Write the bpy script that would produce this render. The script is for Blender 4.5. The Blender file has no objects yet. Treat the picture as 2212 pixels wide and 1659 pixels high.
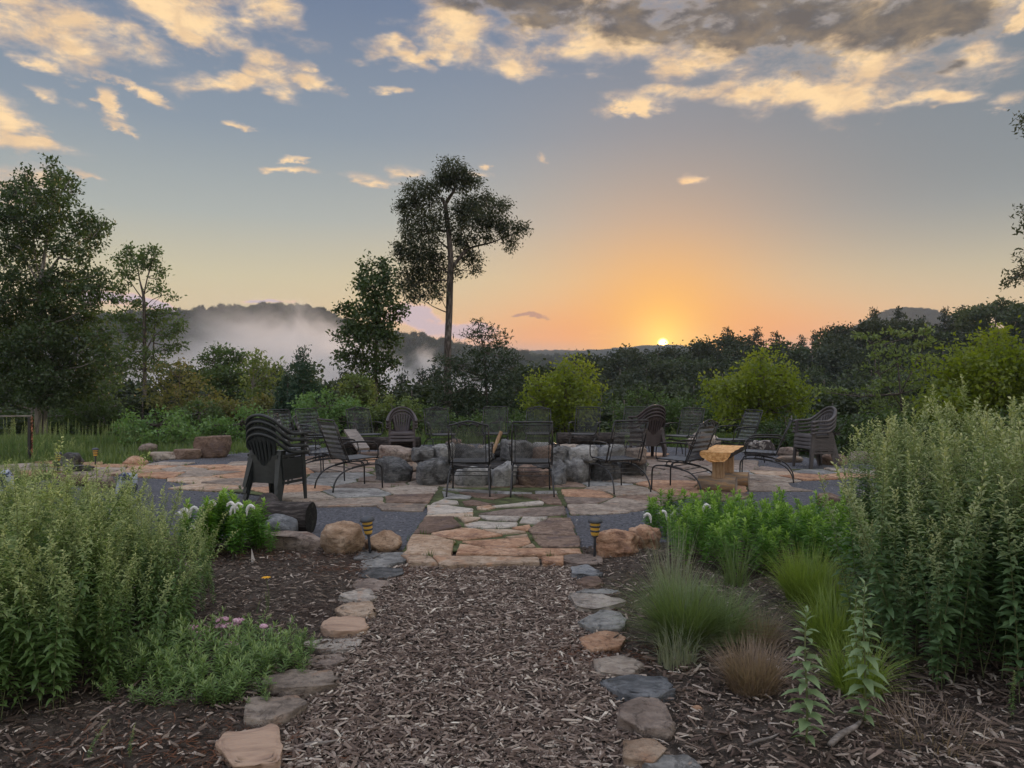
import bpy, math, random
import numpy as np
from mathutils import Vector, Matrix, noise as mnoise

S = bpy.context.scene
COL = S.collection
F = 1640.0            # focal length of the photograph, for a frame 2212 wide
CX, CY, EYE = 1106.0, 832.0, 1.5
PI = math.pi

# ---------------------------------------------------------------- camera
cam_data = bpy.data.cameras.new('camera')
cam_data.sensor_width = 36.0
cam_data.lens = 36.0 * F / 2212.0
cam_data.shift_y = 0.0011
cam_data.clip_start = 0.05
cam_data.clip_end = 30000
cam = bpy.data.objects.new('camera', cam_data)
COL.objects.link(cam)
cam.location = (0, 0, EYE)
cam.rotation_euler = (math.radians(90), 0, 0)
S.camera = cam

S.view_settings.view_transform = 'Standard'
S.view_settings.look = 'None'
S.view_settings.exposure = 0.25
S.view_settings.gamma = 1.0
S.view_settings.use_curve_mapping = False
S.render.engine = 'CYCLES'
S.cycles.use_denoising = True
S.cycles.max_bounces = 6
S.cycles.diffuse_bounces = 3
S.cycles.glossy_bounces = 2
S.cycles.transmission_bounces = 3
S.cycles.transparent_max_bounces = 8
S.cycles.volume_bounces = 1
S.cycles.volume_step_rate = 1.0
S.cycles.caustics_reflective = False
S.cycles.caustics_refractive = False

SUN_AZ = math.atan((1432 - CX) / F)
SUN_EL = math.radians(3.08)


class Ex:
    """tiny expression builder over shader math nodes"""
    def __init__(s, nt):
        s.nt = nt

    def m(s, op, *a, clamp=False):
        n = s.nt.nodes.new('ShaderNodeMath')
        n.operation = op
        n.use_clamp = clamp
        for i, v in enumerate(a):
            if isinstance(v, (int, float)):
                n.inputs[i].default_value = v
            else:
                s.nt.links.new(v, n.inputs[i])
        return n.outputs[0]

    def mix(s, f, a, b, mode='MIX'):
        n = s.nt.nodes.new('ShaderNodeMix')
        n.data_type = 'RGBA'
        n.blend_type = mode
        for i, v in ((0, f), (6, a), (7, b)):
            if isinstance(v, (int, float)):
                n.inputs[i].default_value = v
            elif isinstance(v, tuple):
                n.inputs[i].default_value = (*v[:3], 1)
            else:
                s.nt.links.new(v, n.inputs[i])
        return n.outputs[2]

    def ramp(s, f, stops, interp='LINEAR'):
        n = s.nt.nodes.new('ShaderNodeValToRGB')
        cr = n.color_ramp
        cr.interpolation = interp
        while len(cr.elements) < len(stops):
            cr.elements.new(0.5)
        for e, (p, c) in zip(cr.elements, stops):
            e.position = p
            e.color = (*c[:3], 1) if isinstance(c, tuple) else (c, c, c, 1)
        s.nt.links.new(f, n.inputs[0])
        return n.outputs[0]

    def noise(s, vec, scale, detail=5, rough=0.55, dist=0.0):
        n = s.nt.nodes.new('ShaderNodeTexNoise')
        n.inputs['Scale'].default_value = scale
        n.inputs['Detail'].default_value = detail
        n.inputs['Roughness'].default_value = rough
        n.inputs['Distortion'].default_value = dist
        if vec is not None:
            s.nt.links.new(vec, n.inputs['Vector'])
        return n.outputs[0]

    def smooth(s, v, lo, hi):
        n = s.nt.nodes.new('ShaderNodeMapRange')
        n.interpolation_type = 'SMOOTHSTEP'
        s.nt.links.new(v, n.inputs[0])
        n.inputs[1].default_value = lo
        n.inputs[2].default_value = hi
        return n.outputs[0]

    def mapping(s, vec, scale, loc=(0, 0, 0), rot=(0, 0, 0)):
        n = s.nt.nodes.new('ShaderNodeMapping')
        n.inputs['Scale'].default_value = scale
        n.inputs['Location'].default_value = loc
        n.inputs['Rotation'].default_value = rot
        s.nt.links.new(vec, n.inputs[0])
        return n.outputs[0]


def lin(r, g, b):
    def f(c):
        c = c / 255.0
        return c / 12.92 if c <= 0.04045 else ((c + 0.055) / 1.055) ** 2.4
    return (f(r), f(g), f(b))


def azel(px, py):
    az = math.atan((px - CX) / F)
    el = math.atan((CY - py) / F * math.cos(az))
    return math.degrees(az), math.degrees(el)


# ---------------------------------------------------------------- sky
W = bpy.data.worlds.new('World')
S.world = W
W.use_nodes = True
nt = W.node_tree
nt.nodes.clear()
e = Ex(nt)
out = nt.nodes.new('ShaderNodeOutputWorld')
tc = nt.nodes.new('ShaderNodeTexCoord')
DIR = tc.outputs['Generated']
sep = nt.nodes.new('ShaderNodeSeparateXYZ')
nt.links.new(DIR, sep.inputs[0])
dx, dy, dz = sep.outputs
AZ = e.m('MULTIPLY', e.m('ARCTAN2', dx, dy), 180 / PI)
EL = e.m('MULTIPLY', e.m('ARCSINE', dz), 180 / PI)
# angle from the sun
sd = (math.sin(SUN_AZ) * math.cos(SUN_EL), math.cos(SUN_AZ) * math.cos(SUN_EL), math.sin(SUN_EL))
dot = e.m('ADD', e.m('ADD', e.m('MULTIPLY', dx, sd[0]), e.m('MULTIPLY', dy, sd[1])), e.m('MULTIPLY', dz, sd[2]))
ANG = e.m('MULTIPLY', e.m('ARCCOSINE', e.m('MINIMUM', dot, 0.999999999)), 180 / PI)

el01 = e.m('DIVIDE', e.m('MAXIMUM', EL, 0.0), 60.0, clamp=True)
base = e.ramp(el01, [
    (0.000, lin(160, 148, 160)), (0.045, lin(186, 168, 156)), (0.075, lin(212, 188, 146)),
    (0.13, lin(198, 188, 156)), (0.20, lin(164, 170, 166)), (0.30, lin(130, 144, 158)),
    (0.45, lin(100, 118, 146)), (0.75, lin(98, 118, 146)), (1.0, lin(96, 116, 144))])
# wide warm fan on the sun's side, stronger near the horizon
dazs = e.m('SUBTRACT', AZ, math.degrees(SUN_AZ))
fan = e.m('MULTIPLY',
          e.m('EXPONENT', e.m('MULTIPLY', e.m('POWER', e.m('DIVIDE', dazs, 21.0), 2.0), -1.0)),
          e.m('EXPONENT', e.m('MULTIPLY', e.m('POWER', e.m('DIVIDE', EL, 8.0), 2.0), -1.0)))
sky = e.mix(e.m('MULTIPLY', fan, 0.70), base, lin(214, 168, 108))
# greyer, darker upper sky on the sun's side
grey = e.m('MULTIPLY', e.smooth(AZ, -8.0, 30.0), e.smooth(EL, 3.0, 15.0))
sky = e.mix(e.m('MULTIPLY', grey, 0.75), sky, lin(112, 122, 130))
# orange low band around the sun
band = e.m('MULTIPLY',
           e.m('EXPONENT', e.m('MULTIPLY', e.m('POWER', e.m('DIVIDE', dazs, 14.0), 2.0), -1.0)),
           e.m('EXPONENT', e.m('MULTIPLY', e.m('POWER', e.m('DIVIDE', e.m('SUBTRACT', EL, 3.3), 2.4), 2.0), -1.0)))
sky = e.mix(e.m('MULTIPLY', band, 1.0), sky, lin(228, 116, 44))
# violet grey haze bank close to the horizon, away from the sun
low = e.m('MULTIPLY', e.m('SUBTRACT', 1.0, e.smooth(EL, 2.5, 3.7)),
          e.smooth(e.m('ABSOLUTE', dazs), 3.0, 6.5))
sky = e.mix(e.m('MULTIPLY', low, 0.75), sky, lin(150, 138, 152))
# physical dusk sky as a thin layer underneath
nish = nt.nodes.new('ShaderNodeTexSky')
nish.sky_type = 'NISHITA'
nish.sun_disc = False
nish.sun_elevation = SUN_EL
nish.sun_rotation = SUN_AZ
nish_s = e.mix(1.0, nish.outputs[0], (0.06, 0.06, 0.06), 'MULTIPLY')
sky = e.mix(0.12, sky, nish_s)

# clouds: a cover field placed in azimuth / elevation, broken up by noise
vec = e.mapping(DIR, (1.0, 1.0, 2.6))
n1 = e.noise(vec, 5.5, 9, 0.60, 0.5)
n2 = e.noise(e.mapping(DIR, (1.0, 1.0, 2.2), (3.1, 1.7, 0.4)), 17.0, 6, 0.6, 0.2)
warp = e.m('MULTIPLY', e.m('SUBTRACT', n2, 0.5), 2.2)
wa = e.noise(e.mapping(DIR, (1.0, 1.0, 2.0), (8.0, 2.0, 1.0)), 7.0, 4, 0.55)
wb = e.noise(e.mapping(DIR, (1.0, 1.0, 2.0), (1.0, 9.0, 4.0)), 8.0, 4, 0.55)
AZW = e.m('ADD', AZ, e.m('MULTIPLY', e.m('SUBTRACT', wa, 0.5), 11.0))
wc = e.noise(e.mapping(DIR, (1.0, 1.0, 2.0), (2.0, 6.0, 7.0)), 26.0, 4, 0.6)
AZS = e.m('ADD', AZ, e.m('MULTIPLY', e.m('SUBTRACT', wc, 0.5), 4.5))
ELS = e.m('ADD', EL, e.m('MULTIPLY', e.m('SUBTRACT', n2, 0.5), 2.0))
ELW = e.m('ADD', EL, e.m('MULTIPLY', e.m('SUBTRACT', wb, 0.5), 5.5))


def blob(px, py, rx, ry, ang=0.0):
    a0, e0 = azel(px, py)
    a1, _ = azel(px + rx, py)
    _, e1 = azel(px, py - ry)
    ra, re = abs(a1 - a0), abs(e1 - e0)
    small = rx < 90
    da = e.m('SUBTRACT', AZS if small else AZW, a0)
    de = e.m('SUBTRACT', ELS if small else ELW, e0)
    if ang:
        c, s_ = math.cos(math.radians(ang)), math.sin(math.radians(ang))
        u = e.m('SUBTRACT', e.m('MULTIPLY', da, c), e.m('MULTIPLY', de, s_))
        v = e.m('ADD', e.m('MULTIPLY', da, s_), e.m('MULTIPLY', de, c))
    else:
        u, v = da, de
    u = e.m('POWER', e.m('DIVIDE', u, ra), 2.0)
    v = e.m('POWER', e.m('DIVIDE', v, re), 2.0)
    return e.m('SUBTRACT', 1.0, e.m('ADD', u, v))


def field(lst):
    f = None
    for b in lst:
        q = blob(*b)
        f = q if f is None else e.m('MAXIMUM', f, q)
    return f


soft = field([
    (60, 30, 190, 85, 8), (210, 70, 150, 75, 15), (400, 30, 210, 60, 8), (560, 45, 150, 60, 12), (390, 75, 70, 28, 10),
    (590, 140, 110, 40, 25), (500, 190, 140, 24, -6), (670, 175, 70, 22, 15), (620, 150, 50, 26, -30),
    (270, 185, 80, 12, 12), (85, 140, 75, 22, 10), (105, 213, 62, 18, 12), (20, 245, 75, 38, 18),
    (60, 318, 170, 26, 7), (20, 385, 120, 40, 12), (150, 368, 80, 7, 5), (235, 225, 40, 30, 40), (260, 275, 40, 14, 20),
    (845, 190, 44, 11, 0), (520, 270, 40, 9, 6), (840, 115, 110, 22, 12), (900, 120, 55, 16, -15),
    (640, 369, 70, 9, 3), (635, 343, 30, 8, 0), (812, 388, 66, 14, 6), (895, 370, 82, 18, 6),
    (1030, 378, 45, 10, 4), (1165, 343, 24, 13, 25), (1048, 358, 18, 7), (1487, 386, 31, 12, 6),
])
big = field([
    (1000, 40, 120, 60, 12), (1090, 100, 210, 46, 8), (1290, 45, 290, 105, 8), (1250, 125, 150, 32, 3), (1500, 105, 230, 80, 10),
    (1740, 40, 460, 140, 0), (1400, 222, 80, 22, 10), (1500, 205, 170, 30, -10), (1680, 190, 190, 50, 4), (1850, 170, 270, 70, 0),
    (2010, 215, 130, 16, 10), (2110, 135, 170, 62, 6), (2190, 216, 60, 16, -5), (2200, 40, 60, 24, -30),
])
# outside the photographed part of the sky the same broken cover goes on
up = e.smooth(EL, 27.5, 34.0)
side = e.smooth(e.m('ABSOLUTE', AZ), 38.0, 50.0)
els = e.smooth(EL, 6.0, 14.0)
free = e.m('SUBTRACT', e.m('MULTIPLY', e.m('MAXIMUM', up, e.m('MULTIPLY', side, els)), 1.35), 1.2)
cover = e.m('MAXIMUM', e.m('MAXIMUM', soft, big), free)
cover = e.m('MAXIMUM', cover, e.m('MULTIPLY', e.m('ADD', big, 0.35), 0.9))
cover = e.m('MAXIMUM', cover, -1.2)
dens = e.m('ADD', e.m('MULTIPLY', cover, 0.50), e.m('ADD', e.m('MULTIPLY', e.m('SUBTRACT', n1, 0.5), 2.0), warp))
alpha = e.smooth(dens, -0.15, 0.68)
thick = e.smooth(dens, 0.1, 0.8)
greyf = field([(1180, 18, 230, 38, 4), (1460, 25, 260, 60, 0), (1690, 40, 300, 88, 4), (1990, 40, 270, 60, 0), (1745, 140, 80, 36, 10),
               (2010, 140, 90, 26, -5)])
greyf = e.m('MAXIMUM', greyf, -1.5)
n3 = e.noise(e.mapping(DIR, (1.0, 1.0, 1.8), (0.7, 5.0, 2.0)), 9.0, 8, 0.62, 0.3)
gm = e.smooth(e.m('ADD', e.m('MULTIPLY', greyf, 0.85), e.m('MULTIPLY', e.m('SUBTRACT', n3, 0.5), 3.4)), -0.25, 0.60)
gm = e.m('MULTIPLY', gm, e.smooth(dens, 0.1, 0.5))
peach = e.mix(thick, lin(186, 172, 162), lin(248, 212, 160))
n4 = e.noise(e.mapping(DIR, (1.0, 1.0, 2.0), (2.7, 1.0, 2.0)), 22.0, 6, 0.6, 0.3)
peach = e.mix(e.smooth(n4, 0.35, 0.62), e.mix(0.45, peach, lin(190, 158, 130)), peach)
brown = e.mix(e.smooth(n4, 0.36, 0.70), lin(92, 86, 82), lin(134, 118, 98))
ccol = e.mix(gm, peach, brown)
sky = e.mix(e.m('MULTIPLY', alpha, 0.93), sky, ccol)
# low lavender banks with a pink rim
lowf = field([(330, 662, 130, 18, 5), (950, 700, 150, 24, 8), (900, 680, 60, 30, 20), (215, 645, 80, 16, 0), (560, 652, 60, 6, 0)])
ld = e.m('ADD', lowf, e.m('MULTIPLY', e.m('SUBTRACT', n2, 0.5), 1.6))
la = e.smooth(ld, -0.1, 0.5)
lc = e.mix(e.smooth(ld, 0.0, 0.75), lin(240, 186, 160), lin(184, 168, 186))
sky = e.mix(e.m('MULTIPLY', la, 0.8), sky, lc)
df = field([(1145, 682, 42, 7, 2)])
dd = e.m('ADD', df, e.m('MULTIPLY', e.m('SUBTRACT', n2, 0.5), 1.2))
sky = e.mix(e.m('MULTIPLY', e.smooth(dd, -0.1, 0.6), 0.8), sky, lin(140, 106, 116))
df = field([(1300, 731, 45, 3, 0), (1310, 716, 24, 2.5, 3), (1345, 742, 34, 3, 4), (1290, 719, 10, 3, 0)])
dd = e.m('ADD', df, e.m('MULTIPLY', e.m('SUBTRACT', n2, 0.5), 1.4))
sky = e.mix(e.m('MULTIPLY', e.smooth(dd, -0.1, 0.6), 0.7), sky, lin(255, 170, 88))
# glow round the sun and the disc itself
g1 = e.m('EXPONENT', e.m('MULTIPLY', e.m('POWER', e.m('DIVIDE', ANG, 4.2), 1.5), -1.0))
g2 = e.m('EXPONENT', e.m('MULTIPLY', e.m('POWER', e.m('DIVIDE', ANG, 1.7), 1.3), -1.0))
g3 = e.m('EXPONENT', e.m('MULTIPLY', e.m('POWER', e.m('DIVIDE', ANG, 8.0), 1.4), -1.0))
sky = e.mix(e.m('MULTIPLY', g3, 0.85), sky, (0.84, 0.32, 0.045))
sky = e.mix(e.m('MULTIPLY', g1, 0.92), sky, (0.95, 0.46, 0.05))
sky = e.mix(e.m('MULTIPLY', g2, 1.0), sky, (1.5, 0.86, 0.08))
disc = e.m('SUBTRACT', 1.0, e.smooth(ANG, 0.20, 0.46))
sky = e.mix(disc, sky, (8.0, 4.6, 1.3))
# below the horizon: dark land seen far away
sky = e.mix(e.m('SUBTRACT', 1.0, e.smooth(EL, -1.5, 0.0)), sky, lin(60, 64, 62))
bg = nt.nodes.new('ShaderNodeBackground')
bg.inputs['Strength'].default_value = 1.0
# extra gain added to the unseen sky overhead and behind, to brighten the ground
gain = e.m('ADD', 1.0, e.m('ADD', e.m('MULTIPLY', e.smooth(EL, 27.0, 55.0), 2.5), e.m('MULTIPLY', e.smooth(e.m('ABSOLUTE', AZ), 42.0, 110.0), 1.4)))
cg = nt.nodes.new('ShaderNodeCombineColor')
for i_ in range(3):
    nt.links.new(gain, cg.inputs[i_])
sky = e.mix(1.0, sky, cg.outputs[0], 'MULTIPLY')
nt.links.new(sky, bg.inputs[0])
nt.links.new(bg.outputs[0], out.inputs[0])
W.cycles.sampling_method = 'MANUAL'
W.cycles.sample_map_resolution = 512

# ---------------------------------------------------------------- sun
sun_d = bpy.data.lights.new('sun', 'SUN')
sun_d.energy = 3.5
sun_d.color = (1.0, 0.62, 0.32)
sun_d.angle = math.radians(0.6)
sun = bpy.data.objects.new('sun', sun_d)
COL.objects.link(sun)
sun.rotation_euler = Vector(sd).to_track_quat('Z', 'Y').to_euler()
# ---------------------------------------------------------------- helpers
def G(px, py, z=0.0):
    """point of the ground seen at photograph pixel (px, py)"""
    d = F * (EYE - z) / (py - CY)
    return Vector(((px - CX) * d / F, d, z))


def P(px, py, d):
    return Vector(((px - CX) * d / F, d, EYE - (py - CY) * d / F))


def mat_new(name):
    m = bpy.data.materials.new(name)
    m.use_nodes = True
    t = m.node_tree
    b = t.nodes['Principled BSDF']
    return m, t, Ex(t), b


def coords(t, kind='Object'):
    n = t.nodes.new('ShaderNodeTexCoord')
    return n.outputs[kind]


def bump(t, b, h, strength=0.5, dist=0.02):
    n = t.nodes.new('ShaderNodeBump')
    n.inputs['Strength'].default_value = strength
    n.inputs['Distance'].default_value = dist
    t.links.new(h, n.inputs['Height'])
    t.links.new(n.outputs[0], b.inputs['Normal'])


def mat_noise(name, stops, scale=6, detail=6, rough=0.85, bstr=0.5, bdist=0.02, stretch=(1, 1, 1), spec=0.3, second=None, island=0.0, objrand=0.0, metal=0.0, bscale=None):
    """colour from layered noise, relief from finer noise"""
    m, t, x, b = mat_new(name)
    co = x.mapping(coords(t), stretch)
    n = x.noise(co, scale, detail, 0.6)
    v = x.smooth(n, 0.3, 0.7)
    if objrand:
        oi = t.nodes.new('ShaderNodeObjectInfo')
        v = x.m('ADD', v, x.m('MULTIPLY', x.m('SUBTRACT', oi.outputs['Random'], 0.5), objrand), clamp=True)
    if island:
        g = t.nodes.new('ShaderNodeNewGeometry')
        v = x.m('ADD', x.m('MULTIPLY', v, 1 - island), x.m('MULTIPLY', g.outputs['Random Per Island'], island), clamp=True)
    c = x.ramp(v, stops)
    if second:
        sc, lo, hi, colr = second
        n2_ = x.noise(x.mapping(coords(t), (1, 1, 1), (5.2, 1.3, 8.8)), sc, 5, 0.6)
        c = x.mix(x.smooth(n2_, lo, hi), c, colr)
    t.links.new(c, b.inputs['Base Color'])
    b.inputs['Roughness'].default_value = rough
    b.inputs['Specular IOR Level'].default_value = spec
    b.inputs['Metallic'].default_value = metal
    if bstr:
        f = x.noise(co, bscale or scale * 6, 8, 0.65)
        bump(t, b, f, bstr, bdist)
    return m


def mat_leaf(name, dark, light, tip=None, transl=0.45, rough=0.6, hue_shift=None):
    """leaf: colour varies leaf by leaf; light passes through"""
    m, t, x, b = mat_new(name)
    g = t.nodes.new('ShaderNodeNewGeometry')
    co = coords(t)
    n = x.smooth(x.noise(co, 1.3, 3, 0.5), 0.3, 0.7)
    v = x.m('ADD', x.m('MULTIPLY', g.outputs['Random Per Island'], 0.6), x.m('MULTIPLY', n, 0.4))
    c = x.mix(v, dark, light)
    if hue_shift:
        c = x.mix(x.smooth(g.outputs['Random Per Island'], 0.8, 1.0), c, hue_shift)
    if tip:
        a = t.nodes.new('ShaderNodeAttribute')
        a.attribute_name = 'tip'
        c = x.mix(a.outputs['Fac'], c, tip)
    dn = t.nodes.new('ShaderNodeBsdfDiffuse')
    tn = t.nodes.new('ShaderNodeBsdfTranslucent')
    gl = t.nodes.new('ShaderNodeBsdfGlossy')
    gl.inputs['Roughness'].default_value = 0.45
    gl.inputs['Color'].default_value = (0.6, 0.6, 0.6, 1)
    t.links.new(c, dn.inputs[0])
    c2 = x.mix(0.5, c, (light[0] * 1.5, light[1] * 1.6, light[2] * 0.6))
    t.links.new(c2, tn.inputs[0])
    ms = t.nodes.new('ShaderNodeMixShader')
    ms.inputs[0].default_value = transl
    t.links.new(dn.outputs[0], ms.inputs[1])
    t.links.new(tn.outputs[0], ms.inputs[2])
    m2 = t.nodes.new('ShaderNodeMixShader')
    m2.inputs[0].default_value = 0.05
    t.links.new(ms.outputs[0], m2.inputs[1])
    t.links.new(gl.outputs[0], m2.inputs[2])
    o = [n_ for n_ in t.nodes if n_.type == 'OUTPUT_MATERIAL'][0]
    t.links.new(m2.outputs[0], o.inputs[0])
    return m


def mesh_np(name, V, faces_by_n, mats, tips=None, smooth=False, midx=None):
    """mesh from numpy: V (N,3); faces_by_n = list of (M,k) index arrays"""
    me = bpy.data.meshes.new(name)
    V = np.ascontiguousarray(V, dtype=np.float32)
    loops, starts, tot, off = [], [], 0, 0
    for Fc in faces_by_n:
        if len(Fc) == 0:
            continue
        M, k = Fc.shape
        loops.append(Fc.ravel())
        starts.append(np.arange(M) * k + off)
        off += M * k
        tot += M
    L = np.concatenate(loops).astype(np.int32)
    St = np.concatenate(starts).astype(np.int32)
    me.vertices.add(len(V))
    me.vertices.foreach_set('co', V.ravel())
    me.loops.add(len(L))
    me.loops.foreach_set('vertex_index', L)
    me.polygons.add(tot)
    me.polygons.foreach_set('loop_start', St)
    if smooth:
        me.polygons.foreach_set('use_smooth', np.ones(tot, dtype=bool))
    if midx is not None:
        me.polygons.foreach_set('material_index', np.asarray(midx, dtype=np.int32))
    if tips is not None:
        a = me.attributes.new('tip', 'FLOAT', 'POINT')
        a.data.foreach_set('value', np.asarray(tips, dtype=np.float32))
    me.update(calc_edges=True)
    for m in (mats if isinstance(mats, (list, tuple)) else [mats]):
        me.materials.append(m)
    return me


class MB:
    """collects python-side geometry for one mesh"""
    def __init__(s):
        s.v, s.f = [], []

    def add(s, verts, faces):
        o = len(s.v)
        s.v += [tuple(p) for p in verts]
        s.f += [tuple(i + o for i in q) for q in faces]
        return s

    def box(s, c, size, rot=None):
        hx, hy, hz = [q / 2 for q in size]
        vs = [Vector((x, y, z)) for x in (-hx, hx) for y in (-hy, hy) for z in (-hz, hz)]
        if rot is not None:
            vs = [rot @ v for v in vs]
        c = Vector(c)
        return s.add([v + c for v in vs], [(0, 1, 3, 2), (4, 6, 7, 5), (0, 4, 5, 1), (2, 3, 7, 6), (0, 2, 6, 4), (1, 5, 7, 3)])

    def tube(s, pts, r, n=6, smoothn=0, cap=True, flat=None):
        pts = [Vector(p) for p in pts]
        rs = list(r) if isinstance(r, (list, tuple)) else [r] * len(pts)
        if smoothn:
            pts, rs = catmull(pts, rs, smoothn)
        t0 = (pts[1] - pts[0]).normalized()
        up = Vector((0, 0, 1)) if abs(t0.z) < 0.9 else Vector((1, 0, 0))
        a = t0.cross(up).normalized()
        ring0 = len(s.v)
        for i, p in enumerate(pts):
            t = (pts[min(i + 1, len(pts) - 1)] - pts[max(i - 1, 0)]).normalized()
            a = (a - t * a.dot(t)).normalized()
            b = t.cross(a)
            for k in range(n):
                an = 2 * PI * (k + 0.5) / n
                ca, sb = math.cos(an), math.sin(an)
                if flat:
                    ca, sb = ca * flat[0], sb * flat[1]
                s.v.append(tuple(p + (a * ca + b * sb) * rs[i]))
        for i in range(len(pts) - 1):
            for k in range(n):
                k2 = (k + 1) % n
                s.f.append((ring0 + i * n + k, ring0 + i * n + k2, ring0 + (i + 1) * n + k2, ring0 + (i + 1) * n + k))
        if cap:
            s.f.append(tuple(ring0 + k for k in reversed(range(n))))
            s.f.append(tuple(ring0 + (len(pts) - 1) * n + k for k in range(n)))
        return s

    def mesh(s, name, mat, smooth=False):
        me = bpy.data.meshes.new(name)
        me.from_pydata(s.v, [], s.f)
        if smooth:
            me.polygons.foreach_set('use_smooth', [True] * len(me.polygons))
        me.materials.append(mat)
        me.update()
        return me


def catmull(pts, rs, n):
    P_, R_ = [], []
    q = [pts[0] * 2 - pts[1]] + pts + [pts[-1] * 2 - pts[-2]]
    for i in range(1, len(q) - 2):
        for k in range(n):
            t = k / n
            a, b, c, d = q[i - 1], q[i], q[i + 1], q[i + 2]
            P_.append(0.5 * ((2 * b) + (c - a) * t + (2 * a - 5 * b + 4 * c - d) * t * t + (3 * b - a - 3 * c + d) * t ** 3))
            R_.append(rs[i - 1] * (1 - t) + rs[i] * t)
    P_.append(pts[-1])
    R_.append(rs[-1])
    return P_, R_


def tag(o, label=None, cat=None, group=None, kind=None):
    if label:
        o['label'] = label
    if cat:
        o['category'] = cat
    if group:
        o['group'] = group
    if kind:
        o['kind'] = kind
    return o


def link(name, me, parent=None, loc=None, rot=None, scale=None):
    o = bpy.data.objects.new(name, me)
    COL.objects.link(o)
    if parent is not None:
        o.parent = parent
    if loc is not None:
        o.location = loc
    if rot is not None:
        o.rotation_euler = rot
    if scale is not None:
        o.scale = scale
    return o


def thing(name, loc, rz=0.0, label=None, cat=None, group=None):
    o = bpy.data.objects.new(name, None)
    o.empty_display_size = 0.1
    COL.objects.link(o)
    o.location = loc
    o.rotation_euler = (0, 0, rz)
    return tag(o, label, cat, group)


def copy_tree(o, parent=None):
    c = o.copy()
    COL.objects.link(c)
    c.parent = parent
    for ch in list(o.children):
        copy_tree(ch, c)
    return c


def clear_tags(o):
    for k in ('label', 'group'):
        if k in o:
            del o[k]


# ---- rocks
def ico(sub):
    import bmesh
    bm = bmesh.new()
    bmesh.ops.create_icosphere(bm, subdivisions=sub, radius=1.0)
    V = np.array([v.co[:] for v in bm.verts])
    Fc = np.array([[v.index for v in f.verts] for f in bm.faces])
    bm.free()
    return V, Fc


ICO = {k: ico(k) for k in (2, 3, 4)}


def rock_mesh(name, size, seed, mat, sub=3, cuts=9, cut=(0.62, 0.92), rough=0.05, flat_top=None, blocky=0.0):
    """stone: sphere cut by random planes, then roughened; size = full x, y, z; sits with its bottom at z=0"""
    rg = np.random.RandomState(seed)
    V, Fc = ICO[sub]
    V = V.copy()
    if blocky:
        m = np.abs(V).max(axis=1, keepdims=True)
        V = V * (1 - blocky) + (V / m) * blocky * 0.85
    for i in range(cuts):
        n = rg.normal(size=3)
        n[2] *= 0.7
        n /= np.linalg.norm(n)
        h = rg.uniform(*cut)
        d = V @ n
        over = d > h
        V[over] -= np.outer((d[over] - h) * 0.95, n)
    if flat_top:
        over = V[:, 2] > flat_top
        V[over, 2] = flat_top + (V[over, 2] - flat_top) * 0.08
    o = rg.uniform(0, 100, 3)
    for i in range(len(V)):
        p = Vector(V[i] * 1.6 + o)
        a = mnoise.fractal(p, 1.0, 2.0, 4) * rough * 2.2 + mnoise.noise(p * 5.0) * 0.018
        V[i] *= 1 + a
    mn, mx = V.min(axis=0), V.max(axis=0)
    V = (V - (mn + mx) / 2) / (mx - mn)
    V[:, 2] += 0.5
    V *= np.array(size)
    return mesh_np(name, V, [Fc], mat, smooth=False)


def slab_rock(name, size, seed, mat, rough=0.03, p=0.28, nv=7, top_tilt=0.06, sub=4):
    """broken slab: an uneven polygon seen from above, flat topped, with chipped layered sides"""
    rg = np.random.RandomState(seed)
    V, Fc = ICO[sub]
    V = V.copy()
    an = np.sort((np.arange(nv) + rg.uniform(-0.33, 0.33, nv)) * 2 * PI / nv)
    rad = rg.uniform(0.78, 1.08, nv)
    ax_, ay_ = np.cos(an) * rad, np.sin(an) * rad
    a = np.arctan2(V[:, 1], V[:, 0]) % (2 * PI)
    R = np.zeros(len(V))
    for i in range(nv):
        a0, a1 = an[i], an[(i + 1) % nv] + (2 * PI if i == nv - 1 else 0)
        for sh in (0, 2 * PI):
            m = (a + sh >= a0) & (a + sh < a1)
            if m.any():
                x0, y0, x1, y1 = ax_[i], ay_[i], ax_[(i + 1) % nv], ay_[(i + 1) % nv]
                c, s_ = np.cos(a[m]), np.sin(a[m])
                R[m] = (x0 * y1 - x1 * y0) / (c * (y1 - y0) - s_ * (x1 - x0))
    R = np.clip(np.abs(R), 0.5, 1.15)
    cz = np.clip(V[:, 2], -1, 1)
    ch = np.sqrt(1 - cz ** 2)
    rr_ = R * ch ** p
    z = np.sign(cz) * np.abs(cz) ** p
    W_ = np.stack([np.cos(a) * rr_, np.sin(a) * rr_, z], 1)
    t1, t2 = rg.normal(0, top_tilt, 2) * 3
    o = rg.uniform(0, 100, 3)
    lay = rg.uniform(2, 4)
    for i in range(len(W_)):
        x, y, z_ = W_[i]
        q = mnoise.fractal(Vector((x * 1.4, y * 1.4, z_ * 0.5)) + Vector(o), 1.0, 2.0, 4)
        st = mnoise.noise(Vector((x * 0.7, y * 0.7, z_ * lay)) + Vector(o))
        k = 1 + q * rough * 3 + st * 0.10 * (1 - abs(z_) * 0.4)
        q = q + 0.5 * mnoise.noise(Vector((x * 5, y * 5, z_ * 2)) + Vector(o))
        step = 0.16 if mnoise.noise(Vector((x * 1.1, y * 1.1, 3.0)) + Vector(o)) > 0.12 and z_ > 0 else 0.0
        W_[i] = (x * k, y * k, z_ * (1 + q * 0.30) + (t1 * x + t2 * y) * (z_ > 0) - step)
    mn, mx = W_.min(axis=0), W_.max(axis=0)
    W_ = (W_ - (mn + mx) / 2) / (mx - mn)
    W_[:, 2] += 0.5
    W_ *= np.array(size)
    return mesh_np(name, W_, [Fc], mat, smooth=False)


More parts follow.
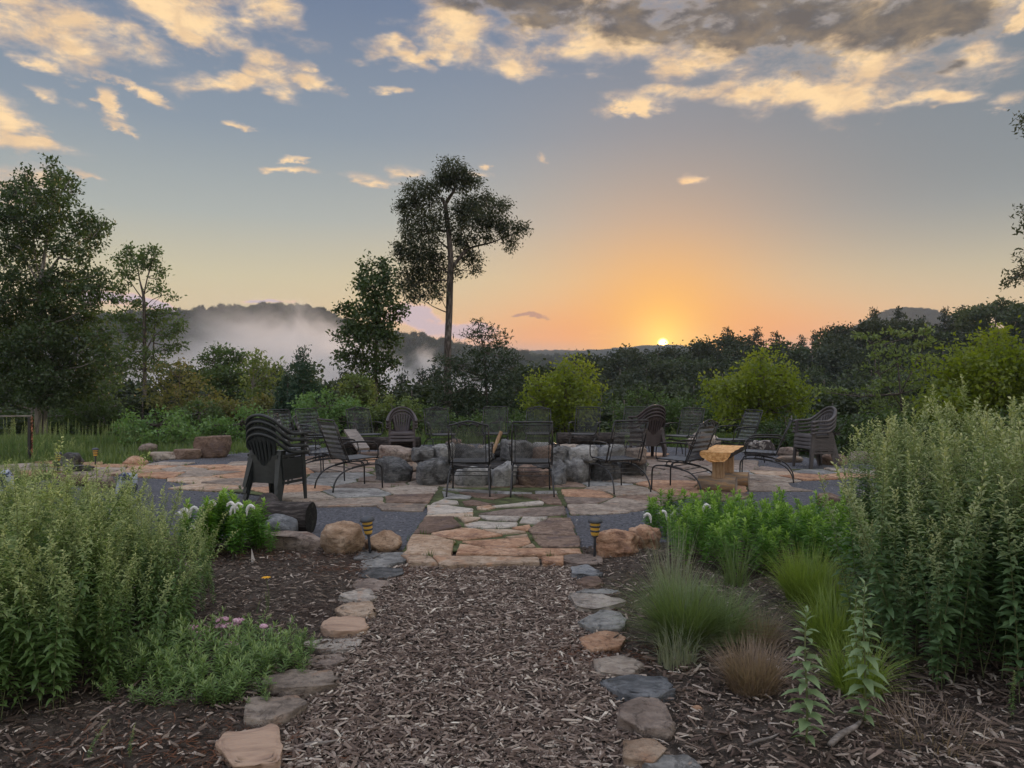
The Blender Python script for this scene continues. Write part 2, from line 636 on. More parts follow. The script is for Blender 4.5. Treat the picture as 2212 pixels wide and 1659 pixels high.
# ---- leaves
def rand_unit(rg, n):
    v = rg.normal(size=(n, 3))
    return v / np.linalg.norm(v, axis=1, keepdims=True)


def leaves_simple(C, D, N, L, Wd):
    """two-triangle folded leaves: centres C, directions D, normals N, length L, width Wd"""
    n = len(C)
    Sd = np.cross(D, N)
    Sd /= np.linalg.norm(Sd, axis=1, keepdims=True) + 1e-9
    L = np.broadcast_to(np.asarray(L, dtype=float).reshape(-1, 1), (n, 1))
    Wd = np.broadcast_to(np.asarray(Wd, dtype=float).reshape(-1, 1), (n, 1))
    up = np.cross(Sd, D)
    V = np.empty((n, 4, 3))
    V[:, 0] = C
    V[:, 1] = C + D * L * 0.45 + Sd * Wd * 0.5 + up * Wd * 0.18
    V[:, 2] = C + D * L
    V[:, 3] = C + D * L * 0.45 - Sd * Wd * 0.5 + up * Wd * 0.18
    i = np.arange(n)[:, None] * 4
    Fc = np.concatenate([i + np.array([[0, 1, 2]]), i + np.array([[0, 2, 3]])])
    return V.reshape(-1, 3), Fc


def crown(rg, blobs, leaf, dens, twig=0.45, per=14, flat=1.0, droop=0.2, shell=0.55, asp=0.45):
    """leaf clusters scattered through ellipsoids: blobs = [(centre, (rx, ry, rz))]; dens = clusters per m2 of outline"""
    Vs, Fs, off, tw = [], [], 0, []
    for c, r in blobs:
        c = np.array(c, dtype=float)
        r = np.array(r, dtype=float)
        n = max(4, int(dens * (r[0] * r[2] + r[0] * r[1]) * 4.2 + 2))
        u = rand_unit(rg, n)
        rad = rg.uniform(shell, 1.0, (n, 1)) ** 0.7
        T = c + u * rad * r
        tw.append((c, T))
        k = n * per
        Tc = np.repeat(T, per, axis=0)
        out_ = np.repeat(u, per, axis=0)
        off_v = rg.normal(size=(k, 3)) * twig * 0.42
        off_v[:, 2] *= flat
        C = Tc + off_v
        D = out_ * 0.5 + rand_unit(rg, k) * 0.9
        D[:, 2] -= droop
        D /= np.linalg.norm(D, axis=1, keepdims=True)
        N = rand_unit(rg, k)
        N[:, 2] += 0.6
        sz = leaf * rg.uniform(0.6, 1.25, k)
        V, Fc = leaves_simple(C, D, N, sz, sz * asp)
        Vs.append(V)
        Fs.append(Fc + off)
        off += len(V)
    return np.concatenate(Vs), np.concatenate(Fs), tw


def blade_tuft(rg, n, h, spread, width, curve=0.5, segs=4, base_r=0.05):
    """grass blades as curved strips"""
    a = rg.uniform(0, 2 * PI, n)
    br = base_r * np.sqrt(rg.uniform(0, 1, n))
    B = np.stack([br * np.cos(a), br * np.sin(a), np.zeros(n)], 1)
    a2 = a + rg.normal(0, 0.6, n)
    lean = rg.uniform(0.05, 1.0, n) * spread
    Hh = h * rg.uniform(0.30, 1.15, n)
    side = np.stack([-np.sin(a2 + rg.normal(0, 0.8, n)), np.cos(a2), np.zeros(n)], 1)
    side /= np.linalg.norm(side, axis=1, keepdims=True)
    V = np.empty((n, segs * 2 + 1, 3))
    for k in range(segs + 1):
        t = k / segs
        out_ = lean * (t ** (1.0 + curve))
        z = Hh * (t - curve * 0.45 * lean / max(spread, 1e-6) * t ** 2.5)
        p = B + np.stack([np.cos(a2) * out_, np.sin(a2) * out_, z], 1)
        w = width * (1 - t) * 0.5 * (0.6 + 0.8 * (1 - t))
        if k < segs:
            V[:, 2 * k] = p + side * w
            V[:, 2 * k + 1] = p - side * w
        else:
            V[:, 2 * k] = p
    i = np.arange(n)[:, None] * (segs * 2 + 1)
    quads = np.concatenate([i + np.array([[2 * k, 2 * k + 1, 2 * k + 3, 2 * k + 2]]) for k in range(segs - 1)])
    tris = i + np.array([[2 * segs - 2, 2 * segs - 1, 2 * segs]])
    return V.reshape(-1, 3), quads, tris
HAZE = True
MIST = True
# ---------------------------------------------------------------- materials
M = {}
M['soil'] = mat_noise('soil', [(0.0, (0.020, 0.026, 0.012)), (0.5, (0.035, 0.045, 0.018)), (1.0, (0.055, 0.055, 0.030))], 0.8, 8, 1.0, 0.6, 0.08)
M['mulch'] = mat_noise('mulch', [(0.0, (0.036, 0.027, 0.020)), (0.5, (0.07, 0.053, 0.041)), (1.0, (0.13, 0.105, 0.084))], 16, 10, 1.0, 1.0, 0.03, second=(1.1, 0.55, 0.75, (0.052, 0.030, 0.022)))
M['gravel'] = mat_noise('gravel', [(0.0, (0.060, 0.062, 0.072)), (0.5, (0.11, 0.113, 0.128)), (1.0, (0.17, 0.172, 0.188))], 26, 10, 1.0, 1.0, 0.02, second=(0.7, 0.5, 0.75, (0.075, 0.070, 0.072)))
M['chip'] = mat_noise('wood_chip', [(0.0, (0.06, 0.040, 0.033)), (0.45, (0.125, 0.088, 0.067)), (0.72, (0.24, 0.185, 0.15)), (0.89, (0.38, 0.32, 0.26)), (0.97, (0.58, 0.52, 0.43)), (1.0, (0.72, 0.66, 0.56))], 9, 3, 0.9, 0.3, 0.004, island=0.85)
M['bark'] = mat_noise('dark_mulch', [(0.0, (0.025, 0.016, 0.013)), (0.5, (0.075, 0.052, 0.038)), (0.78, (0.17, 0.13, 0.10)), (1.0, (0.45, 0.38, 0.32))], 9, 3, 0.9, 0.3, 0.004, island=0.85)
M['red_needle'] = mat_noise('russet_litter', [(0.0, (0.05, 0.022, 0.012)), (1.0, (0.17, 0.075, 0.04))], 9, 3, 0.95, 0.2, 0.004, island=0.8)


M['moss'] = mat_noise('mossy_soil', [(0, (0.035, 0.036, 0.016)), (0.5, (0.06, 0.07, 0.028)), (1, (0.11, 0.13, 0.05))], 5, 8, 1.0, 0.8, 0.02)


def stone_mat(name, a, b, c, spot=None, sc=2.2, bstr=0.7, bd=0.03, orand=0.5):
    m, t, x, b_ = mat_new(name)
    oi = t.nodes.new('ShaderNodeObjectInfo')
    cb = t.nodes.new('ShaderNodeCombineXYZ')
    for i_, k_ in enumerate((37.0, 91.0, 13.0)):
        t.links.new(x.m('MULTIPLY', oi.outputs['Random'], k_), cb.inputs[i_])
    vm = t.nodes.new('ShaderNodeVectorMath')
    vm.operation = 'ADD'
    t.links.new(coords(t), vm.inputs[0])
    t.links.new(cb.outputs[0], vm.inputs[1])
    co = x.mapping(vm.outputs[0], (1, 1, 2.2))
    n_a = x.noise(co, sc, 6, 0.6, 0.6)
    n_b = x.noise(co, sc * 5.5, 8, 0.65, 0.4)
    v = x.m('ADD', x.m('MULTIPLY', x.smooth(n_a, 0.36, 0.64), 0.5), x.m('MULTIPLY', x.smooth(n_b, 0.37, 0.63), 0.5))
    v = x.m('ADD', v, x.m('MULTIPLY', x.m('SUBTRACT', oi.outputs['Random'], 0.5), orand), clamp=True)
    colr = x.ramp(v, [(0.0, a), (0.5, b), (1.0, c)])
    if spot:
        n_s = x.noise(x.mapping(vm.outputs[0], (1, 1, 1), (5.2, 1.3, 8.8)), spot[0], 7, 0.65, 0.5)
        colr = x.mix(x.smooth(n_s, spot[1] - 0.03, spot[2] - 0.06), colr, spot[3])
        n_d = x.noise(x.mapping(vm.outputs[0], (1, 1, 1), (1.2, 7.3, 2.8)), spot[0] * 4, 7, 0.7, 1.0)
        colr = x.mix(x.m('MULTIPLY', x.smooth(n_d, 0.52, 0.64), 0.65), colr, tuple(q_ * 0.40 for q_ in a))
    t.links.new(colr, b_.inputs['Base Color'])
    b_.inputs['Roughness'].default_value = 0.88
    b_.inputs['Specular IOR Level'].default_value = 0.3
    bump(t, b_, x.noise(co, 13, 10, 0.74, 0.6), min(1.0, bstr * 1.4), bd * 1.6)
    return m


M['st_orange'] = stone_mat('stone_orange', (0.32, 0.17, 0.10), (0.49, 0.29, 0.18), (0.62, 0.42, 0.29), (3.5, 0.55, 0.75, (0.24, 0.14, 0.10)))
M['st_tan'] = stone_mat('stone_tan', (0.20, 0.16, 0.13), (0.33, 0.27, 0.22), (0.47, 0.40, 0.33), (3.0, 0.58, 0.75, (0.38, 0.25, 0.17)))
M['st_sand'] = stone_mat('stone_sandy', (0.30, 0.21, 0.145), (0.46, 0.34, 0.245), (0.60, 0.48, 0.37), (3.0, 0.55, 0.72, (0.48, 0.28, 0.17)))
M['st_white'] = stone_mat('stone_white', (0.30, 0.26, 0.225), (0.44, 0.39, 0.335), (0.58, 0.52, 0.45), (2.6, 0.6, 0.75, (0.52, 0.33, 0.22)))
M['st_brown'] = stone_mat('stone_brown', (0.13, 0.085, 0.062), (0.22, 0.15, 0.112), (0.33, 0.24, 0.18), (3.2, 0.55, 0.72, (0.14, 0.10, 0.09)))
M['st_mauve'] = stone_mat('stone_mauve', (0.15, 0.115, 0.095), (0.255, 0.20, 0.165), (0.37, 0.30, 0.25), (3.0, 0.55, 0.75, (0.20, 0.13, 0.10)))
M['st_grey'] = stone_mat('stone_grey', (0.08, 0.082, 0.082), (0.17, 0.17, 0.168), (0.29, 0.285, 0.275), (2.4, 0.52, 0.68, (0.065, 0.062, 0.06)), bd=0.05)
M['st_pale'] = stone_mat('stone_pale_grey', (0.19, 0.188, 0.182), (0.31, 0.305, 0.29), (0.45, 0.435, 0.41), (2.4, 0.58, 0.7, (0.20, 0.19, 0.185)), bd=0.04)
M['st_blue'] = stone_mat('stone_blue_grey', (0.13, 0.138, 0.145), (0.24, 0.25, 0.262), (0.38, 0.388, 0.39), (3.4, 0.56, 0.7, (0.10, 0.10, 0.11)), bd=0.04)
M['st_lichen'] = stone_mat('stone_lichen', (0.20, 0.17, 0.15), (0.34, 0.31, 0.28), (0.44, 0.41, 0.38), (3.8, 0.50, 0.56, (0.055, 0.045, 0.045)))
M['st_ochre'] = stone_mat('stone_ochre', (0.34, 0.22, 0.14), (0.48, 0.33, 0.22), (0.60, 0.46, 0.34), (5, 0.60, 0.75, (0.26, 0.16, 0.10)))
M['st_strata'] = mat_noise('stone_banded', [(0.0, (0.20, 0.13, 0.095)), (0.45, (0.40, 0.28, 0.20)), (0.7, (0.30, 0.20, 0.145)), (1.0, (0.52, 0.38, 0.28))], 2.0, 6, 0.85, 0.7, 0.02, (0.5, 2.2, 5.0), bscale=8)
M['st_mottle'] = mat_noise('stone_mottled', [(0.0, (0.02, 0.025, 0.05)), (0.42, (0.04, 0.05, 0.10)), (0.55, (0.30, 0.34, 0.40)), (1.0, (0.42, 0.46, 0.54))], 7, 4, 0.8, 0.3, 0.01)

# ---------------------------------------------------------------- terrain
UU = [-9000, -3000, -600, 0, 380, 530, 650, 760, 900, 1050, 1200, 1430, 1700, 1950, 2212, 2900, 6000, 12000]
YY = [-60, 20, 30, 60, 110, 160, 220, 320, 430, 540, 620, 800, 1000, 1500, 2600, 7000]
ZT = {
    -60: [0] * 18,
    20: [0] * 18,
    30: [-0.6, -0.6, -0.8, -1, -1.4, -1.4, -1.4, -1.3, -1.2, -1.2, -1.2, -1.2, -1.2, -1.0, -0.8, -0.6, 0, 0],
    60: [0, -2, -6, -8, -9, -10, -10, -10, -10, -10, -10, -10, -9.5, -9, -8, -4, 0, 0],
    110: [0, -2, -14, -18, -22, -24, -24, -24, -23, -20, -13, -8.5, -6.5, -4.5, -2.5, 2, 2, 2],
    160: [0, -2, -20, -28, -34, -36, -36, -36, -34, -23, -11, -2.0, 0.2, 3.4, 6.8, 12, 8, 8],
    220: [0, 0, -18, -34, -42, -44, -44, -44, -42, -38, -30, -20, -14, -8, -2, 8, 8, 8],
    320: [4, 4, -10, -30, -42, -46, -46, -46, -46, -44, -42, -40, -30, -20, -10, 4, 6, 6],
    430: [8, 8, 10, 0, -16, -24, -26, -28, -32, -34, -36, -36, -30, -24, -12, 4, 6, 6],
    540: [10, 10, 30, 34, 30, 33, 35, 22, 10, 0, -4, -8, -10, -8, -6, 4, 6, 6],
    620: [10, 10, 30, 42, 46.5, 53, 55, 41, 29.5, 17, 10, -2, -6, -4, 0, 4, 6, 6],
    800: [10, 10, 20, 30, 30, 30, 30, 26, 20, 10, 0, -8, 6, 28, 20, 4, 6, 6],
    1000: [10, 10, 10, 20, 20, 20, 20, 20, 20, 12, 14, 22, 26, 97, 60, 4, 6, 6],
    1500: [10, 10, 10, 10, 10, 20, 20, 20, 30, 44, 56, 66, 30, 20, 20, 4, 6, 6],
    2600: [10, 10, 20, 20, 30, 30, 30, 40, 60, 84, 92, 60, 30, 20, 20, 4, 6, 6],
    7000: [0] * 18,
}
ZA = np.array([ZT[y] for y in YY], dtype=float)
UA = np.array([(u - CX) / F for u in UU])
YA = np.array(YY, dtype=float)


def terrain_z(x, y):
    x = np.asarray(x, dtype=float)
    y = np.asarray(y, dtype=float)
    u = x / np.maximum(y, 20.0)
    i = np.clip(np.searchsorted(UA, u) - 1, 0, len(UA) - 2)
    j = np.clip(np.searchsorted(YA, y) - 1, 0, len(YA) - 2)
    fu = np.clip((u - UA[i]) / (UA[i + 1] - UA[i]), 0, 1)
    fy = np.clip((y - YA[j]) / (YA[j + 1] - YA[j]), 0, 1)
    fu = fu * fu * (3 - 2 * fu)
    fy2 = np.where(j < 2, fy * fy, fy * fy * (3 - 2 * fy))
    z = (ZA[j, i] * (1 - fu) + ZA[j, i + 1] * fu) * (1 - fy2) + (ZA[j + 1, i] * (1 - fu) + ZA[j + 1, i + 1] * fu) * fy2
    far = np.clip((y - 25) / 60, 0, 1)
    z = z + far * (np.sin(x * 0.09 + y * 0.05) * np.cos(y * 0.07 - x * 0.03) * 0.8 + np.sin(x * 0.021 + 1) * 1.2 * np.clip(y / 400, 0, 1.5))
    return z - 0.06


def tz(x, y):
    return float(terrain_z(np.array([x]), np.array([y]))[0])


def build_terrain():
    xs = np.sinh(np.linspace(-1, 1, 261) * 7.2) / math.sinh(7.2) * 7000
    ys = np.concatenate([np.linspace(-60, 20, 24, endpoint=False), 20 * np.exp(np.linspace(0, math.log(350), 190))])
    X, Y = np.meshgrid(xs, ys)
    Z = terrain_z(X, Y)
    V = np.stack([X, Y, Z], -1).reshape(-1, 3)
    nx, ny = len(xs), len(ys)
    i = (np.arange(ny - 1)[:, None] * nx + np.arange(nx - 1)[None, :]).reshape(-1, 1)
    Q = i + np.array([[0, 1, nx + 1, nx]])
    tag(link('terrain', mesh_np('terrain', V, [Q], M['soil'], smooth=True)), kind='structure')


build_terrain()

PC = (-0.3, 13.2)
PRX, PRY = 4.95, 4.3


def fbm(x, y, s=1.0, seed=0.0):
    return mnoise.fractal(Vector((x * s + seed, y * s - seed, seed * 0.37)), 1.0, 2.0, 4)


def in_gravel(x, y, k=1.0):
    return ((x - PC[0]) / (7.3 * k)) ** 2 + ((y - PC[1]) / (6.4 * k)) ** 2 < 1


def bed_z(x, y):
    """surface of the mulch: flat along the path, slightly mounded in the beds"""
    m = max(0.0, min(1.0, (abs(x + 0.22) - 0.85) / 0.5)) * max(0.0, min(1.0, (7.6 - y) / 1.0))
    return -0.012 + m * (0.035 + 0.03 * fbm(x, y, 1.3, 3.0)) + 0.012 * fbm(x, y, 3.0, 9.0) * min(1, max(0, 7.0 - y))


def build_ground():
    # mulch sheet
    xs = np.linspace(-8, 8, 200)
    ys = np.linspace(-3, 9.2, 160)
    V = [(x, y, bed_z(x, y) if y < 8.8 else -0.03) for y in ys for x in xs]
    nx, ny = len(xs), len(ys)
    i = (np.arange(ny - 1)[:, None] * nx + np.arange(nx - 1)[None, :]).reshape(-1, 1)
    tag(link('mulch_bed', mesh_np('mulch_bed', np.array(V), [i + np.array([[0, 1, nx + 1, nx]])], M['mulch'], smooth=True)), kind='structure')
    # gravel court
    V, Fq = [(PC[0], PC[1], 0.006)], []
    n, rings = 120, 22
    for r in range(1, rings + 1):
        for k in range(n):
            a = 2 * PI * k / n
            rr = r / rings
            j = 1 + (0.03 * fbm(math.cos(a) * 2, math.sin(a) * 2, 1.5, 5)) * rr
            x, y = PC[0] + 7.3 * rr * j * math.cos(a), PC[1] + 6.4 * rr * j * math.sin(a)
            V.append((x, y, 0.006 + 0.008 * fbm(x, y, 1.2, 2) if r < rings else -0.05))
    tri = [(0, 1 + k, 1 + (k + 1) % n) for k in range(n)]
    for r in range(rings - 1):
        for k in range(n):
            a, b = 1 + r * n + k, 1 + r * n + (k + 1) % n
            Fq.append((a, a + n, b + n, b))
    tag(link('gravel_court', mesh_np('gravel_court', np.array(V), [np.array(tri), np.array(Fq)], M['gravel'], smooth=True)), kind='structure')
    rg = np.random.RandomState(5)
    N = 9000
    a = rg.uniform(0, 2 * PI, N)
    r = np.sqrt(rg.uniform(0.35, 1, N))
    X, Y = PC[0] + 7.2 * r * np.cos(a), PC[1] + 6.3 * r * np.sin(a)
    s = rg.uniform(0.006, 0.018, N)
    T = np.array([[1, 0, -0.4], [-0.5, 0.87, -0.4], [-0.5, -0.87, -0.4], [0, 0, 0.7]])
    V = np.stack([X, Y, np.full(N, 0.008)], 1)[:, None, :] + (T[None] + rg.normal(0, 0.25, (N, 4, 3))) * s[:, None, None]
    i = np.arange(N)[:, None] * 4
    Ft = np.concatenate([i + np.array([[0, 1, 3]]), i + np.array([[1, 2, 3]]), i + np.array([[2, 0, 3]])])
    mm = mat_noise('pebble', [(0, (0.05, 0.05, 0.058)), (0.7, (0.15, 0.15, 0.165)), (0.93, (0.24, 0.235, 0.23)), (1, (0.45, 0.42, 0.38))], 8, 2, 0.9, 0, island=0.9)
    tag(link('loose_gravel', mesh_np('loose_gravel', V.reshape(-1, 3), [Ft], mm)), 'loose dark grey gravel over the court round the patio', 'gravel', kind='stuff')


build_ground()


# ---------------------------------------------------------------- wood chips
def chips(name, label, rg, XY, L, Wd, mat, lift=0.012, tilt=0.25):
    n = len(XY)
    Z = np.array([bed_z(x, y) for x, y in XY]) + rg.uniform(0, lift, n)
    a = rg.uniform(0, PI, n)
    D = np.stack([np.cos(a), np.sin(a), rg.normal(0, tilt, n)], 1)
    D /= np.linalg.norm(D, axis=1, keepdims=True)
    N = np.stack([rg.normal(0, 0.35, n), rg.normal(0, 0.35, n), np.ones(n)], 1)
    N /= np.linalg.norm(N, axis=1, keepdims=True)
    Sd = np.cross(D, N)
    Sd /= np.linalg.norm(Sd, axis=1, keepdims=True)
    N = np.cross(Sd, D)
    C = np.stack([XY[:, 0], XY[:, 1], Z], 1)
    H = L[:, None] / 2
    w = Wd[:, None] / 2
    t = np.minimum(Wd[:, None] * 0.45, 0.008)
    V = np.empty((n, 6, 3))
    sk = rg.uniform(-0.35, 0.35, (n, 1))
    tp = rg.uniform(0.35, 1.0, (n, 1))
    V[:, 0] = C - D * H + Sd * w * tp
    V[:, 1] = C - D * H * (1 + sk) - Sd * w * tp
    V[:, 2] = C + D * H - Sd * w
    V[:, 3] = C + D * H * (1 - sk) + Sd * w
    V[:, 4] = C - D * H * 0.8 + N * t
    V[:, 5] = C + D * H * 0.85 + N * t
    i = np.arange(n)[:, None] * 6
    Fq = np.concatenate([i + np.array([[1, 2, 5, 4]]), i + np.array([[3, 0, 4, 5]])])
    Ft = np.concatenate([i + np.array([[0, 1, 4]]), i + np.array([[2, 3, 5]])])
    tag(link(name, mesh_np(name, V.reshape(-1, 3), [Fq, Ft], mat)), label, 'mulch', kind='stuff')


def scatter_y(rg, n, x0, x1, y0, y1, power=1.6):
    """more pieces close to the visitor, where they can be told apart"""
    t = rg.uniform(0, 1, n) ** power
    y = y0 + (y1 - y0) * t
    x = rg.uniform(x0, x1, n)
    return np.stack([x, y], 1)


rg = np.random.RandomState(11)
XY = scatter_y(rg, 40000, -0.98, 0.55, 2.2, 6.35, 1.35)
n = len(XY)
L = np.exp(rg.normal(math.log(0.023), 0.55, n)).clip(0.007, 0.10)
chips('wood_chips', 'pale and brown wood chips covering the path between the stone edges', rg, XY, L, (L * rg.uniform(0.14, 0.42, n)).clip(0.003, 0.014), M['chip'], 0.018)
for (x0, x1, nn, sd) in ((-4.2, -0.95, 32000, 1), (0.55, 4.4, 34000, 2)):
    XY = scatter_y(rg, nn, x0, x1, 2.2, 7.6, 1.3)
    XY = XY[[not in_gravel(x, y, 0.985) for x, y in XY]]
    n = len(XY)
    L = np.exp(rg.normal(math.log(0.020), 0.55, n)).clip(0.007, 0.09)
    chips('bark_mulch', 'dark shredded bark mulch of the left planting bed' if sd == 1 else 'brown shredded bark mulch of the right planting bed', rg, XY, L, (L * rg.uniform(0.12, 0.4, n)).clip(0.003, 0.014), M['bark'] if sd == 1 else M['bark'], 0.022)
XY = scatter_y(rg, 3500, 0.6, 3.2, 2.5, 4.2, 1.2)
n = len(XY)
L = np.exp(rg.normal(math.log(0.035), 0.5, n)).clip(0.01, 0.12)
chips('wood_splinters', 'large weathered wood splinters lying on the right bed', rg, XY, L, (L * rg.uniform(0.10, 0.3, n)).clip(0.003, 0.018), M['chip'], 0.03)
XY = scatter_y(rg, 1100, -3.0, -1.0, 2.5, 5.8, 1.2)
n = len(XY)
L = np.exp(rg.normal(math.log(0.03), 0.5, n)).clip(0.01, 0.09)
chips('wood_splinters', 'pale wood splinters lying on the dark left bed', rg, XY, L, (L * rg.uniform(0.10, 0.3, n)).clip(0.003, 0.014), M['chip'], 0.03)
for cx_, cy_, sx_, sy_, nn in ((-1.0, 6.1, 0.35, 0.12, 700), (0.5, 4.2, 0.2, 0.14, 700), (-1.35, 3.05, 0.35, 0.18, 900), (-2.2, 6.6, 0.8, 0.15, 900), (0.55, 5.2, 0.12, 0.1, 300)):
    XY = np.stack([rg.normal(cx_, sx_, nn), rg.normal(cy_, sy_, nn)], 1)
    L = rg.uniform(0.015, 0.06, nn)
    chips('pine_needles', None, rg, XY, L, L * 0.08, M['red_needle'], 0.02)
    tag(COL.objects[-1], 'patch of rust brown needle litter ' + {0: 'beside the pale slabs at the left end of the path', 1: 'against the orange slab on the right edge', 2: 'at the bottom left corner of the path', 3: 'below the boulders left of the path lamp', 4: 'beside the thin slab on the right edge'}[[-1.0, 0.5, -1.35, -2.2, 0.55].index(cx_)], 'litter', kind='stuff')


# ---------------------------------------------------------------- flagstones
def slab_mesh(name, poly, thick, mat, rg, bevel=0.012, warp=0.006):
    """flat stone from a polygon, with worn edges"""
    # subdivide the outline and roughen it
    pts = []
    n = len(poly)
    for i in range(n):
        a, b = Vector(poly[i]).to_2d(), Vector(poly[(i + 1) % n]).to_2d()
        k = max(1, int((b - a).length / 0.12))
        nn = Vector((-(b - a).y, (b - a).x))
        for j in range(k):
            p = a.lerp(b, j / k)
            if j:
                p = p + nn.normalized() * rg.normal(0, 0.010)
            pts.append(p)
    c = sum(pts, Vector((0, 0))) / len(pts)
    m = len(pts)
    V, Fc = [], []
    tl = rg.normal(0, warp, 2)
    for s, z in ((1.0, -0.03), (1.0, thick - bevel * 0.8), (None, thick)):
        for p in pts:
            q = p if s else p + (c - p).normalized() * bevel
            V.append((q.x - c.x, q.y - c.y, z + (tl[0] * (q.x - c.x) + tl[1] * (q.y - c.y)) * 2))
    for r in range(2):
        for k in range(m):
            k2 = (k + 1) % m
            Fc.append((r * m + k, r * m + k2, (r + 1) * m + k2, (r + 1) * m + k))
    Fc.append(tuple(2 * m + k for k in range(m)))
    me = bpy.data.meshes.new(name)
    me.from_pydata(V, [], Fc)
    me.materials.append(mat)
    me.update()
    return me, c


def zp(zx, zy):
    return G((850 + zx / 2.3044) * 0.8640625, (1200 + zy / 2.3044) * 0.8640625, 0.035)


moss_lines = []
path_root = bpy.data.objects.new('stone_path', None)
COL.objects.link(path_root)
tag(path_root, kind='structure')
STONES = [
    ('sand', [(350, 427), (525, 434), (563, 474), (395, 468)]),
    ('sand', [(533, 436), (1145, 441), (1150, 466), (640, 486), (572, 476)]),
    ('orange', [(1160, 438), (1288, 434), (1288, 468), (1167, 468)]),
    ('orange', [(680, 396), (1385, 386), (1395, 415), (1000, 429), (668, 429)]),
    ('ochre', [(420, 312), (530, 319), (668, 352), (640, 429), (360, 415)]),
    ('orange', [(688, 366), (745, 369), (828, 389), (682, 391)]),
    ('orange', [(703, 350), (1088, 329), (1100, 355), (1010, 383), (860, 389), (757, 364)]),
    ('sand', [(1108, 363), (1130, 381), (1045, 387)]),
    ('brown', [(1107, 317), (1378, 321), (1385, 378), (1167, 382), (1132, 350)]),
    ('orange', [(525, 305), (700, 275), (800, 282), (938, 314), (700, 341), (562, 320)]),
    ('brown', [(487, 211), (658, 213), (700, 264), (512, 302), (422, 304)]),
    ('white', [(714, 255), (800, 237), (1026, 246), (1016, 264), (920, 274), (762, 274)]),
    ('sand', [(820, 283), (985, 284), (1073, 298), (932, 306)]),
    ('brown', [(1083, 284), (1122, 255), (1202, 213), (1330, 213), (1360, 314), (1112, 310)]),
    ('orange', [(990, 272), (1093, 256), (1083, 289), (1005, 280)]),
    ('sand', [(952, 325), (1080, 308), (1085, 324), (1002, 330)]),
    ('sand', [(678, 209), (720, 210), (812, 213), (790, 227), (717, 243)]),
    ('white', [(798, 202), (1038, 211), (1015, 236), (852, 225)]),
    ('white', [(1052, 211), (1198, 211), (1140, 249), (1033, 242)]),
    ('white', [(502, 150), (615, 146), (768, 160), (768, 178), (640, 187), (502, 198)]),
    ('sand', [(492, 205), (650, 191), (768, 183), (765, 203), (492, 208)]),
    ('mauve', [(792, 190), (950, 167), (1290, 150), (1300, 199), (1050, 206)]),
    ('sand', [(786, 151), (860, 143), (898, 155), (850, 167), (792, 164)]),
    ('white', [(872, 151), (1150, 117), (1178, 126), (1168, 139), (902, 154)]),
    ('white', [(522, 140), (590, 110), (678, 121), (684, 137)]),
    ('brown', [(702, 121), (760, 112), (896, 140), (722, 144)]),
    ('pale', [(594, 105), (660, 82), (758, 91), (745, 105)]),
    ('pale', [(588, 62), (662, 79), (602, 99)]),
    ('brown', [(682, 66), (988, 86), (882, 109), (772, 94)]),
    ('brown', [(1002, 81), (1250, 81), (1278, 139), (1190, 134), (1152, 112)]),
    ('pale', [(592, 51), (1108, 69), (1108, 79), (950, 77), (682, 62)]),
    ('pale', [(1122, 61), (1250, 61), (1255, 77), (1127, 79)]),
]
rg = np.random.RandomState(3)
for kind, poly in STONES:
    pw = [zp(*p) for p in poly]
    me, c = slab_mesh('flagstone', pw, 0.035, M['st_' + kind], rg)
    link('flagstone', me, path_root, (c.x, c.y, rg.uniform(-0.003, 0.004)))
    moss_lines += [(pw[i], pw[(i + 1) % len(pw)]) for i in range(len(pw))]


def clip_poly(poly, p, q):
    """keep the part of poly nearer to p than to q"""
    mid = ((p[0] + q[0]) / 2, (p[1] + q[1]) / 2)
    nx, ny = q[0] - p[0], q[1] - p[1]
    out_, n = [], len(poly)
    for i in range(n):
        a, b = poly[i], poly[(i + 1) % n]
        da = (a[0] - mid[0]) * nx + (a[1] - mid[1]) * ny
        db = (b[0] - mid[0]) * nx + (b[1] - mid[1]) * ny
        if da <= 0:
            out_.append(a)
        if da * db < 0:
            t = da / (da - db)
            out_.append((a[0] + (b[0] - a[0]) * t, a[1] + (b[1] - a[1]) * t))
    return out_


def region(x, y):
    """what lies at this spot: 'patio', 'gap' (walkway, fire pit) or None"""
    if -1.07 < x < 0.70 and y < 10.98:
        return 'gap'
    if math.hypot(x - 0.1, y - 13.1) < 1.75:
        return 'pit'
    dx_, dy_ = (x - PC[0]) / PRX, (y - PC[1]) / PRY
    if dx_ * dx_ + dy_ * dy_ < 1:
        return 'patio'
    if -9.3 < x < -4 and 12.35 < y < 14.1 + (-(x + 5)) * 0.12:
        return 'patio'
    if 4 < x < 7.6 and 12.2 < y < 13.55:
        return 'patio'
    return None


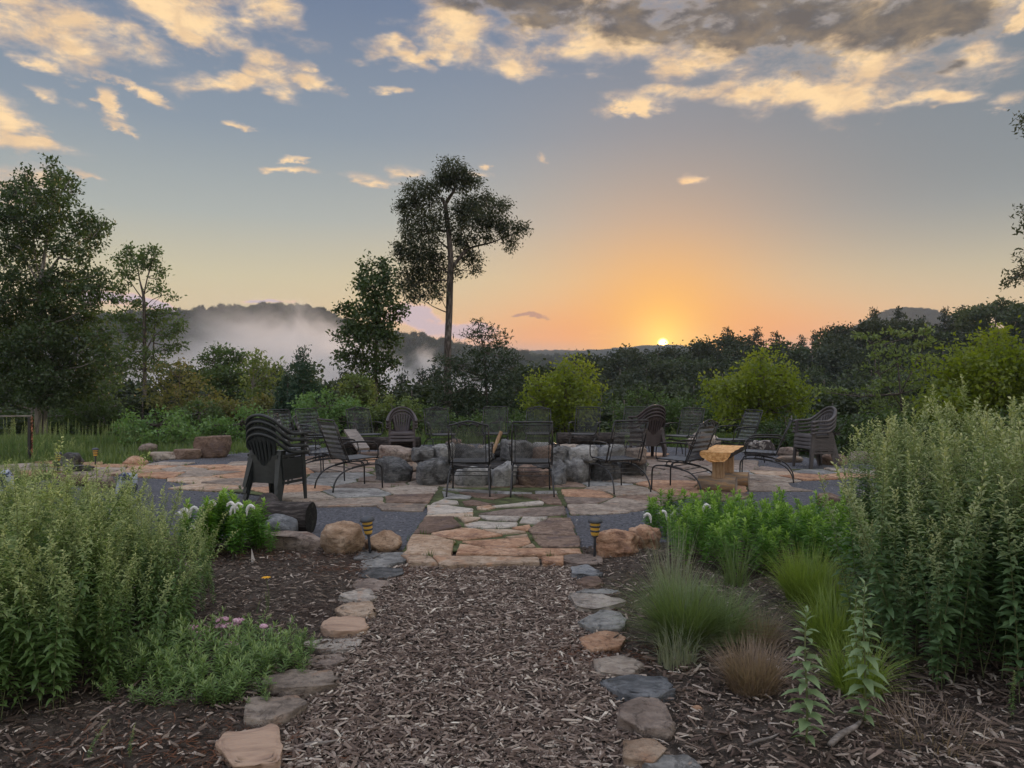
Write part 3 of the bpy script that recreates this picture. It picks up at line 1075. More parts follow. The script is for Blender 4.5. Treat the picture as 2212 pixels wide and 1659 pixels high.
def build_patio():
    rg = np.random.RandomState(21)
    seeds = []
    tries = 0
    while tries < 14000:
        tries += 1
        x, y = rg.uniform(-10, 8.5), rg.uniform(8, 18.5)
        md = 0.40 + 0.30 * (0.5 + 0.5 * fbm(x, y, 0.9, 7))
        if x < -5 or x > 4.4:
            md *= 0.95
        if region(x, y) in ('gap', 'pit'):
            continue
        if all(((x - a) * 0.80) ** 2 + ((y - b) * 1.12) ** 2 > md * md for a, b in seeds):
            seeds.append((x, y))
    for k in range(7):      # a clean joint along the walkway
        pass
    root = bpy.data.objects.new('patio', None)
    COL.objects.link(root)
    tag(root, kind='structure')
    kinds = ['mauve', 'brown', 'brown', 'tan', 'orange', 'mauve', 'tan', 'pale']
    cnt = 0
    for i, s in enumerate(seeds):
        if region(*s) != 'patio':
            continue
        poly = [(s[0] - 1.2, s[1] - 1), (s[0] + 1.2, s[1] - 1), (s[0] + 1.2, s[1] + 1), (s[0] - 1.2, s[1] + 1)]
        for j, q in enumerate(seeds):
            if j != i and abs(q[0] - s[0]) < 2.4 and abs(q[1] - s[1]) < 2:
                poly = clip_poly(poly, s, q)
        # keep clear of the walkway
        if s[1] < 11.2:
            for lim, side in ((-1.04, -1), (0.67, 1)):
                if (s[0] - lim) * side > 0:
                    poly = clip_poly(poly, (lim + side * 0.5, 0), (lim - side * 0.5, 0))
        if -1.3 < s[0] < 0.9 and 10.9 < s[1] < 12:
            poly = clip_poly(poly, (0, 11.5), (0, 10.42))
        if len(poly) < 3:
            continue
        cx_ = sum(p[0] for p in poly) / len(poly)
        cy_ = sum(p[1] for p in poly) / len(poly)
        # shrink for the joint
        pl = []
        for p in poly:
            d = math.hypot(p[0] - cx_, p[1] - cy_)
            k = max(0.3, 1 - 0.017 / max(d, 0.05))
            pl.append((cx_ + (p[0] - cx_) * k + rg.normal(0, 0.007), cy_ + (p[1] - cy_) * k + rg.normal(0, 0.007)))
        area = 0.5 * abs(sum(pl[a][0] * pl[(a + 1) % len(pl)][1] - pl[(a + 1) % len(pl)][0] * pl[a][1] for a in range(len(pl))))
        if area < 0.02:
            continue
        kd = kinds[rg.randint(len(kinds))]
        if s[0] < -4.2:
            kd = ['sand', 'orange', 'tan', 'sand', 'tan'][rg.randint(5)]
        if s[0] > 4.2:
            kd = ['sand', 'pale', 'white', 'orange', 'mauve'][rg.randint(5)]
        me, c = slab_mesh('flagstone', pl, 0.032, M['st_' + kd], rg)
        link('flagstone', me, root, (c.x, c.y, rg.uniform(-0.006, 0.006)))
        cnt += 1
        moss_lines.extend([(Vector((*pl[a], 0)), Vector((*pl[(a + 1) % len(pl)], 0))) for a in range(len(pl))])
    print('patio stones', cnt)
    # mossy soil the slabs are bedded in
    mb = MB()
    n = 90
    vs = [(PC[0], PC[1], 0.0)]
    for k in range(n):
        a = 2 * PI * k / n
        q = 0.93 + 0.03 * fbm(math.cos(a) * 2, math.sin(a) * 2, 1.2, 4)
        vs.append((PC[0] + PRX * q * math.cos(a), PC[1] + PRY * q * math.sin(a), 0.0))
    mb.add(vs, [(0, 1 + k, 1 + (k + 1) % n) for k in range(n)])
    o = link('joint_soil', mb.mesh('joint_soil', M['moss']), root, (0, 0, 0.019))
    link('joint_soil', MB().box((-0.18, 8.9, 0.011), (1.60, 4.2, 0.012)).mesh('joint_soil', M['moss']), path_root)
    link('joint_soil', MB().box((-6.6, 13.2, 0.008), (4.2, 1.4, 0.014)).mesh('joint_soil', M['moss']), root)
    link('joint_soil', MB().box((5.6, 12.88, 0.008), (3.2, 1.15, 0.014)).mesh('joint_soil', M['moss']), root)
    return root


build_patio()


def build_moss():
    rg = np.random.RandomState(8)
    Vs, Qs, Ts, off = [], [], [], 0
    for a, b in moss_lines:
        ln = (b - a).length
        if ln < 0.05:
            continue
        for k in range(max(1, int(ln / 0.06))):
            p = a.lerp(b, rg.uniform())
            g_ = fbm(p.x, p.y, 0.8, 31)
            near_walk = (-1.3 < p.x < 0.9 and p.y < 11) or abs(p.x + 1.03) < 0.1
            if g_ < (-0.35 if near_walk else 0.0):
                continue
            big_ = rg.uniform() < 0.025
            V, q, t = blade_tuft(rg, 14 if big_ else 5, 0.09 if big_ else 0.030, 0.06 if big_ else 0.022, 0.007, 0.6, 2, 0.03 if big_ else 0.014)
            V = V + np.array([p.x, p.y, 0.004])
            Vs.append(V); Qs.append(q + off); Ts.append(t + off)
            off += len(V)
    mm = mat_leaf('joint_grass', (0.035, 0.055, 0.014), (0.11, 0.17, 0.04))
    tag(link('joint_grass', mesh_np('joint_grass', np.concatenate(Vs), [np.concatenate(Qs), np.concatenate(Ts)], mm)), 'moss and grass growing in the joints of the flagstones', 'grass', kind='stuff')


build_moss()
# ---------------------------------------------------------------- edge stones of the path
def px_stone(px, py, w, h, mat, label, group, seed, height=0.07, rz=0.0, cuts=10, rough=0.04, flat=0.55, blocky=0.6, cat='edging stone', name='edging_stone', sub=3, dep=None, sink=0.012):
    """a stone whose picture is about w x h pixels round (px, py)"""
    base = G(px, py + h * 0.5 - 1)
    d = base.y
    W_ = w * d / F
    if dep is None:
        dep = max(0.16, (h * 1.18 - height * F / d * 0.75) * d * d / (F * EYE))
    me = slab_rock(name, (W_, dep, height + sink), seed, M[mat], rough, 0.20, 5 + seed % 3)
    x, y = (px - CX) * (d + dep / 2) / F, d + dep / 2
    zb = bed_z(x, y) if y < 7.2 else 0.0
    return tag(link(name, me, None, (x, y, zb - sink), (0, 0, rz)), label, cat, group)


GL, GR = 'stones edging the left side of the path', 'stones edging the right side of the path'
EDGE = [
    (792, 1206, 52, 16, 'st_grey', 'small dark grey slab touching the tan boulder at the far end of the left edging', GL, .04),
    (851, 1206, 74, 26, 'st_pale', 'farthest pale grey slab of the left edging, against the flagstones', GL, .06),
    (820, 1220, 72, 22, 'st_pale', 'whitish pitted slab second from the far end of the left edging', GL, .05),
    (819, 1239, 96, 24, 'st_grey', 'long grey slab with a low front face, third from the flagstones on the left', GL, .06),
    (800, 1266, 74, 28, 'st_mauve', 'pinkish tan stone below the grey slabs of the left edging', GL, .06),
    (773, 1291, 74, 34, 'st_white', 'rounded pale pink-grey stone in the middle of the left edging', GL, .07),
    (774, 1320, 88, 36, 'st_sand', 'orange tan rough stone just below the rounded pale stone on the left edging', GL, .07),
    (748, 1355, 92, 40, 'st_strata', 'dark layered stone of the left edging with stacked ledges', GL, .09),
    (719, 1394, 122, 30, 'st_white', 'flat pale pinkish slab with a pointed right corner on the left edging', GL, .03),
    (699, 1429, 88, 26, 'st_mauve', 'brown stone half buried in mulch below the flat pale slab', GL, .03),
    (657, 1476, 150, 62, 'st_tan', 'large grey-tan stone of the left edging beside the low green plant', GL, .10),
    (592, 1543, 122, 66, 'st_tan', 'tan stone with a dark stain second from the bottom of the left edging', GL, .08),
    (535, 1622, 140, 96, 'st_strata', 'brown banded stone at the bottom end of the left edging', GL, .08),
    (1254, 1211, 84, 28, 'st_mauve', 'farthest mauve stone of the right edging, against the flagstones', GR, .07),
    (1268, 1236, 62, 28, 'st_blue', 'small grey stone with a pink top second from the flagstones on the right', GR, .07),
    (1275, 1259, 54, 26, 'st_brown', 'small brown stone third from the flagstones on the right edging', GR, .06),
    (1290, 1281, 86, 15, 'st_pale', 'thin pale slab set edgeways in the right edging', GR, .05),
    (1291, 1306, 108, 38, 'st_white', 'wide light tan slab of the right edging below the thin slab', GR, .07),
    (1301, 1346, 92, 46, 'st_pale', 'pale grey broken stone of the right edging beside the large grass tuft', GR, .09),
    (1304, 1386, 96, 40, 'st_orange', 'rust orange stone half covered in litter on the right edging', GR, .06),
    (1340, 1441, 100, 52, 'st_tan', 'greenish tan stone of the right edging under hanging grass blades', GR, .07),
    (1377, 1493, 146, 66, 'st_blue', 'blue-grey pointed stone of the right edging with a stepped top', GR, .10),
    (1397, 1552, 112, 84, 'st_mauve', 'large squarish brown and tan stone of the right edging', GR, .12),
    (1392, 1631, 84, 64, 'st_sand', 'orange wedge shaped stone near the bottom of the right edging', GR, .09),
    (1452, 1655, 130, 50, 'st_pale', 'grey stone cut by the bottom of the picture at the right edging', GR, .08),
]
rg = np.random.RandomState(77)
for i, (px, py, w, h, mt, lb, gp, ht) in enumerate(EDGE):
    px_stone(px, py, w * 1.20, h * 1.12, mt, lb, gp, 100 + i, ht * .62, rg.uniform(-0.25, 0.25), cuts=11, sub=4 if py > 1380 else 3, rough=0.035)

# ---------------------------------------------------------------- boulders round the court
def boulder(px, pbot, w, hpx, mat, label, seed, depth=0.9, rz=0.0, cuts=8, rough=0.06, blocky=0.25, flat=None, group='boulders round the gravel court', z0=None):
    base = G(px, pbot)
    d = base.y
    W_, H_ = w * d / F, hpx * d / F
    D_ = W_ * depth
    me = rock_mesh('boulder', (W_, D_, H_ + 0.05), seed, M[mat], 4 if w > 60 else 3, cuts, (0.62, 0.95), rough, flat, blocky)
    dd = d + D_ * 0.35
    return tag(link('boulder', me, None, ((px - CX) * dd / F, dd, -0.05), (0, 0, rz)), label, 'boulder', group)


boulder(740, 1204, 98, 76, 'st_ochre', 'large rounded tan boulder behind the left path lamp', 201, .8, 0.2, cuts=6)
boulder(828, 1190, 82, 42, 'st_ochre', 'low rounded tan boulder between the left path lamp and the flagstones', 202, .8, 0.1, cuts=6)
boulder(634, 1190, 136, 34, 'st_mauve', 'long low pinkish boulder in front of the dark log on the left', 203, .5, -0.05, flat=.5, blocky=.6)
boulder(560, 1180, 58, 34, 'st_mauve', 'small pinkish boulder between the white-flowered plant and the dark log', 204, .8)
boulder(1330, 1206, 110, 56, 'st_orange', 'large rusty orange boulder beside the right path lamp', 205, .7, 0.15, cuts=14, rough=.12, blocky=.4)
boulder(1392, 1192, 72, 56, 'st_orange', 'craggy rusty orange boulder leaning against its larger neighbour on the right', 206, .8, -0.3, cuts=14, rough=.12, blocky=.4)
boulder(459, 990, 76, 48, 'st_brown', 'big squat brown boulder on the gravel at the left back of the court', 207, .8, 0.1, cuts=7, blocky=.5, flat=.55)
boulder(405, 993, 58, 22, 'st_brown', 'low brown boulder touching the big squat one on the left', 208, .7, flat=.4, blocky=.5)
boulder(360, 993, 70, 16, 'st_tan', 'flat tan boulder at the edge of the left gravel', 209, .6, flat=.4, blocky=.6)
boulder(291, 1006, 56, 20, 'st_orange', 'smooth orange boulder beside the start of the left stone path', 210, .7)
boulder(321, 978, 38, 20, 'st_mauve', 'small purplish boulder under the round green bush', 211, .9, cuts=5)
boulder(148, 1010, 58, 32, 'st_grey', 'grey layered boulder near the two small lamps at the far left', 212, .6, 0.3, cuts=11, blocky=.4)
boulder(170, 1022, 70, 16, 'st_grey', 'low grey boulder in front of the layered one at the far left', 213, .5, flat=.4)
boulder(95, 1078, 90, 38, 'st_grey', 'rounded grey boulder half hidden by the tall plants on the left', 214, .7)
boulder(215, 1062, 70, 36, 'st_mauve', 'mauve boulder beside the upright mottled stone', 215, .7)
boulder(150, 1052, 90, 26, 'st_brown', 'brown boulder behind the tall plants on the left', 216, .6)
boulder(1520, 978, 72, 44, 'st_tan', 'large tan boulder behind the chairs at the back right', 217, .8, 0.3, cuts=6)
boulder(1643, 985, 70, 34, 'st_lichen', 'blocky boulder with dark lichen patches behind the chair on the right', 218, .6, 0.1, cuts=7, blocky=.7, flat=.55)
boulder(1700, 988, 44, 22, 'st_mauve', 'small tan boulder beside the lichen boulder at the right back', 219, .8)
boulder(1703, 1000, 60, 14, 'st_tan', 'flat pale boulder on the gravel left of the right hand chair stack', 220, .6, flat=.4)
boulder(1800, 1006, 60, 26, 'st_brown', 'dark boulder behind the right hand chair stack', 221, .8)
boulder(1862, 998, 60, 22, 'st_tan', 'tan boulder behind the tall plants on the right', 222, .8)
boulder(1798, 1098, 70, 30, 'st_brown', 'dark brown boulder between the bright green bed and the right gravel', 223, .7)
boulder(1850, 1082, 60, 30, 'st_grey', 'grey boulder beside the tall plants at the right gravel', 224, .7)
boulder(980, 962, 40, 14, 'st_brown', 'low brown boulder among the back chairs near the pit', 225, .8)
boulder(1330, 964, 40, 18, 'st_tan', 'small tan boulder under the dark bench at the back', 226, .8)
boulder(575, 980, 50, 14, 'st_orange', 'low orange boulder behind the row of chairs on the left', 227, .8)
b_ = G(263, 1088)
me = rock_mesh('standing_stone', (0.26, 0.20, 0.42), 230, M['st_mottle'], 3, 6, (0.7, 0.95), 0.04, None, 0.7)
tag(link('standing_stone', me, None, (b_.x, b_.y + 0.1, -0.03), (0.05, 0.06, 0.3)), 'upright stone mottled dark blue and pale beside the left gravel', 'stone')
me = rock_mesh('standing_stone', (0.16, 0.2, 0.5), 231, M['st_mottle'], 3, 6, (0.7, 0.95), 0.04, None, 0.7)
b_ = G(2, 1100)
tag(link('standing_stone', me, None, (b_.x, b_.y + 0.1, -0.03)), 'pale blue upright stone cut by the left side of the picture', 'stone')

# ---------------------------------------------------------------- fire pit
pit = thing('fire_pit', (0.1, 13.1, 0), 0, 'round fire pit walled with two rows of rough grey boulders in the patio middle', 'fire pit')
FRONT = [  # px, bottom y, width, height in pixels, material
    (851, 1046, 80, 56, 'st_grey'), (937, 1053, 74, 62, 'st_grey'), (1024, 1056, 80, 48, 'st_pale'), (1089, 1056, 56, 56, 'st_pale'),
    (1155, 1056, 74, 50, 'st_brown'), (1205, 1053, 40, 58, 'st_grey'), (1246, 1048, 58, 70, 'st_pale'), (1309, 1044, 66, 52, 'st_grey'), (1367, 1032, 60, 52, 'st_grey')]
TOPS = [(859, 992, 82, 26, 'st_mauve'), (915, 992, 50, 24, 'st_grey'), (957, 990, 50, 30, 'st_pale'), (1023, 995, 92, 30, 'st_grey'), (1117, 993, 68, 40, 'st_grey'),
        (1171, 994, 54, 26, 'st_brown'), (1212, 994, 40, 28, 'st_grey'), (1257, 992, 66, 26, 'st_pale'), (1317, 990, 64, 24, 'st_pale'), (1368, 994, 54, 26, 'st_mauve')]
sd_ = 300
for px, pb, w, h, mt in FRONT:
    sd_ += 1
    p = G(px, pb)
    d = p.y
    me = slab_rock('stone', (w * d / F * 1.08, 0.52, h * d / F + 0.05), sd_, M[mt], 0.035, 0.36, 6, 0.10)
    link('stone', me, pit, (p.x - 0.1 + (p.x - 0.1) * 0.02, p.y + 0.26 - 13.1, -0.05), (0, 0, random.Random(sd_).uniform(-.1, .1)))
for px, pb, w, h, mt in TOPS:
    sd_ += 1
    d = 11.75 if abs(px - 1110) < 220 else 12.3
    H_ = h * d / F
    zb = EYE - (pb - CY) * d / F - 0.06
    me = slab_rock('stone', (w * d / F * 1.08, 0.5, H_ + 0.10), sd_, M[mt], 0.035, 0.40, 6, 0.10)
    link('stone', me, pit, ((px - CX) * d / F - 0.1, d - 13.1, zb), (0, 0, random.Random(sd_).uniform(-.3, .3)))
rr = random.Random(9)
for k in range(13):     # far half of the ring
    a = math.radians(-4 + 188 * k / 12)
    sd_ += 1
    me = rock_mesh('stone', (0.55, 0.48, rr.uniform(0.28, 0.40)), sd_, M[rr.choice(['st_grey', 'st_grey', 'st_pale', 'st_tan'])], 3, 9, (0.55, 0.9), 0.05, 0.72, 0.5)
    link('stone', me, pit, (1.95 * math.cos(a), 1.95 * math.sin(a), -0.04), (0, 0, a + PI / 2))
for k in range(9):
    a = math.radians(10 + 160 * k / 8)
    sd_ += 1
    me = rock_mesh('stone', (0.5, 0.42, rr.uniform(0.38, 0.46)), sd_, M[rr.choice(['st_grey', 'st_grey', 'st_pale', 'st_tan'])], 3, 9, (0.55, 0.9), 0.05, 0.72, 0.5)
    link('stone', me, pit, (1.45 * math.cos(a), 1.45 * math.sin(a), -0.04), (0, 0, a + PI / 2))
M['char'] = mat_noise('charred_wood', [(0, (0.012, 0.011, 0.011)), (0.7, (0.035, 0.032, 0.03)), (1, (0.10, 0.09, 0.085))], 8, 6, 0.95, 0.8, 0.02, (1, 1, 4))
ash = MB()
ash.tube([(0, 0, 0.0), (0, 0, 0.2)], 1.3, 18)
link('ash_bed', ash.mesh('ash_bed', M['char']), pit, (0, 0, 0))
M['wood_grey'] = mat_noise('weathered_wood', [(0, (0.10, 0.085, 0.075)), (0.5, (0.20, 0.175, 0.155)), (1, (0.32, 0.28, 0.25))], 5, 7, 0.85, 0.6, 0.01, (1, 8, 8))
M['wood_dark'] = mat_noise('dark_old_wood', [(0, (0.022, 0.018, 0.016)), (0.6, (0.055, 0.046, 0.042)), (1, (0.13, 0.11, 0.10))], 5, 7, 0.9, 0.9, 0.02, (1.5, 7, 7))
M['wood_fresh'] = mat_noise('sawn_wood', [(0, (0.42, 0.20, 0.07)), (0.5, (0.62, 0.34, 0.13)), (1, (0.74, 0.46, 0.21))], 4, 7, 0.6, 0.3, 0.006, (8, 1.2, 8))
M['wood_post'] = mat_noise('wood_post', [(0, (0.24, 0.14, 0.08)), (0.5, (0.36, 0.23, 0.13)), (1, (0.46, 0.32, 0.2))], 4, 7, 0.75, 0.5, 0.008, (8, 8, 1.2))
M['log_bark'] = mat_noise('peeled_log', [(0, (0.16, 0.12, 0.09)), (0.45, (0.28, 0.21, 0.15)), (0.8, (0.36, 0.22, 0.11)), (1, (0.44, 0.32, 0.2))], 3, 7, 0.8, 0.8, 0.012, (1.2, 7, 7))
M['log_end'] = mat_noise('log_end', [(0, (0.13, 0.105, 0.09)), (0.6, (0.22, 0.18, 0.15)), (1, (0.30, 0.25, 0.21))], 7, 6, 0.9, 0.7, 0.01)
M['rot'] = mat_noise('rotten_log_end', [(0, (0.010, 0.010, 0.009)), (0.6, (0.022, 0.021, 0.018)), (1, (0.05, 0.05, 0.04))], 14, 6, 1.0, 1.0, 0.03)


def log(name, parent, p0, p1, r, mat, mat_end, seed, n=20, rings=9, wob=0.05, flat_top=None):
    """log as one roughened tube plus its cut ends"""
    rg_ = np.random.RandomState(seed)
    p0, p1 = Vector(p0), Vector(p1)
    ax = (p1 - p0).normalized()
    up = Vector((0, 0, 1))
    sx = ax.cross(up).normalized()
    up = sx.cross(ax)
    V = []
    for i in range(rings):
        t = i / (rings - 1)
        for k in range(n):
            a = 2 * PI * k / n
            rr_ = r * (1 + wob * mnoise.fractal(Vector((math.cos(a) * 1.5, math.sin(a) * 1.5, t * 2 + seed)), 1, 2, 3) * 2)
            q = sx * math.cos(a) * rr_ + up * math.sin(a) * rr_
            if flat_top is not None and q.dot(up) > flat_top * r:
                q = q - up * (q.dot(up) - flat_top * r)
            V.append(tuple(p0.lerp(p1, t) + q))
    Fc = [(i * n + k, i * n + (k + 1) % n, (i + 1) * n + (k + 1) % n, (i + 1) * n + k) for i in range(rings - 1) for k in range(n)]
    Fc = [tuple(reversed(f)) for f in Fc]
    mb = MB().add(V, Fc)
    o = link(name, mb.mesh(name, mat, smooth=True), parent)
    for e_, base in ((0, 0), (1, (rings - 1) * n)):
        c = (p0 if e_ == 0 else p1) + ax * (0.004 if e_ else -0.004)
        vs = [tuple(c)] + [tuple(Vector(V[base + k]) + ax * (0.003 if e_ else -0.003)) for k in range(n)]
        fs = [(0, 1 + k, 1 + (k + 1) % n) if e_ == 0 else (0, 1 + (k + 1) % n, 1 + k) for k in range(n)]
        link('cut_end', MB().add(vs, fs).mesh('cut_end', mat_end), o)
    return o


for k, (x0, y0, z0, x1, y1, z1, r) in enumerate([(-.6, -.2, .3, .5, .2, .38, .06), (-.3, .5, .32, .4, -.4, .42, .055), (-.7, -.5, .28, -.1, .3, .5, .05), (.1, -.6, .3, .7, .3, .42, .06), (-.45, -.35, .3, -.28, -.3, .72, .03)]):
    lg = log('firewood', None, (x0, y0, 0), (x1, y1, z1 - z0), r, M['char'], M['char'], 400 + k, 10, 5)
    lg.location = (0.1, 13.1, z0)
    tag(lg, ['charred log lying across the ash of the fire pit', 'charred log crossing over the others in the fire pit', 'burnt log leaning on the left side of the fire pit',
             'burnt log at the right side inside the fire pit', 'short upright splinter of pale wood in the fire pit'][k], 'firewood', 'firewood in the pit')
    if k == 4:
        lg.data.materials[0] = M['wood_post']

# dark hollow log in front of the left chair stack
t = thing('cut_log', G(615, 1162), 0, 'dark rotting log lying in front of the chair stack on the left', 'log')
c = t.location
log('log_body', t, (-0.42, 0.30, 0.16), (0.20, 0.22, 0.16), 0.155, M['wood_dark'], M['rot'], 410)
t2 = rock_mesh('boulder', (0.34, 0.26, 0.26), 411, M['st_blue'], 3, 6, (0.6, 0.9), 0.06, None, 0.3)
p = G(607, 1160)
tag(link('boulder', t2, None, (p.x, p.y - 0.02, -0.03)), 'grey lichened boulder wedged under the dark rotting log', 'boulder', 'boulders round the gravel court')
t = thing('cut_log', G(570, 1150), 0, 'split dark log beside the white-flowered plant on the left', 'log')
log('log_body', t, (-0.12, 0.5, 0.2), (0.0, 0.15, 0.16), 0.13, M['wood_dark'], M['rot'], 413)

# ---------------------------------------------------------------- benches
def bench_rustic():
    p = G(1552, 1064)
    t = thing('log_bench', p, math.radians(-24), 'small bench with a fresh orange split-log seat on two round logs', 'bench')
    # two round logs, posts, half-log seat running away from the path
    log('foot_log', t, (-0.27, 0.0, 0.115), (0.24, 0.0, 0.115), 0.115, M['log_bark'], M['log_end'], 420)
    log('foot_log', t, (-0.20, 0.72, 0.11), (0.32, 0.72, 0.11), 0.11, M['log_bark'], M['log_end'], 421)
    link('post', MB().box((0, 0, 0.33), (0.15, 0.13, 0.24)).mesh('post', M['wood_post']), t)
    link('post', MB().box((0.03, 0.72, 0.33), (0.15, 0.13, 0.24)).mesh('post', M['wood_post']), t)
    # seat: half log, flat side up
    n = 13
    V, Fc = [], []
    rows = 9
    for i in range(rows):
        tt = i / (rows - 1)
        y = -0.32 + 1.35 * tt
        for k in range(n):
            a = PI + PI * k / (n - 1)
            w_ = 0.21 * (1 + 0.05 * math.sin(i * 2.1 + k))
            V.append((0.01 + w_ * math.cos(a), y + 0.01 * math.sin(k * 3), 0.585 + 0.135 * math.sin(a) * (1 + 0.08 * math.sin(i * 3 + k * 1.7))))
    for i in range(rows - 1):
        for k in range(n - 1):
            Fc.append((i * n + k, i * n + k + 1, (i + 1) * n + k + 1, (i + 1) * n + k))
    link('seat_bark', MB().add(V, Fc).mesh('seat_bark', M['wood_dark'], True), t)
    V2 = []
    for i in range(rows):
        V2 += [tuple(Vector(V[i * n]) + Vector((0, 0, 0.002))), tuple(Vector(V[i * n + n - 1]) + Vector((0, 0, 0.002)))]
    F2 = [(2 * i, 2 * i + 1, 2 * i + 3, 2 * i + 2) for i in range(rows - 1)]
    link('seat_top', MB().add(V2, F2).mesh('seat_top', M['wood_fresh']), t)
    for e_ in (0, rows - 1):
        vs = [Vector(V[e_ * n + k]) + Vector((0, -0.003 if e_ == 0 else 0.003, 0)) for k in range(n)]
        link('seat_end', MB().add(vs, [tuple(range(n)) if e_ == 0 else tuple(reversed(range(n)))]).mesh('seat_end', M['wood_fresh']), t)


bench_rustic()


def bench_long(px, py, length, rz, label, mat='wood_dark', hh=0.42):
    p = G(px, py)
    t = thing('log_bench', p, rz, label, 'bench', 'dark log benches behind the pit')
    log('seat_log', t, (-length / 2, 0, hh - 0.14), (length / 2, 0, hh - 0.14), 0.16, M[mat], M['rot'], int(px), flat_top=0.75)
    for s in (-1, 1):
        log('foot_log', t, (s * length * 0.34, -0.22, 0.09), (s * length * 0.34, 0.22, 0.09), 0.10, M[mat], M['rot'], int(px) + 3 + s, 12, 5)
    return t


bench_long(818, 985, 1.75, -0.03, 'long dark log bench at the left back of the fire pit')
bench_long(1275, 972, 1.55, 0.05, 'dark log bench behind the fire pit on the right')
t = thing('plank', G(770, 992), 0.5, 'weathered plank leaning up against the left end of the dark log bench', 'plank')
link('board', MB().box((0, 0, 0.40), (0.26, 0.95, 0.045), Matrix.Rotation(0.35, 3, 'X')).mesh('board', M['wood_grey']), t)

# ---------------------------------------------------------------- iron chairs
M['iron'] = mat_noise('black_iron', [(0, (0.008, 0.008, 0.009)), (0.8, (0.016, 0.016, 0.018)), (1, (0.05, 0.038, 0.03))], 14, 4, 0.42, 0.15, 0.002, spec=0.5)
M['iron_mesh'] = mat_noise('iron_mesh', [(0, (0.045, 0.047, 0.052)), (1, (0.085, 0.09, 0.098))], 10, 3, 0.35, 0, spec=0.8)


def wire_panel(name, mapf, w, h, pitch=0.021, r=0.0042, mat='iron_mesh'):
    """expanded metal: two families of zigzag strands; mapf(u, v) places them"""
    V, Q = [], []

    def strand(pts):
        o = len(V)
        for i, p in enumerate(pts):
            q0 = Vector(mapf(*p))
            nn = (Vector(mapf(p[0] + 0.01, p[1])) - q0).cross(Vector(mapf(p[0], p[1] + 0.01)) - q0).normalized()
            tn = Vector(mapf(p[0] + 0.01, p[1])) - q0
            tn.normalize()
            V.extend([tuple(q0 - tn * r), tuple(q0 + nn * r), tuple(q0 + tn * r), tuple(q0 - nn * r)])
        for i in range(len(pts) - 1):
            for k in range(4):
                Q.append((o + i * 4 + k, o + i * 4 + (k + 1) % 4, o + (i + 1) * 4 + (k + 1) % 4, o + (i + 1) * 4 + k))
    nu = int(w / pitch)
    nv = max(2, int(h / (pitch * 1.6)))
    for i in range(nu):
        u0 = -w / 2 + (i + 0.5) * w / nu
        strand([(u0 + (pitch * 0.5 if j % 2 else -pitch * 0.5), h * j / nv) for j in range(nv + 1)])
    # cross strands at the knots
    me = bpy.data.meshes.new(name)
    me.from_pydata(V, [], Q)
    me.materials.append(M[mat])
    me.update()
    return me


def seat_map(u, v):       # v runs from back (0) to front (0.5)
    y = -0.22 + v
    z = 0.425 + 0.02 * (v / 0.5)
    if v > 0.42:
        z -= ((v - 0.42) / 0.1) ** 2 * 0.035
    return (u, y, z)


def back_map(u, v):
    t_ = v / 0.56
    return (u, -0.225 - 0.20 * t_ - 0.02 * math.sin(PI * t_), 0.43 + 0.545 * t_)


CH = {}


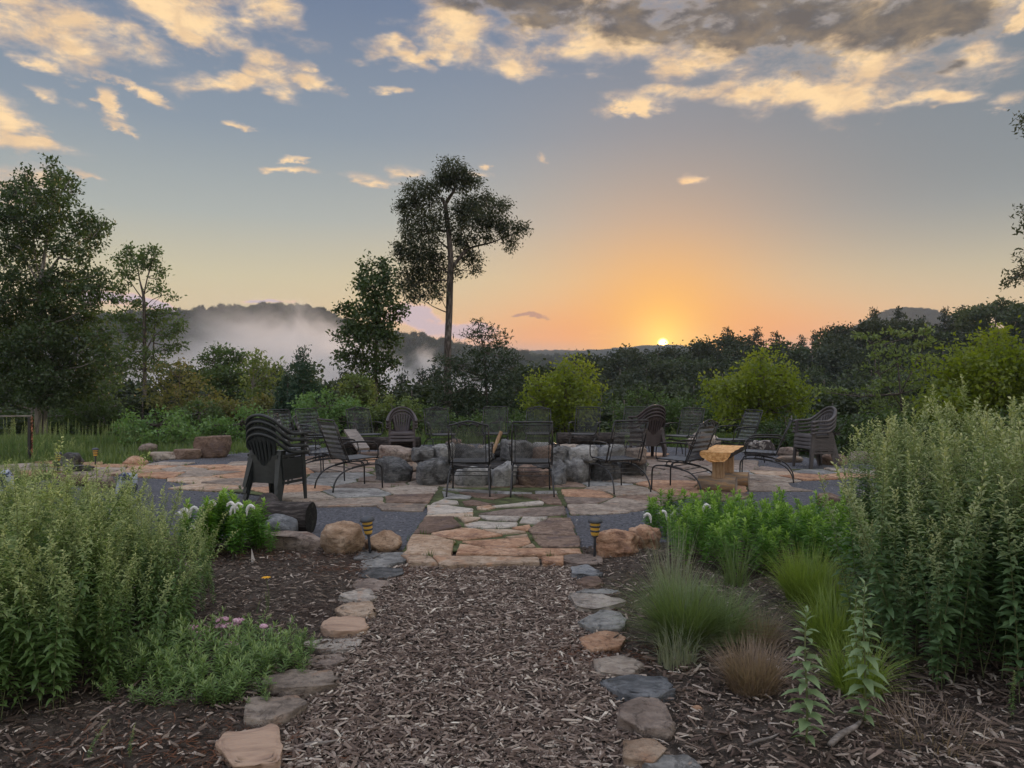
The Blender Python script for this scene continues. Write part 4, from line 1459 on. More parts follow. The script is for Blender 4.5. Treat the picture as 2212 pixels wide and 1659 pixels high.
def build_chair_meshes():
    CH['seat'] = wire_panel('seat', seat_map, 0.49, 0.49)
    CH['back'] = wire_panel('back_mesh', back_map, 0.45, 0.52)
    # seat frame
    mb = MB()
    loop = [seat_map(-.25, 0), seat_map(-.25, .25), seat_map(-.25, .45), seat_map(-.23, .49), seat_map(0, .5), seat_map(.23, .49), seat_map(.25, .45), seat_map(.25, .25), seat_map(.25, 0), seat_map(-.25, 0)]
    mb.tube(loop, 0.009, 6)
    mb.tube([(-.24, -.2, .405), (-.24, .24, .405)], .008, 5)
    mb.tube([(.24, -.2, .405), (.24, .24, .405)], .008, 5)
    mb.tube([(-.24, .0, .40), (.24, .0, .40)], .007, 5)
    CH['seat_frame'] = mb.mesh('seat_frame', M['iron'], True)
    for kind in ('flat', 'arched'):
        mb = MB()
        top_z, top_y = 0.985, -0.44
        for s in (-1, 1):
            mb.tube([(s * .27, -.20, .40), (s * .27, -.225, .43), (s * .268, -.34, .72), (s * .262, top_y, top_z - (0.02 if kind == 'flat' else 0.06))], .0112, 6)
            mb.tube([back_map(s * .225, 0), back_map(s * .225, .28), back_map(s * .225, .53)], .006, 5)
        mb.tube([back_map(-.26, 0), back_map(.26, 0)], .007, 5)
        b1 = back_map(0, .53)
        mb.tube([(-.26, b1[1], b1[2]), (.26, b1[1], b1[2])], .007, 5)
        if kind == 'flat':
            mb.tube([(-.262, top_y, top_z - .02), (-.25, top_y - .003, top_z - .003), (-.22, top_y - .004, top_z), (.22, top_y - .004, top_z), (.25, top_y - .003, top_z - .003), (.262, top_y, top_z - .02)], .0112, 6)
        else:
            mb.tube([(-.262, top_y, top_z - .06), (-.245, top_y, top_z - .042), (-.18, top_y, top_z - .032), (-.09, top_y, top_z - .005), (0, top_y, top_z + .008), (.09, top_y, top_z - .005), (.18, top_y, top_z - .032), (.245, top_y, top_z - .042), (.262, top_y, top_z - .06)], .0112, 6, 3)
            for s in (-1, 1):       # scroll of leaves in the arch
                pts = [(s * (.01 + .055 * (1 - k / 9) * (1 - math.cos(k * .6)) + .012 * k), top_y - .003, top_z - .05 + .028 * math.sin(k * .9)) for k in range(10)]
                mb.tube(pts, .008, 5)
                mb.tube([(s * .01, top_y, top_z - .062), (s * .05, top_y, top_z - .02), (s * .10, top_y, top_z - .03), (s * .135, top_y, top_z - .06)], .011, 5, 3)
        CH['back_frame_' + kind] = mb.mesh('back_frame', M['iron'], True)
    for s, nm in ((-1, 'L'), (1, 'R')):
        mb = MB()
        mb.tube([(s * .27, -.345, .63), (s * .295, -.28, .665), (s * .30, -.1, .672), (s * .30, .10, .662), (s * .30, .18, .64), (s * .295, .215, .58), (s * .285, .225, .47), (s * .25, .22, .425)], .0085, 6, 3)
        mb.tube([(s * .30, -.27, .678), (s * .30, -.1, .684), (s * .30, .08, .676), (s * .30, .16, .66)], .024, 8, 2, True, (1.0, 0.28))
        CH['arm' + nm] = mb.mesh('armrest', M['iron'], True)
        mb = MB()
        mb.tube([(s * .285, -.47, 0), (s * .28, -.45, .10), (s * .27, -.38, .21), (s * .262, -.26, .285), (s * .26, -.08, .325), (s * .26, .10, .345), (s * .26, .20, .345), (s * .26, .27, .325), (s * .26, .30, .27), (s * .262, .305, .15), (s * .265, .31, 0)], .0115, 6, 3)
        mb.tube([(s * .26, -.17, .322), (s * .26, -.05, .345), (s * .26, .10, .362)], .012, 6, 0, True, (1.3, .5))
        CH['leg' + nm] = mb.mesh('leg', M['iron'], True)
        mb = MB()
        c_ = (s * .25, .03, .378)
        mb.tube([(c_[0], c_[1] + .048 * math.cos(k * PI / 8), c_[2] + .04 * math.sin(k * PI / 8)) for k in range(17)], .0075, 5)
        CH['ring' + nm] = mb.mesh('spring_ring', M['iron'], True)
    mb = MB()
    mb.tube([(-.262, -.16, .30), (.262, -.16, .30)], .007, 5)
    mb.tube([(-.262, .02, .335), (.262, .02, .335)], .007, 5)
    mb.tube([(-.262, -.29, .262), (.262, -.29, .262)], .006, 5)
    CH['cross'] = mb.mesh('crossbar', M['iron'], True)


build_chair_meshes()


def chair(x, y, rz, kind, label, group):
    t = thing('patio_chair', (x, y, 0.032), rz, label, 'chair', group)
    link('seat', CH['seat'], t)
    link('seat_frame', CH['seat_frame'], t)
    bk = link('backrest', CH['back_frame_' + kind], t)
    link('mesh_panel', CH['back'], bk)
    for s in 'LR':
        link('armrest', CH['arm' + s], t)
        link('leg', CH['leg' + s], t)
        link('spring_ring', CH['ring' + s], t)
    link('crossbar', CH['cross'], t)
    return t


def face(x, y, tx, ty):
    return math.atan2(ty - y, tx - x) - PI / 2


FR, BK = 'iron mesh chairs on the near side of the pit', 'iron mesh chairs round the far side of the pit'
PIT = (0.1, 13.1)
for (px, py, tgt, kind, lb, gp) in [
    (1016, 1068, (-0.55, 15), 'arched', 'black iron mesh chair with scrolled arched back on the stone walkway, back to the path', FR),
    (1148, 1069, (0.27, 15), 'flat', 'black iron mesh chair with straight top rail on the walkway, right of the arched one', FR),
    (1330, 1061, (0.2, 14.0), 'flat', 'black iron mesh chair right of the walkway, turned left towards the pit', FR),
    (1470, 1062, (-1.3, 13.9), 'arched', 'black iron mesh chair with arched scrolled back beside the orange log bench', FR),
    (1645, 1040, (0.2, 13.2), 'arched', 'black iron chair in side view right of the orange log bench', FR),
    (765, 1058, (0.8, 13.4), 'flat', 'black iron mesh chair between the left chair stack and the fire pit boulders', FR),
    (700, 1040, (0.0, 12.5), 'flat', 'iron mesh chair second in the row leaning back on the left', FR),
    (655, 1026, (0.0, 13.3), 'flat', 'iron mesh chair third in the row on the left, seen edge on', FR),
    (635, 1000, (0.0, 12.0), 'flat', 'iron mesh chair with a pale reflecting back at the left end of the row', FR),
]:
    p = G(px, py)
    chair(p.x, p.y, face(p.x, p.y, *tgt), kind, lb, gp)
for (x, y, tgt, kind, lb) in [
    (-3.85, 15.2, (-0.4, 12.6), 'flat', 'far iron mesh chair at the left back, in front of the round bush'),
    (-3.1, 16.1, (-0.6, 12.5), 'arched', 'far arched iron chair between the left back chair and the plastic stack'),
    (-1.5, 16.1, (-0.3, 13), 'arched', 'far arched iron chair right of the plastic stack at the back'),
    (-0.35, 16.4, (-0.2, 13), 'flat', 'far iron chair facing the path under the dark pine'),
    (0.56, 16.4, (0.3, 13), 'arched', 'far arched iron chair left of the first round maple'),
    (1.55, 16.2, (0.6, 13), 'flat', 'far iron chair in front of the first round maple'),
    (2.55, 16.4, (0.8, 13), 'flat', 'far iron chair right of the first round maple, behind the plastic stack'),
    (3.5, 15.6, (0.9, 12.9), 'flat', 'far iron chair right of the middle plastic chair stack'),
    (4.25, 14.5, (0.5, 13.2), 'flat', 'iron chair turned left in front of the second round maple'),
]:
    chair(x, y, face(x, y, *tgt), kind, lb, BK)

# ---------------------------------------------------------------- plastic chairs
def plastic_mat(name, c):
    m, t_, x_, b = mat_new(name)
    n = x_.noise(coords(t_), 5, 5, 0.6)
    col = x_.mix(x_.smooth(n, 0.3, 0.75), c, tuple(q * 1.7 + 0.012 for q in c))
    t_.links.new(col, b.inputs['Base Color'])
    b.inputs['Roughness'].default_value = 0.48
    bump(t_, b, x_.noise(coords(t_), 60, 3, 0.5), 0.15, 0.002)
    return m


M['pl_black'] = plastic_mat('plastic_dark_green', (0.010, 0.013, 0.013))
M['pl_brown'] = plastic_mat('plastic_brown', (0.026, 0.018, 0.019))
M['pl_grey'] = plastic_mat('plastic_taupe', (0.040, 0.035, 0.036))


def sweep_rect(mb, pts, w, h, sm=4, tilt=None):
    """flat band swept along pts; w sideways, h vertical"""
    P_ = [Vector(p) for p in pts]
    P_, _ = catmull(P_, [1] * len(P_), sm)
    n = len(P_)
    o = len(mb.v)
    for i, p in enumerate(P_):
        t_ = (P_[min(i + 1, n - 1)] - P_[max(i - 1, 0)]).normalized()
        out_ = Vector((p.x, p.y + 0.02, 0))
        out_ = out_.normalized() if out_.length > 0.01 else Vector((1, 0, 0))
        b_ = t_.cross(Vector((0, 0, 1)))
        b_ = b_.normalized() if b_.length > 0.1 else out_
        up_ = b_.cross(t_).normalized()
        ww = w[0] + (w[1] - w[0]) * abs(i / (n - 1) - 0.5) * 2 if isinstance(w, tuple) else w
        for a, c in ((-1, -1), (1, -1), (1, 0.6), (0.6, 1), (-0.6, 1), (-1, 0.6)):
            mb.v.append(tuple(p + b_ * a * ww / 2 + up_ * c * h / 2))
    for i in range(n - 1):
        for k in range(6):
            mb.f.append((o + i * 6 + k, o + i * 6 + (k + 1) % 6, o + (i + 1) * 6 + (k + 1) % 6, o + (i + 1) * 6 + k))
    mb.f.append(tuple(o + k for k in reversed(range(6))))
    mb.f.append(tuple(o + (n - 1) * 6 + k for k in range(6)))


def build_plastic(mat):
    R_ = {}
    half = [(.285, .235, .635), (.288, .16, .652), (.29, 0.02, .655), (.285, -.11, .672), (.255, -.225, .745), (.185, -.30, .835), (.095, -.335, .882)]
    rim = [(-x, y, z) for x, y, z in half] + [(0, -.345, .897)] + [(x, y, z) for x, y, z in reversed(half)]
    mb = MB()
    sweep_rect(mb, rim, (.050, .062), .036, 4)
    R_['armrest'] = mb.mesh('arm_band', mat, True)
    # back slats: fan of narrow bands from the seat to the rim, on a solid lower plate
    mb = MB()

    def bk(u, v):      # u -1..1, v 0..1
        z = .40 + v * .465 * (1 - .16 * u * u * v)
        hw = .135 + .075 * v
        x = u * hw
        y = -.215 - .125 * v + .05 * u * u
        return Vector((x, y, z))
    nsl = 7
    for k in range(nsl):
        u0, u1 = -1 + 2 * k / nsl, -1 + 2 * (k + 1) / nsl
        o = len(mb.v)
        rows = [0, .12, .24, .4, .6, .8, .93, 1.0]
        for v in rows:
            g_ = 0.0 if (v <= .24 or v >= .93) else 0.055
            for th in (0, 1):
                for u in (u0 + g_, (u0 + u1) / 2, u1 - g_):
                    p = bk(u, v)
                    mb.v.append((p.x, p.y - (0.007 if th else -0.002) - (0.004 if u == (u0 + u1) / 2 else 0), p.z))
        for i in range(len(rows) - 1):
            a, b = o + i * 6, o + (i + 1) * 6
            mb.f += [(a, a + 1, b + 1, b), (a + 1, a + 2, b + 2, b + 1), (a + 3, b + 3, b + 4, a + 4), (a + 4, b + 4, b + 5, a + 5), (a, b, b + 3, a + 3), (a + 2, a + 5, b + 5, b + 2)]
    R_['back'] = mb.mesh('backrest', mat)
    # seat shell with a rolled front
    mb = MB()
    xs = [-.235, -.21, -.12, 0, .12, .21, .235]
    ys = [(-.215, .415), (-.1, .402), (.05, .405), (.16, .42), (.22, .418), (.24, .40), (.245, .36)]
    o = len(mb.v)
    for y, z in ys:
        for x in xs:
            zz = z + (0.012 if abs(x) > .2 and z > .39 else 0) - (0.0 if abs(x) < .23 else 0.035)
            mb.v.append((x * (1.05 + y * .25), y, zz))
    n = len(xs)
    for i in range(len(ys) - 1):
        for k in range(n - 1):
            mb.f.append((o + i * n + k, o + i * n + k + 1, o + (i + 1) * n + k + 1, o + (i + 1) * n + k))
    R_['seat'] = mb.mesh('seat', mat, True)
    # side aprons with three slots
    mb = MB()
    for s in (-1, 1):
        for zz in (.385, .335, .285):
            mb.box((s * .262, .0, zz), (.012, .44, .032))
        mb.box((s * .262, -.12, .33), (.010, .03, .14))
    mb.box((0, -.235, .34), (.40, .012, .12))
    R_['apron'] = mb.mesh('apron', mat)
    # legs, wider at the top, L-shaped
    for fx in (-1, 1):
        for fy in (-1, 1):
            mb = MB()
            if fy > 0:
                top, bot = Vector((fx * .268, .215, .64)), Vector((fx * .275, .262, 0))
            else:
                top, bot = Vector((fx * .235, -.215, .45)), Vector((fx * .262, -.325, 0))
            o = len(mb.v)
            for t_ in (0, .35, 1):
                p = top.lerp(bot, t_)
                w_ = .105 - .045 * t_ if fy < 0 else (.062 if t_ == 0 else .085 - .035 * t_)
                d_ = .012
                L_ = [(0, 0), (-fx * w_ * .8, 0), (-fx * w_ * .8, -fy * d_), (-fx * d_, -fy * d_), (-fx * d_, -fy * w_), (0, -fy * w_)]
                for a, b in L_:
                    mb.v.append((p.x + a, p.y + b, p.z))
            for i in range(2):
                for k in range(6):
                    q = (o + i * 6 + k, o + i * 6 + (k + 1) % 6, o + (i + 1) * 6 + (k + 1) % 6, o + (i + 1) * 6 + k)
                    mb.f.append(q)
            mb.f.append(tuple(o + 12 + k for k in range(6)))
            R_['leg', fx, fy] = mb.mesh('leg', mat)
    return R_


PLM = {k: build_plastic(M[k]) for k in ('pl_black', 'pl_brown', 'pl_grey')}


def plastic_chair(x, y, z, rz, mk, label, group, tilt=0.0):
    t = thing('plastic_chair', (x, y, z), rz, label, 'chair', group)
    t.rotation_euler = (tilt, 0, rz)
    R_ = PLM[mk]
    link('backrest', R_['back'], t)
    link('arm_band', R_['armrest'], t)
    link('seat', R_['seat'], t)
    link('apron', R_['apron'], t)
    for fx in (-1, 1):
        for fy in (-1, 1):
            link('leg', R_['leg', fx, fy], t)
    return t


def stack(p, rz, n, mk, what, group, z0=0.0, step=0.068):
    order = ['bottom', 'second from the bottom', 'third from the bottom', 'topmost', 'topmost']
    for k in range(n):
        nm = 'topmost' if k == n - 1 else order[k]
        dx_ = Vector((-math.sin(rz), math.cos(rz), 0)) * (-0.004 * k)
        plastic_chair(p.x + dx_.x, p.y + dx_.y, z0 + step * k, rz, mk, what % nm, group)


p = G(598, 1086)
stack(p, math.radians(-20), 4, 'pl_black', 'dark plastic armchair, %s of the stack by the rotting log', 'stacked dark plastic chairs at the left', 0.0, 0.078)
p = G(868, 990)
stack(p, PI + 0.15, 3, 'pl_brown', 'brown plastic armchair, %s of the stack behind the left log bench', 'stacked brown plastic chairs at the back left')
p = G(1398, 992)
stack(p, 0.35, 4, 'pl_brown', 'brown plastic armchair, %s of the stack right of the pit', 'stacked brown plastic chairs behind the pit')
p = G(1758, 1010)
stack(p, math.radians(103), 4, 'pl_grey', 'taupe plastic armchair, %s of the stack on the right gravel', 'stacked taupe plastic chairs at the right', 0.0, 0.066)

# ---------------------------------------------------------------- path lamps
M['lamp_black'] = plastic_mat('lamp_black', (0.03, 0.034, 0.042))
M['lamp_amber'] = mat_noise('lamp_amber', [(0, (0.62, 0.36, 0.06)), (1, (0.80, 0.52, 0.12))], 5, 3, 0.35, 0, spec=0.5)


def lathe(prof, n=20):
    V, Fc = [], []
    for r, z in prof:
        for k in range(n):
            V.append((r * math.cos(2 * PI * k / n), r * math.sin(2 * PI * k / n), z))
    for i in range(len(prof) - 1):
        for k in range(n):
            Fc.append((i * n + k, i * n + (k + 1) % n, (i + 1) * n + (k + 1) % n, (i + 1) * n + k))
    Fc.append(tuple(reversed(range(n))))
    Fc.append(tuple((len(prof) - 1) * n + k for k in range(n)))
    return MB().add(V, Fc)


LP = {
    'stake': lathe([(.011, -.06), (.012, .20), (.016, .215), (.016, .23)], 10).mesh('stake', M['lamp_black'], True),
    'lens': lathe([(.030, .225), (.037, .250), (.045, .335), (.046, .350)]).mesh('lens', M['lamp_amber'], True),
    'ring1': lathe([(.041, .262), (.044, .264), (.045, .276), (.041, .278)]).mesh('ring', M['lamp_black'], True),
    'ring2': lathe([(.045, .302), (.049, .304), (.050, .316), (.045, .318)]).mesh('ring', M['lamp_black'], True),
    'cap': lathe([(.047, .338), (.064, .343), (.066, .352), (.060, .372), (.034, .384), (.008, .388)]).mesh('cap', M['lamp_black'], True),
    'base': lathe([(.018, .215), (.026, .218), (.032, .228), (.030, .232)]).mesh('base', M['lamp_black'], True),
}


def lamp(px, py, rx, ry, label, s=1.0):
    p = G(px, py)
    t = thing('path_lamp', p, 0.4, label, 'path lamp', 'solar path lamps')
    t.rotation_euler = (rx, ry, 0.4)
    t.scale = (s, s, s)
    t.location.z = -0.02
    for k, nm in (('stake', 'stake'), ('lens', 'lens'), ('ring1', 'ring'), ('ring2', 'ring'), ('cap', 'cap'), ('base', 'base')):
        link(nm, LP[k], t)


lamp(801, 1202, 0.03, -0.10, 'black and amber path lamp tilted left in front of the tan boulders', 0.98)
lamp(1284, 1208, 0.0, 0.02, 'black and amber path lamp standing upright beside the orange boulder', 0.98)
lamp(206, 1008, 0.0, 0.0, 'small black and amber lamp at the start of the left stone path', .95)
lamp(124, 1020, 0.03, 0.05, 'small black and amber lamp beside the layered grey boulder at far left', .95)

# ---------------------------------------------------------------- small things in the beds
p = G(546, 1215)
me = MB().add([(-.014, -.01, 0), (.02, -.006, 0), (.016, .012, 0), (-.012, .01, 0), (.001, 0, .115)], [(0, 1, 4), (1, 2, 4), (2, 3, 4), (3, 0, 4), (3, 2, 1, 0)]).mesh('marker', mat_noise('marker_white', [(0, (0.5, 0.46, 0.42)), (1, (0.66, 0.62, 0.58))], 20, 3, 0.8, 0.3, 0.003))
tag(link('stake_marker', me, None, (p.x, p.y, bed_z(p.x, p.y)), (0.08, -0.1, 0.4)), 'small pale pointed marker stuck in the left mulch bed', 'marker')
for (px, py, w, sdx, lb, mt) in [(1505, 1535, .05, 1, 'small orange pebble lying on the right mulch bed', 'st_orange'), (1972, 1650, .04, 2, 'small white pebble at the bottom right of the bed', 'st_white'),
                                 (700, 1365, .04, 3, 'small pale pebble on the left mulch bed', 'st_white')]:
    p = G(px, py)
    tag(link('pebble', rock_mesh('pebble', (w, w * .8, w * .5), 500 + sdx, M[mt], 2, 6, (.6, .9), .05), None, (p.x, p.y, bed_z(p.x, p.y))), lb, 'pebble')
for (px, py, L_, rz, r, lb) in [(1830, 1610, .32, 0.75, .012, 'pale broken stick lying on the mulch under the right plants'), (1650, 1620, .18, 0.5, .006, 'thin grey stick on the right bed mulch'),
                                (690, 1610, .14, 0.25, .008, 'bleached wood splinter at the left side of the wood chip path'), (560, 1500, .12, 0.9, .005, 'thin dry stick beside the large grey-tan edging stone'),
                                (1450, 1283, .42, 0.02, .006, 'long pale stick lying beside the right edging stones')]:
    p = G(px, py)
    zz = bed_z(p.x, p.y) + r + 0.008
    c_, s_ = math.cos(rz) * L_ / 2, math.sin(rz) * L_ / 2
    mb = MB().tube([(-c_, -s_, 0), (-c_ * .3, -s_ * .25, .006), (c_ * .4, s_ * .35, .003), (c_, s_, .01)], [r, r * 1.2, r, r * .4], 6, 2)
    tag(link('stick', mb.mesh('stick', M['wood_grey'], True), None, (p.x, p.y, zz)), lb, 'stick')

# ---------------------------------------------------------------- iron frame at the far left
M['rust'] = mat_noise('rusty_iron', [(0, (0.05, 0.02, 0.015)), (0.55, (0.16, 0.055, 0.03)), (1, (0.55, 0.26, 0.14))], 14, 4, 0.7, 0.5, 0.01)
p = G(64, 992)
t = thing('iron_frame', p, 0.05, 'tall black iron frame with a twisted rusty edge at the far left', 'frame')
H_ = (992 - 900) * p.y / F
link('post', MB().box((0, 0, H_ / 2), (0.055, 0.05, H_)).mesh('post', M['iron']), t)
link('top_bar', MB().box((-0.9, 0, H_ + 0.012), (1.86, 0.05, 0.026)).mesh('top_bar', M['wood_grey']), t)
mb = MB()
mb.tube([(0.045 + 0.010 * math.cos(k * 1.3), 0.010 * math.sin(k * 1.3), H_ * k / 60) for k in range(61)], 0.014, 6)
link('twisted_trim', mb.mesh('twisted_trim', M['rust'], True), t)
link('post', MB().box((-1.8, 0, H_ / 2), (0.055, 0.05, H_)).mesh('post', M['iron']), t)
# ---------------------------------------------------------------- plants of the beds
def leaves_bent(C, D, N, L, Wd, droop):
    """leaves with a midrib fold and a drooping tip: 8 points each"""
    n = len(C)
    Sd = np.cross(D, N)
    Sd /= np.linalg.norm(Sd, axis=1, keepdims=True) + 1e-9
    up = np.cross(Sd, D)
    L = np.asarray(L).reshape(-1, 1)
    Wd = np.asarray(Wd).reshape(-1, 1)
    dr = np.asarray(droop).reshape(-1, 1) * np.array([[0, 0, -1.0]])
    V = np.empty((n, 8, 3))
    V[:, 0] = C
    for k, (t, w) in enumerate(((0.33, 0.95), (0.68, 0.72))):
        m = C + D * L * t + dr * L * t * t
        V[:, 1 + 3 * k] = m + Sd * Wd * 0.5 * w + up * Wd * 0.16
        V[:, 2 + 3 * k] = m
        V[:, 3 + 3 * k] = m - Sd * Wd * 0.5 * w + up * Wd * 0.16
    V[:, 7] = C + D * L + dr * L
    i = np.arange(n)[:, None] * 8
    Ft = np.concatenate([i + np.array([[0, 1, 2]]), i + np.array([[0, 2, 3]]), i + np.array([[4, 7, 5]]), i + np.array([[5, 7, 6]])])
    Fq = np.concatenate([i + np.array([[1, 4, 5, 2]]), i + np.array([[2, 5, 6, 3]])])
    return V.reshape(-1, 3), Ft, Fq


def stem_mesh(name, rg, H, nl, L0, L1, asp, mats, bare=0.12, pitch=0.5, droop=0.35, lean=0.08, whorl=1, side=0, r=0.0028, tip_from=0.55):
    """upright stem with leaves spiralling up it; L0 lower, L1 upper leaf length"""
    lx, ly = rg.normal(0, lean, 2)

    def ax(t):
        return np.stack([lx * H * t ** 1.8, ly * H * t ** 1.8, H * t], -1)
    t = bare + (1 - bare) * (np.arange(nl) / nl) ** 0.92
    t = np.repeat(t, whorl)
    n = len(t)
    a = np.arange(n) * (2.399 if whorl == 1 else 2 * PI / whorl + 0.0) + np.repeat(rg.uniform(0, 6, nl), whorl) * (0.15 if whorl == 1 else 1) + rg.normal(0, 0.25, n)
    el = pitch + 0.7 * np.clip((t - 0.75) / 0.25, 0, 1) + rg.normal(0, 0.15, n)
    D = np.stack([np.cos(a) * np.cos(el), np.sin(a) * np.cos(el), np.sin(el)], 1)
    N = np.stack([-np.cos(a) * np.sin(el), -np.sin(a) * np.sin(el), np.cos(el)], 1) + rg.normal(0, 0.2, (n, 3))
    shape = np.where(t < 0.3, 0.6 + 0.4 * t / 0.3, 1.0)
    L = (L0 + (L1 - L0) * t ** 1.5) * shape * rg.uniform(0.8, 1.2, n)
    C = ax(t)
    tips = np.clip((t - tip_from) / (1 - tip_from), 0, 1) ** 1.3
    if side:     # short leafy side shoots near the top
        Cs, Ds, Ns, Ls, ts = [C], [D], [N], [L], [tips]
        for k in range(side):
            tt = rg.uniform(0.5, 0.95)
            aa = rg.uniform(0, 2 * PI)
            ln = H * rg.uniform(0.06, 0.15) * (1.3 - tt)
            q = np.linspace(0.15, 1, 9)
            base = ax(np.array([tt]))[0]
            dr = np.array([math.cos(aa) * 0.62, math.sin(aa) * 0.62, 0.78])
            cc = base + q[:, None] * dr * ln * 1.6
            b = aa + rg.normal(0, 1.2, 9)
            dd = np.stack([np.cos(b) * 0.7, np.sin(b) * 0.7, np.full(9, 0.55)], 1)
            Cs.append(cc); Ds.append(dd); Ns.append(np.stack([-np.cos(b) * 0.5, -np.sin(b) * 0.5, np.full(9, 0.8)], 1)); Ls.append(np.full(9, L1 * 0.8)); ts.append(np.full(9, min(1, (tt - 0.3) * 1.4)))
        C, D, N, L, tips = np.concatenate(Cs), np.concatenate(Ds), np.concatenate(Ns), np.concatenate(Ls), np.concatenate(ts)
    D /= np.linalg.norm(D, axis=1, keepdims=True)
    V, Ft, Fq = leaves_bent(C, D, N, L, L * asp, np.full(len(C), droop) * rg.uniform(0.6, 1.4, len(C)))
    tp = np.repeat(tips, 8)
    # the stem itself
    k = 7
    tt = np.linspace(0, 1, k)
    A = ax(tt)
    rs = r * (1 - 0.6 * tt)
    ring = np.stack([np.cos(np.arange(4) * PI / 2), np.sin(np.arange(4) * PI / 2), np.zeros(4)], 1)
    SV = (A[:, None, :] + ring[None] * rs[:, None, None]).reshape(-1, 3)
    o = len(V)
    sq = [(o + i * 4 + j, o + i * 4 + (j + 1) % 4, o + (i + 1) * 4 + (j + 1) % 4, o + (i + 1) * 4 + j) for i in range(k - 1) for j in range(4)]
    V = np.concatenate([V, SV])
    tp = np.concatenate([tp, np.repeat(tt * 0.4, 4)])
    mi = np.concatenate([np.zeros(len(Ft)), np.zeros(len(Fq)), np.ones(len(sq))])
    return mesh_np(name, V, [Ft, np.concatenate([Fq, np.array(sq)])], mats, tips=tp, midx=mi)


M['lf_golden'] = mat_leaf('leaf_tall_plant', (0.075, 0.14, 0.042), (0.155, 0.25, 0.075), (0.50, 0.53, 0.21), 0.38)
M['lf_right'] = mat_leaf('leaf_tall_plant_right', (0.070, 0.135, 0.055), (0.145, 0.235, 0.095), (0.44, 0.46, 0.21), 0.38)
M['stem_g'] = mat_noise('stem_green', [(0, (0.09, 0.12, 0.05)), (1, (0.16, 0.18, 0.08))], 8, 2, 0.7, 0)
M['lf_loose'] = mat_leaf('leaf_bright', (0.055, 0.14, 0.022), (0.14, 0.30, 0.040), (0.34, 0.50, 0.08), 0.42)
M['lf_yarrow'] = mat_leaf('leaf_low_plant', (0.09, 0.16, 0.05), (0.19, 0.30, 0.09), (0.30, 0.40, 0.15), 0.35)
M['flower_white'] = mat_noise('petal_white', [(0, (0.62, 0.60, 0.56)), (1, (0.80, 0.79, 0.75))], 30, 2, 0.7, 0.3, 0.004)
M['flower_pink'] = mat_noise('petal_pink', [(0, (0.48, 0.24, 0.34)), (1, (0.70, 0.50, 0.56))], 30, 2, 0.7, 0.3, 0.004)
M['flower_yel'] = mat_noise('petal_orange', [(0, (0.80, 0.36, 0.01)), (1, (0.90, 0.52, 0.03))], 30, 2, 0.6, 0)


def stem_bush(name, root_loc, label, cat, variants, place, seed, group=None):
    """one plant: an empty, each of its stems a child sharing one of a few meshes; place() yields (x, y, scale)"""
    t = thing(name, root_loc, 0, label, cat, group)
    rg_ = random.Random(seed)
    for (x, y, s) in place:
        v = rg_.choice(variants)
        o = link('stem', v, t, (x, y, 0), (rg_.gauss(0, .10), rg_.gauss(0, .10), rg_.uniform(0, 6.28)), (s * rg_.uniform(.9, 1.1),) * 3)
        o.location.z = bed_z(root_loc[0] + x, root_loc[1] + y) - root_loc[2]
    return t


rg = np.random.RandomState(31)
GV = [stem_mesh('stem', rg, 1.0, 100, 0.100, 0.032, 0.36, [M['lf_golden'], M['stem_g']], 0.10, 0.25, 0.45, 0.16, 1, 12) for k in range(7)]
RV = [stem_mesh('stem', rg, 1.0, 104, 0.088, 0.030, 0.38, [M['lf_right'], M['stem_g']], 0.08, 0.35, 0.34, 0.09, 1, 12) for k in range(7)]

rr = random.Random(4)


def ell_place(cx_, cy_, rx, ry, n, h, edge=0.45, minh=0.55):
    pts = []
    while len(pts) < n:
        a, q = rr.uniform(0, 2 * PI), math.sqrt(rr.uniform(0, 1))
        x, y = rx * q * math.cos(a), ry * q * math.sin(a)
        s = h * (1 - (1 - minh) * q ** 3) * rr.uniform(0.76, 1.10) * (1 + 0.10 * math.sin(5 * x + 2) * math.cos(4 * y))
        pts.append((x + cx_, y + cy_, s))
    return pts


stem_bush('goldenrod', (-2.74, 4.1, 0), 'big leafy clump of tall green stems with pale tips, nearest plant at the left', 'plant', GV, ell_place(0, 0, .92, 1.0, 300, 0.95, minh=.62), 1, 'tall leafy clumps')
stem_bush('goldenrod', (-3.75, 6.0, 0), 'pale feathery clump of tall stems behind the nearest one at the left', 'plant', GV, ell_place(0, 0, 1.0, .75, 190, 0.86, minh=.65), 2, 'tall leafy clumps')
stem_bush('goldenrod', (-5.3, 6.9, 0), 'pale feathery clump at the left side of the picture below the grey boulders', 'plant', GV, ell_place(0, 0, 1.0, .8, 130, 0.66, minh=.65), 3, 'tall leafy clumps')
stem_bush('goldenrod', (-2.15, 5.3, 0), 'loose young stems at the right side of the nearest left clump', 'plant', GV, ell_place(-0.25, 0, .28, .5, 26, 0.62), 4, 'tall leafy clumps')
stem_bush('goldenrod', (3.00, 4.12, 0), 'huge leafy clump of tall dark green stems at the right', 'plant', RV, ell_place(0, 0, 1.05, 1.05, 290, 1.24, minh=.90), 5, 'tall leafy clumps')
stem_bush('goldenrod', (3.72, 6.2, 0), 'pale tipped clump of tall stems behind the huge one at the right', 'plant', RV, ell_place(0, 0, 0.85, .8, 170, 1.24, minh=.90), 6, 'tall leafy clumps')
stem_bush('goldenrod', (1.95, 3.85, 0), 'three short stems standing left of the huge clump at the right', 'plant', RV, [(0.02, 0.0, .66), (0.08, 0.15, .58), (0.14, -0.12, .52), (0.0, 0.3, .70), (.12, .42, .8)], 7, 'tall leafy clumps')


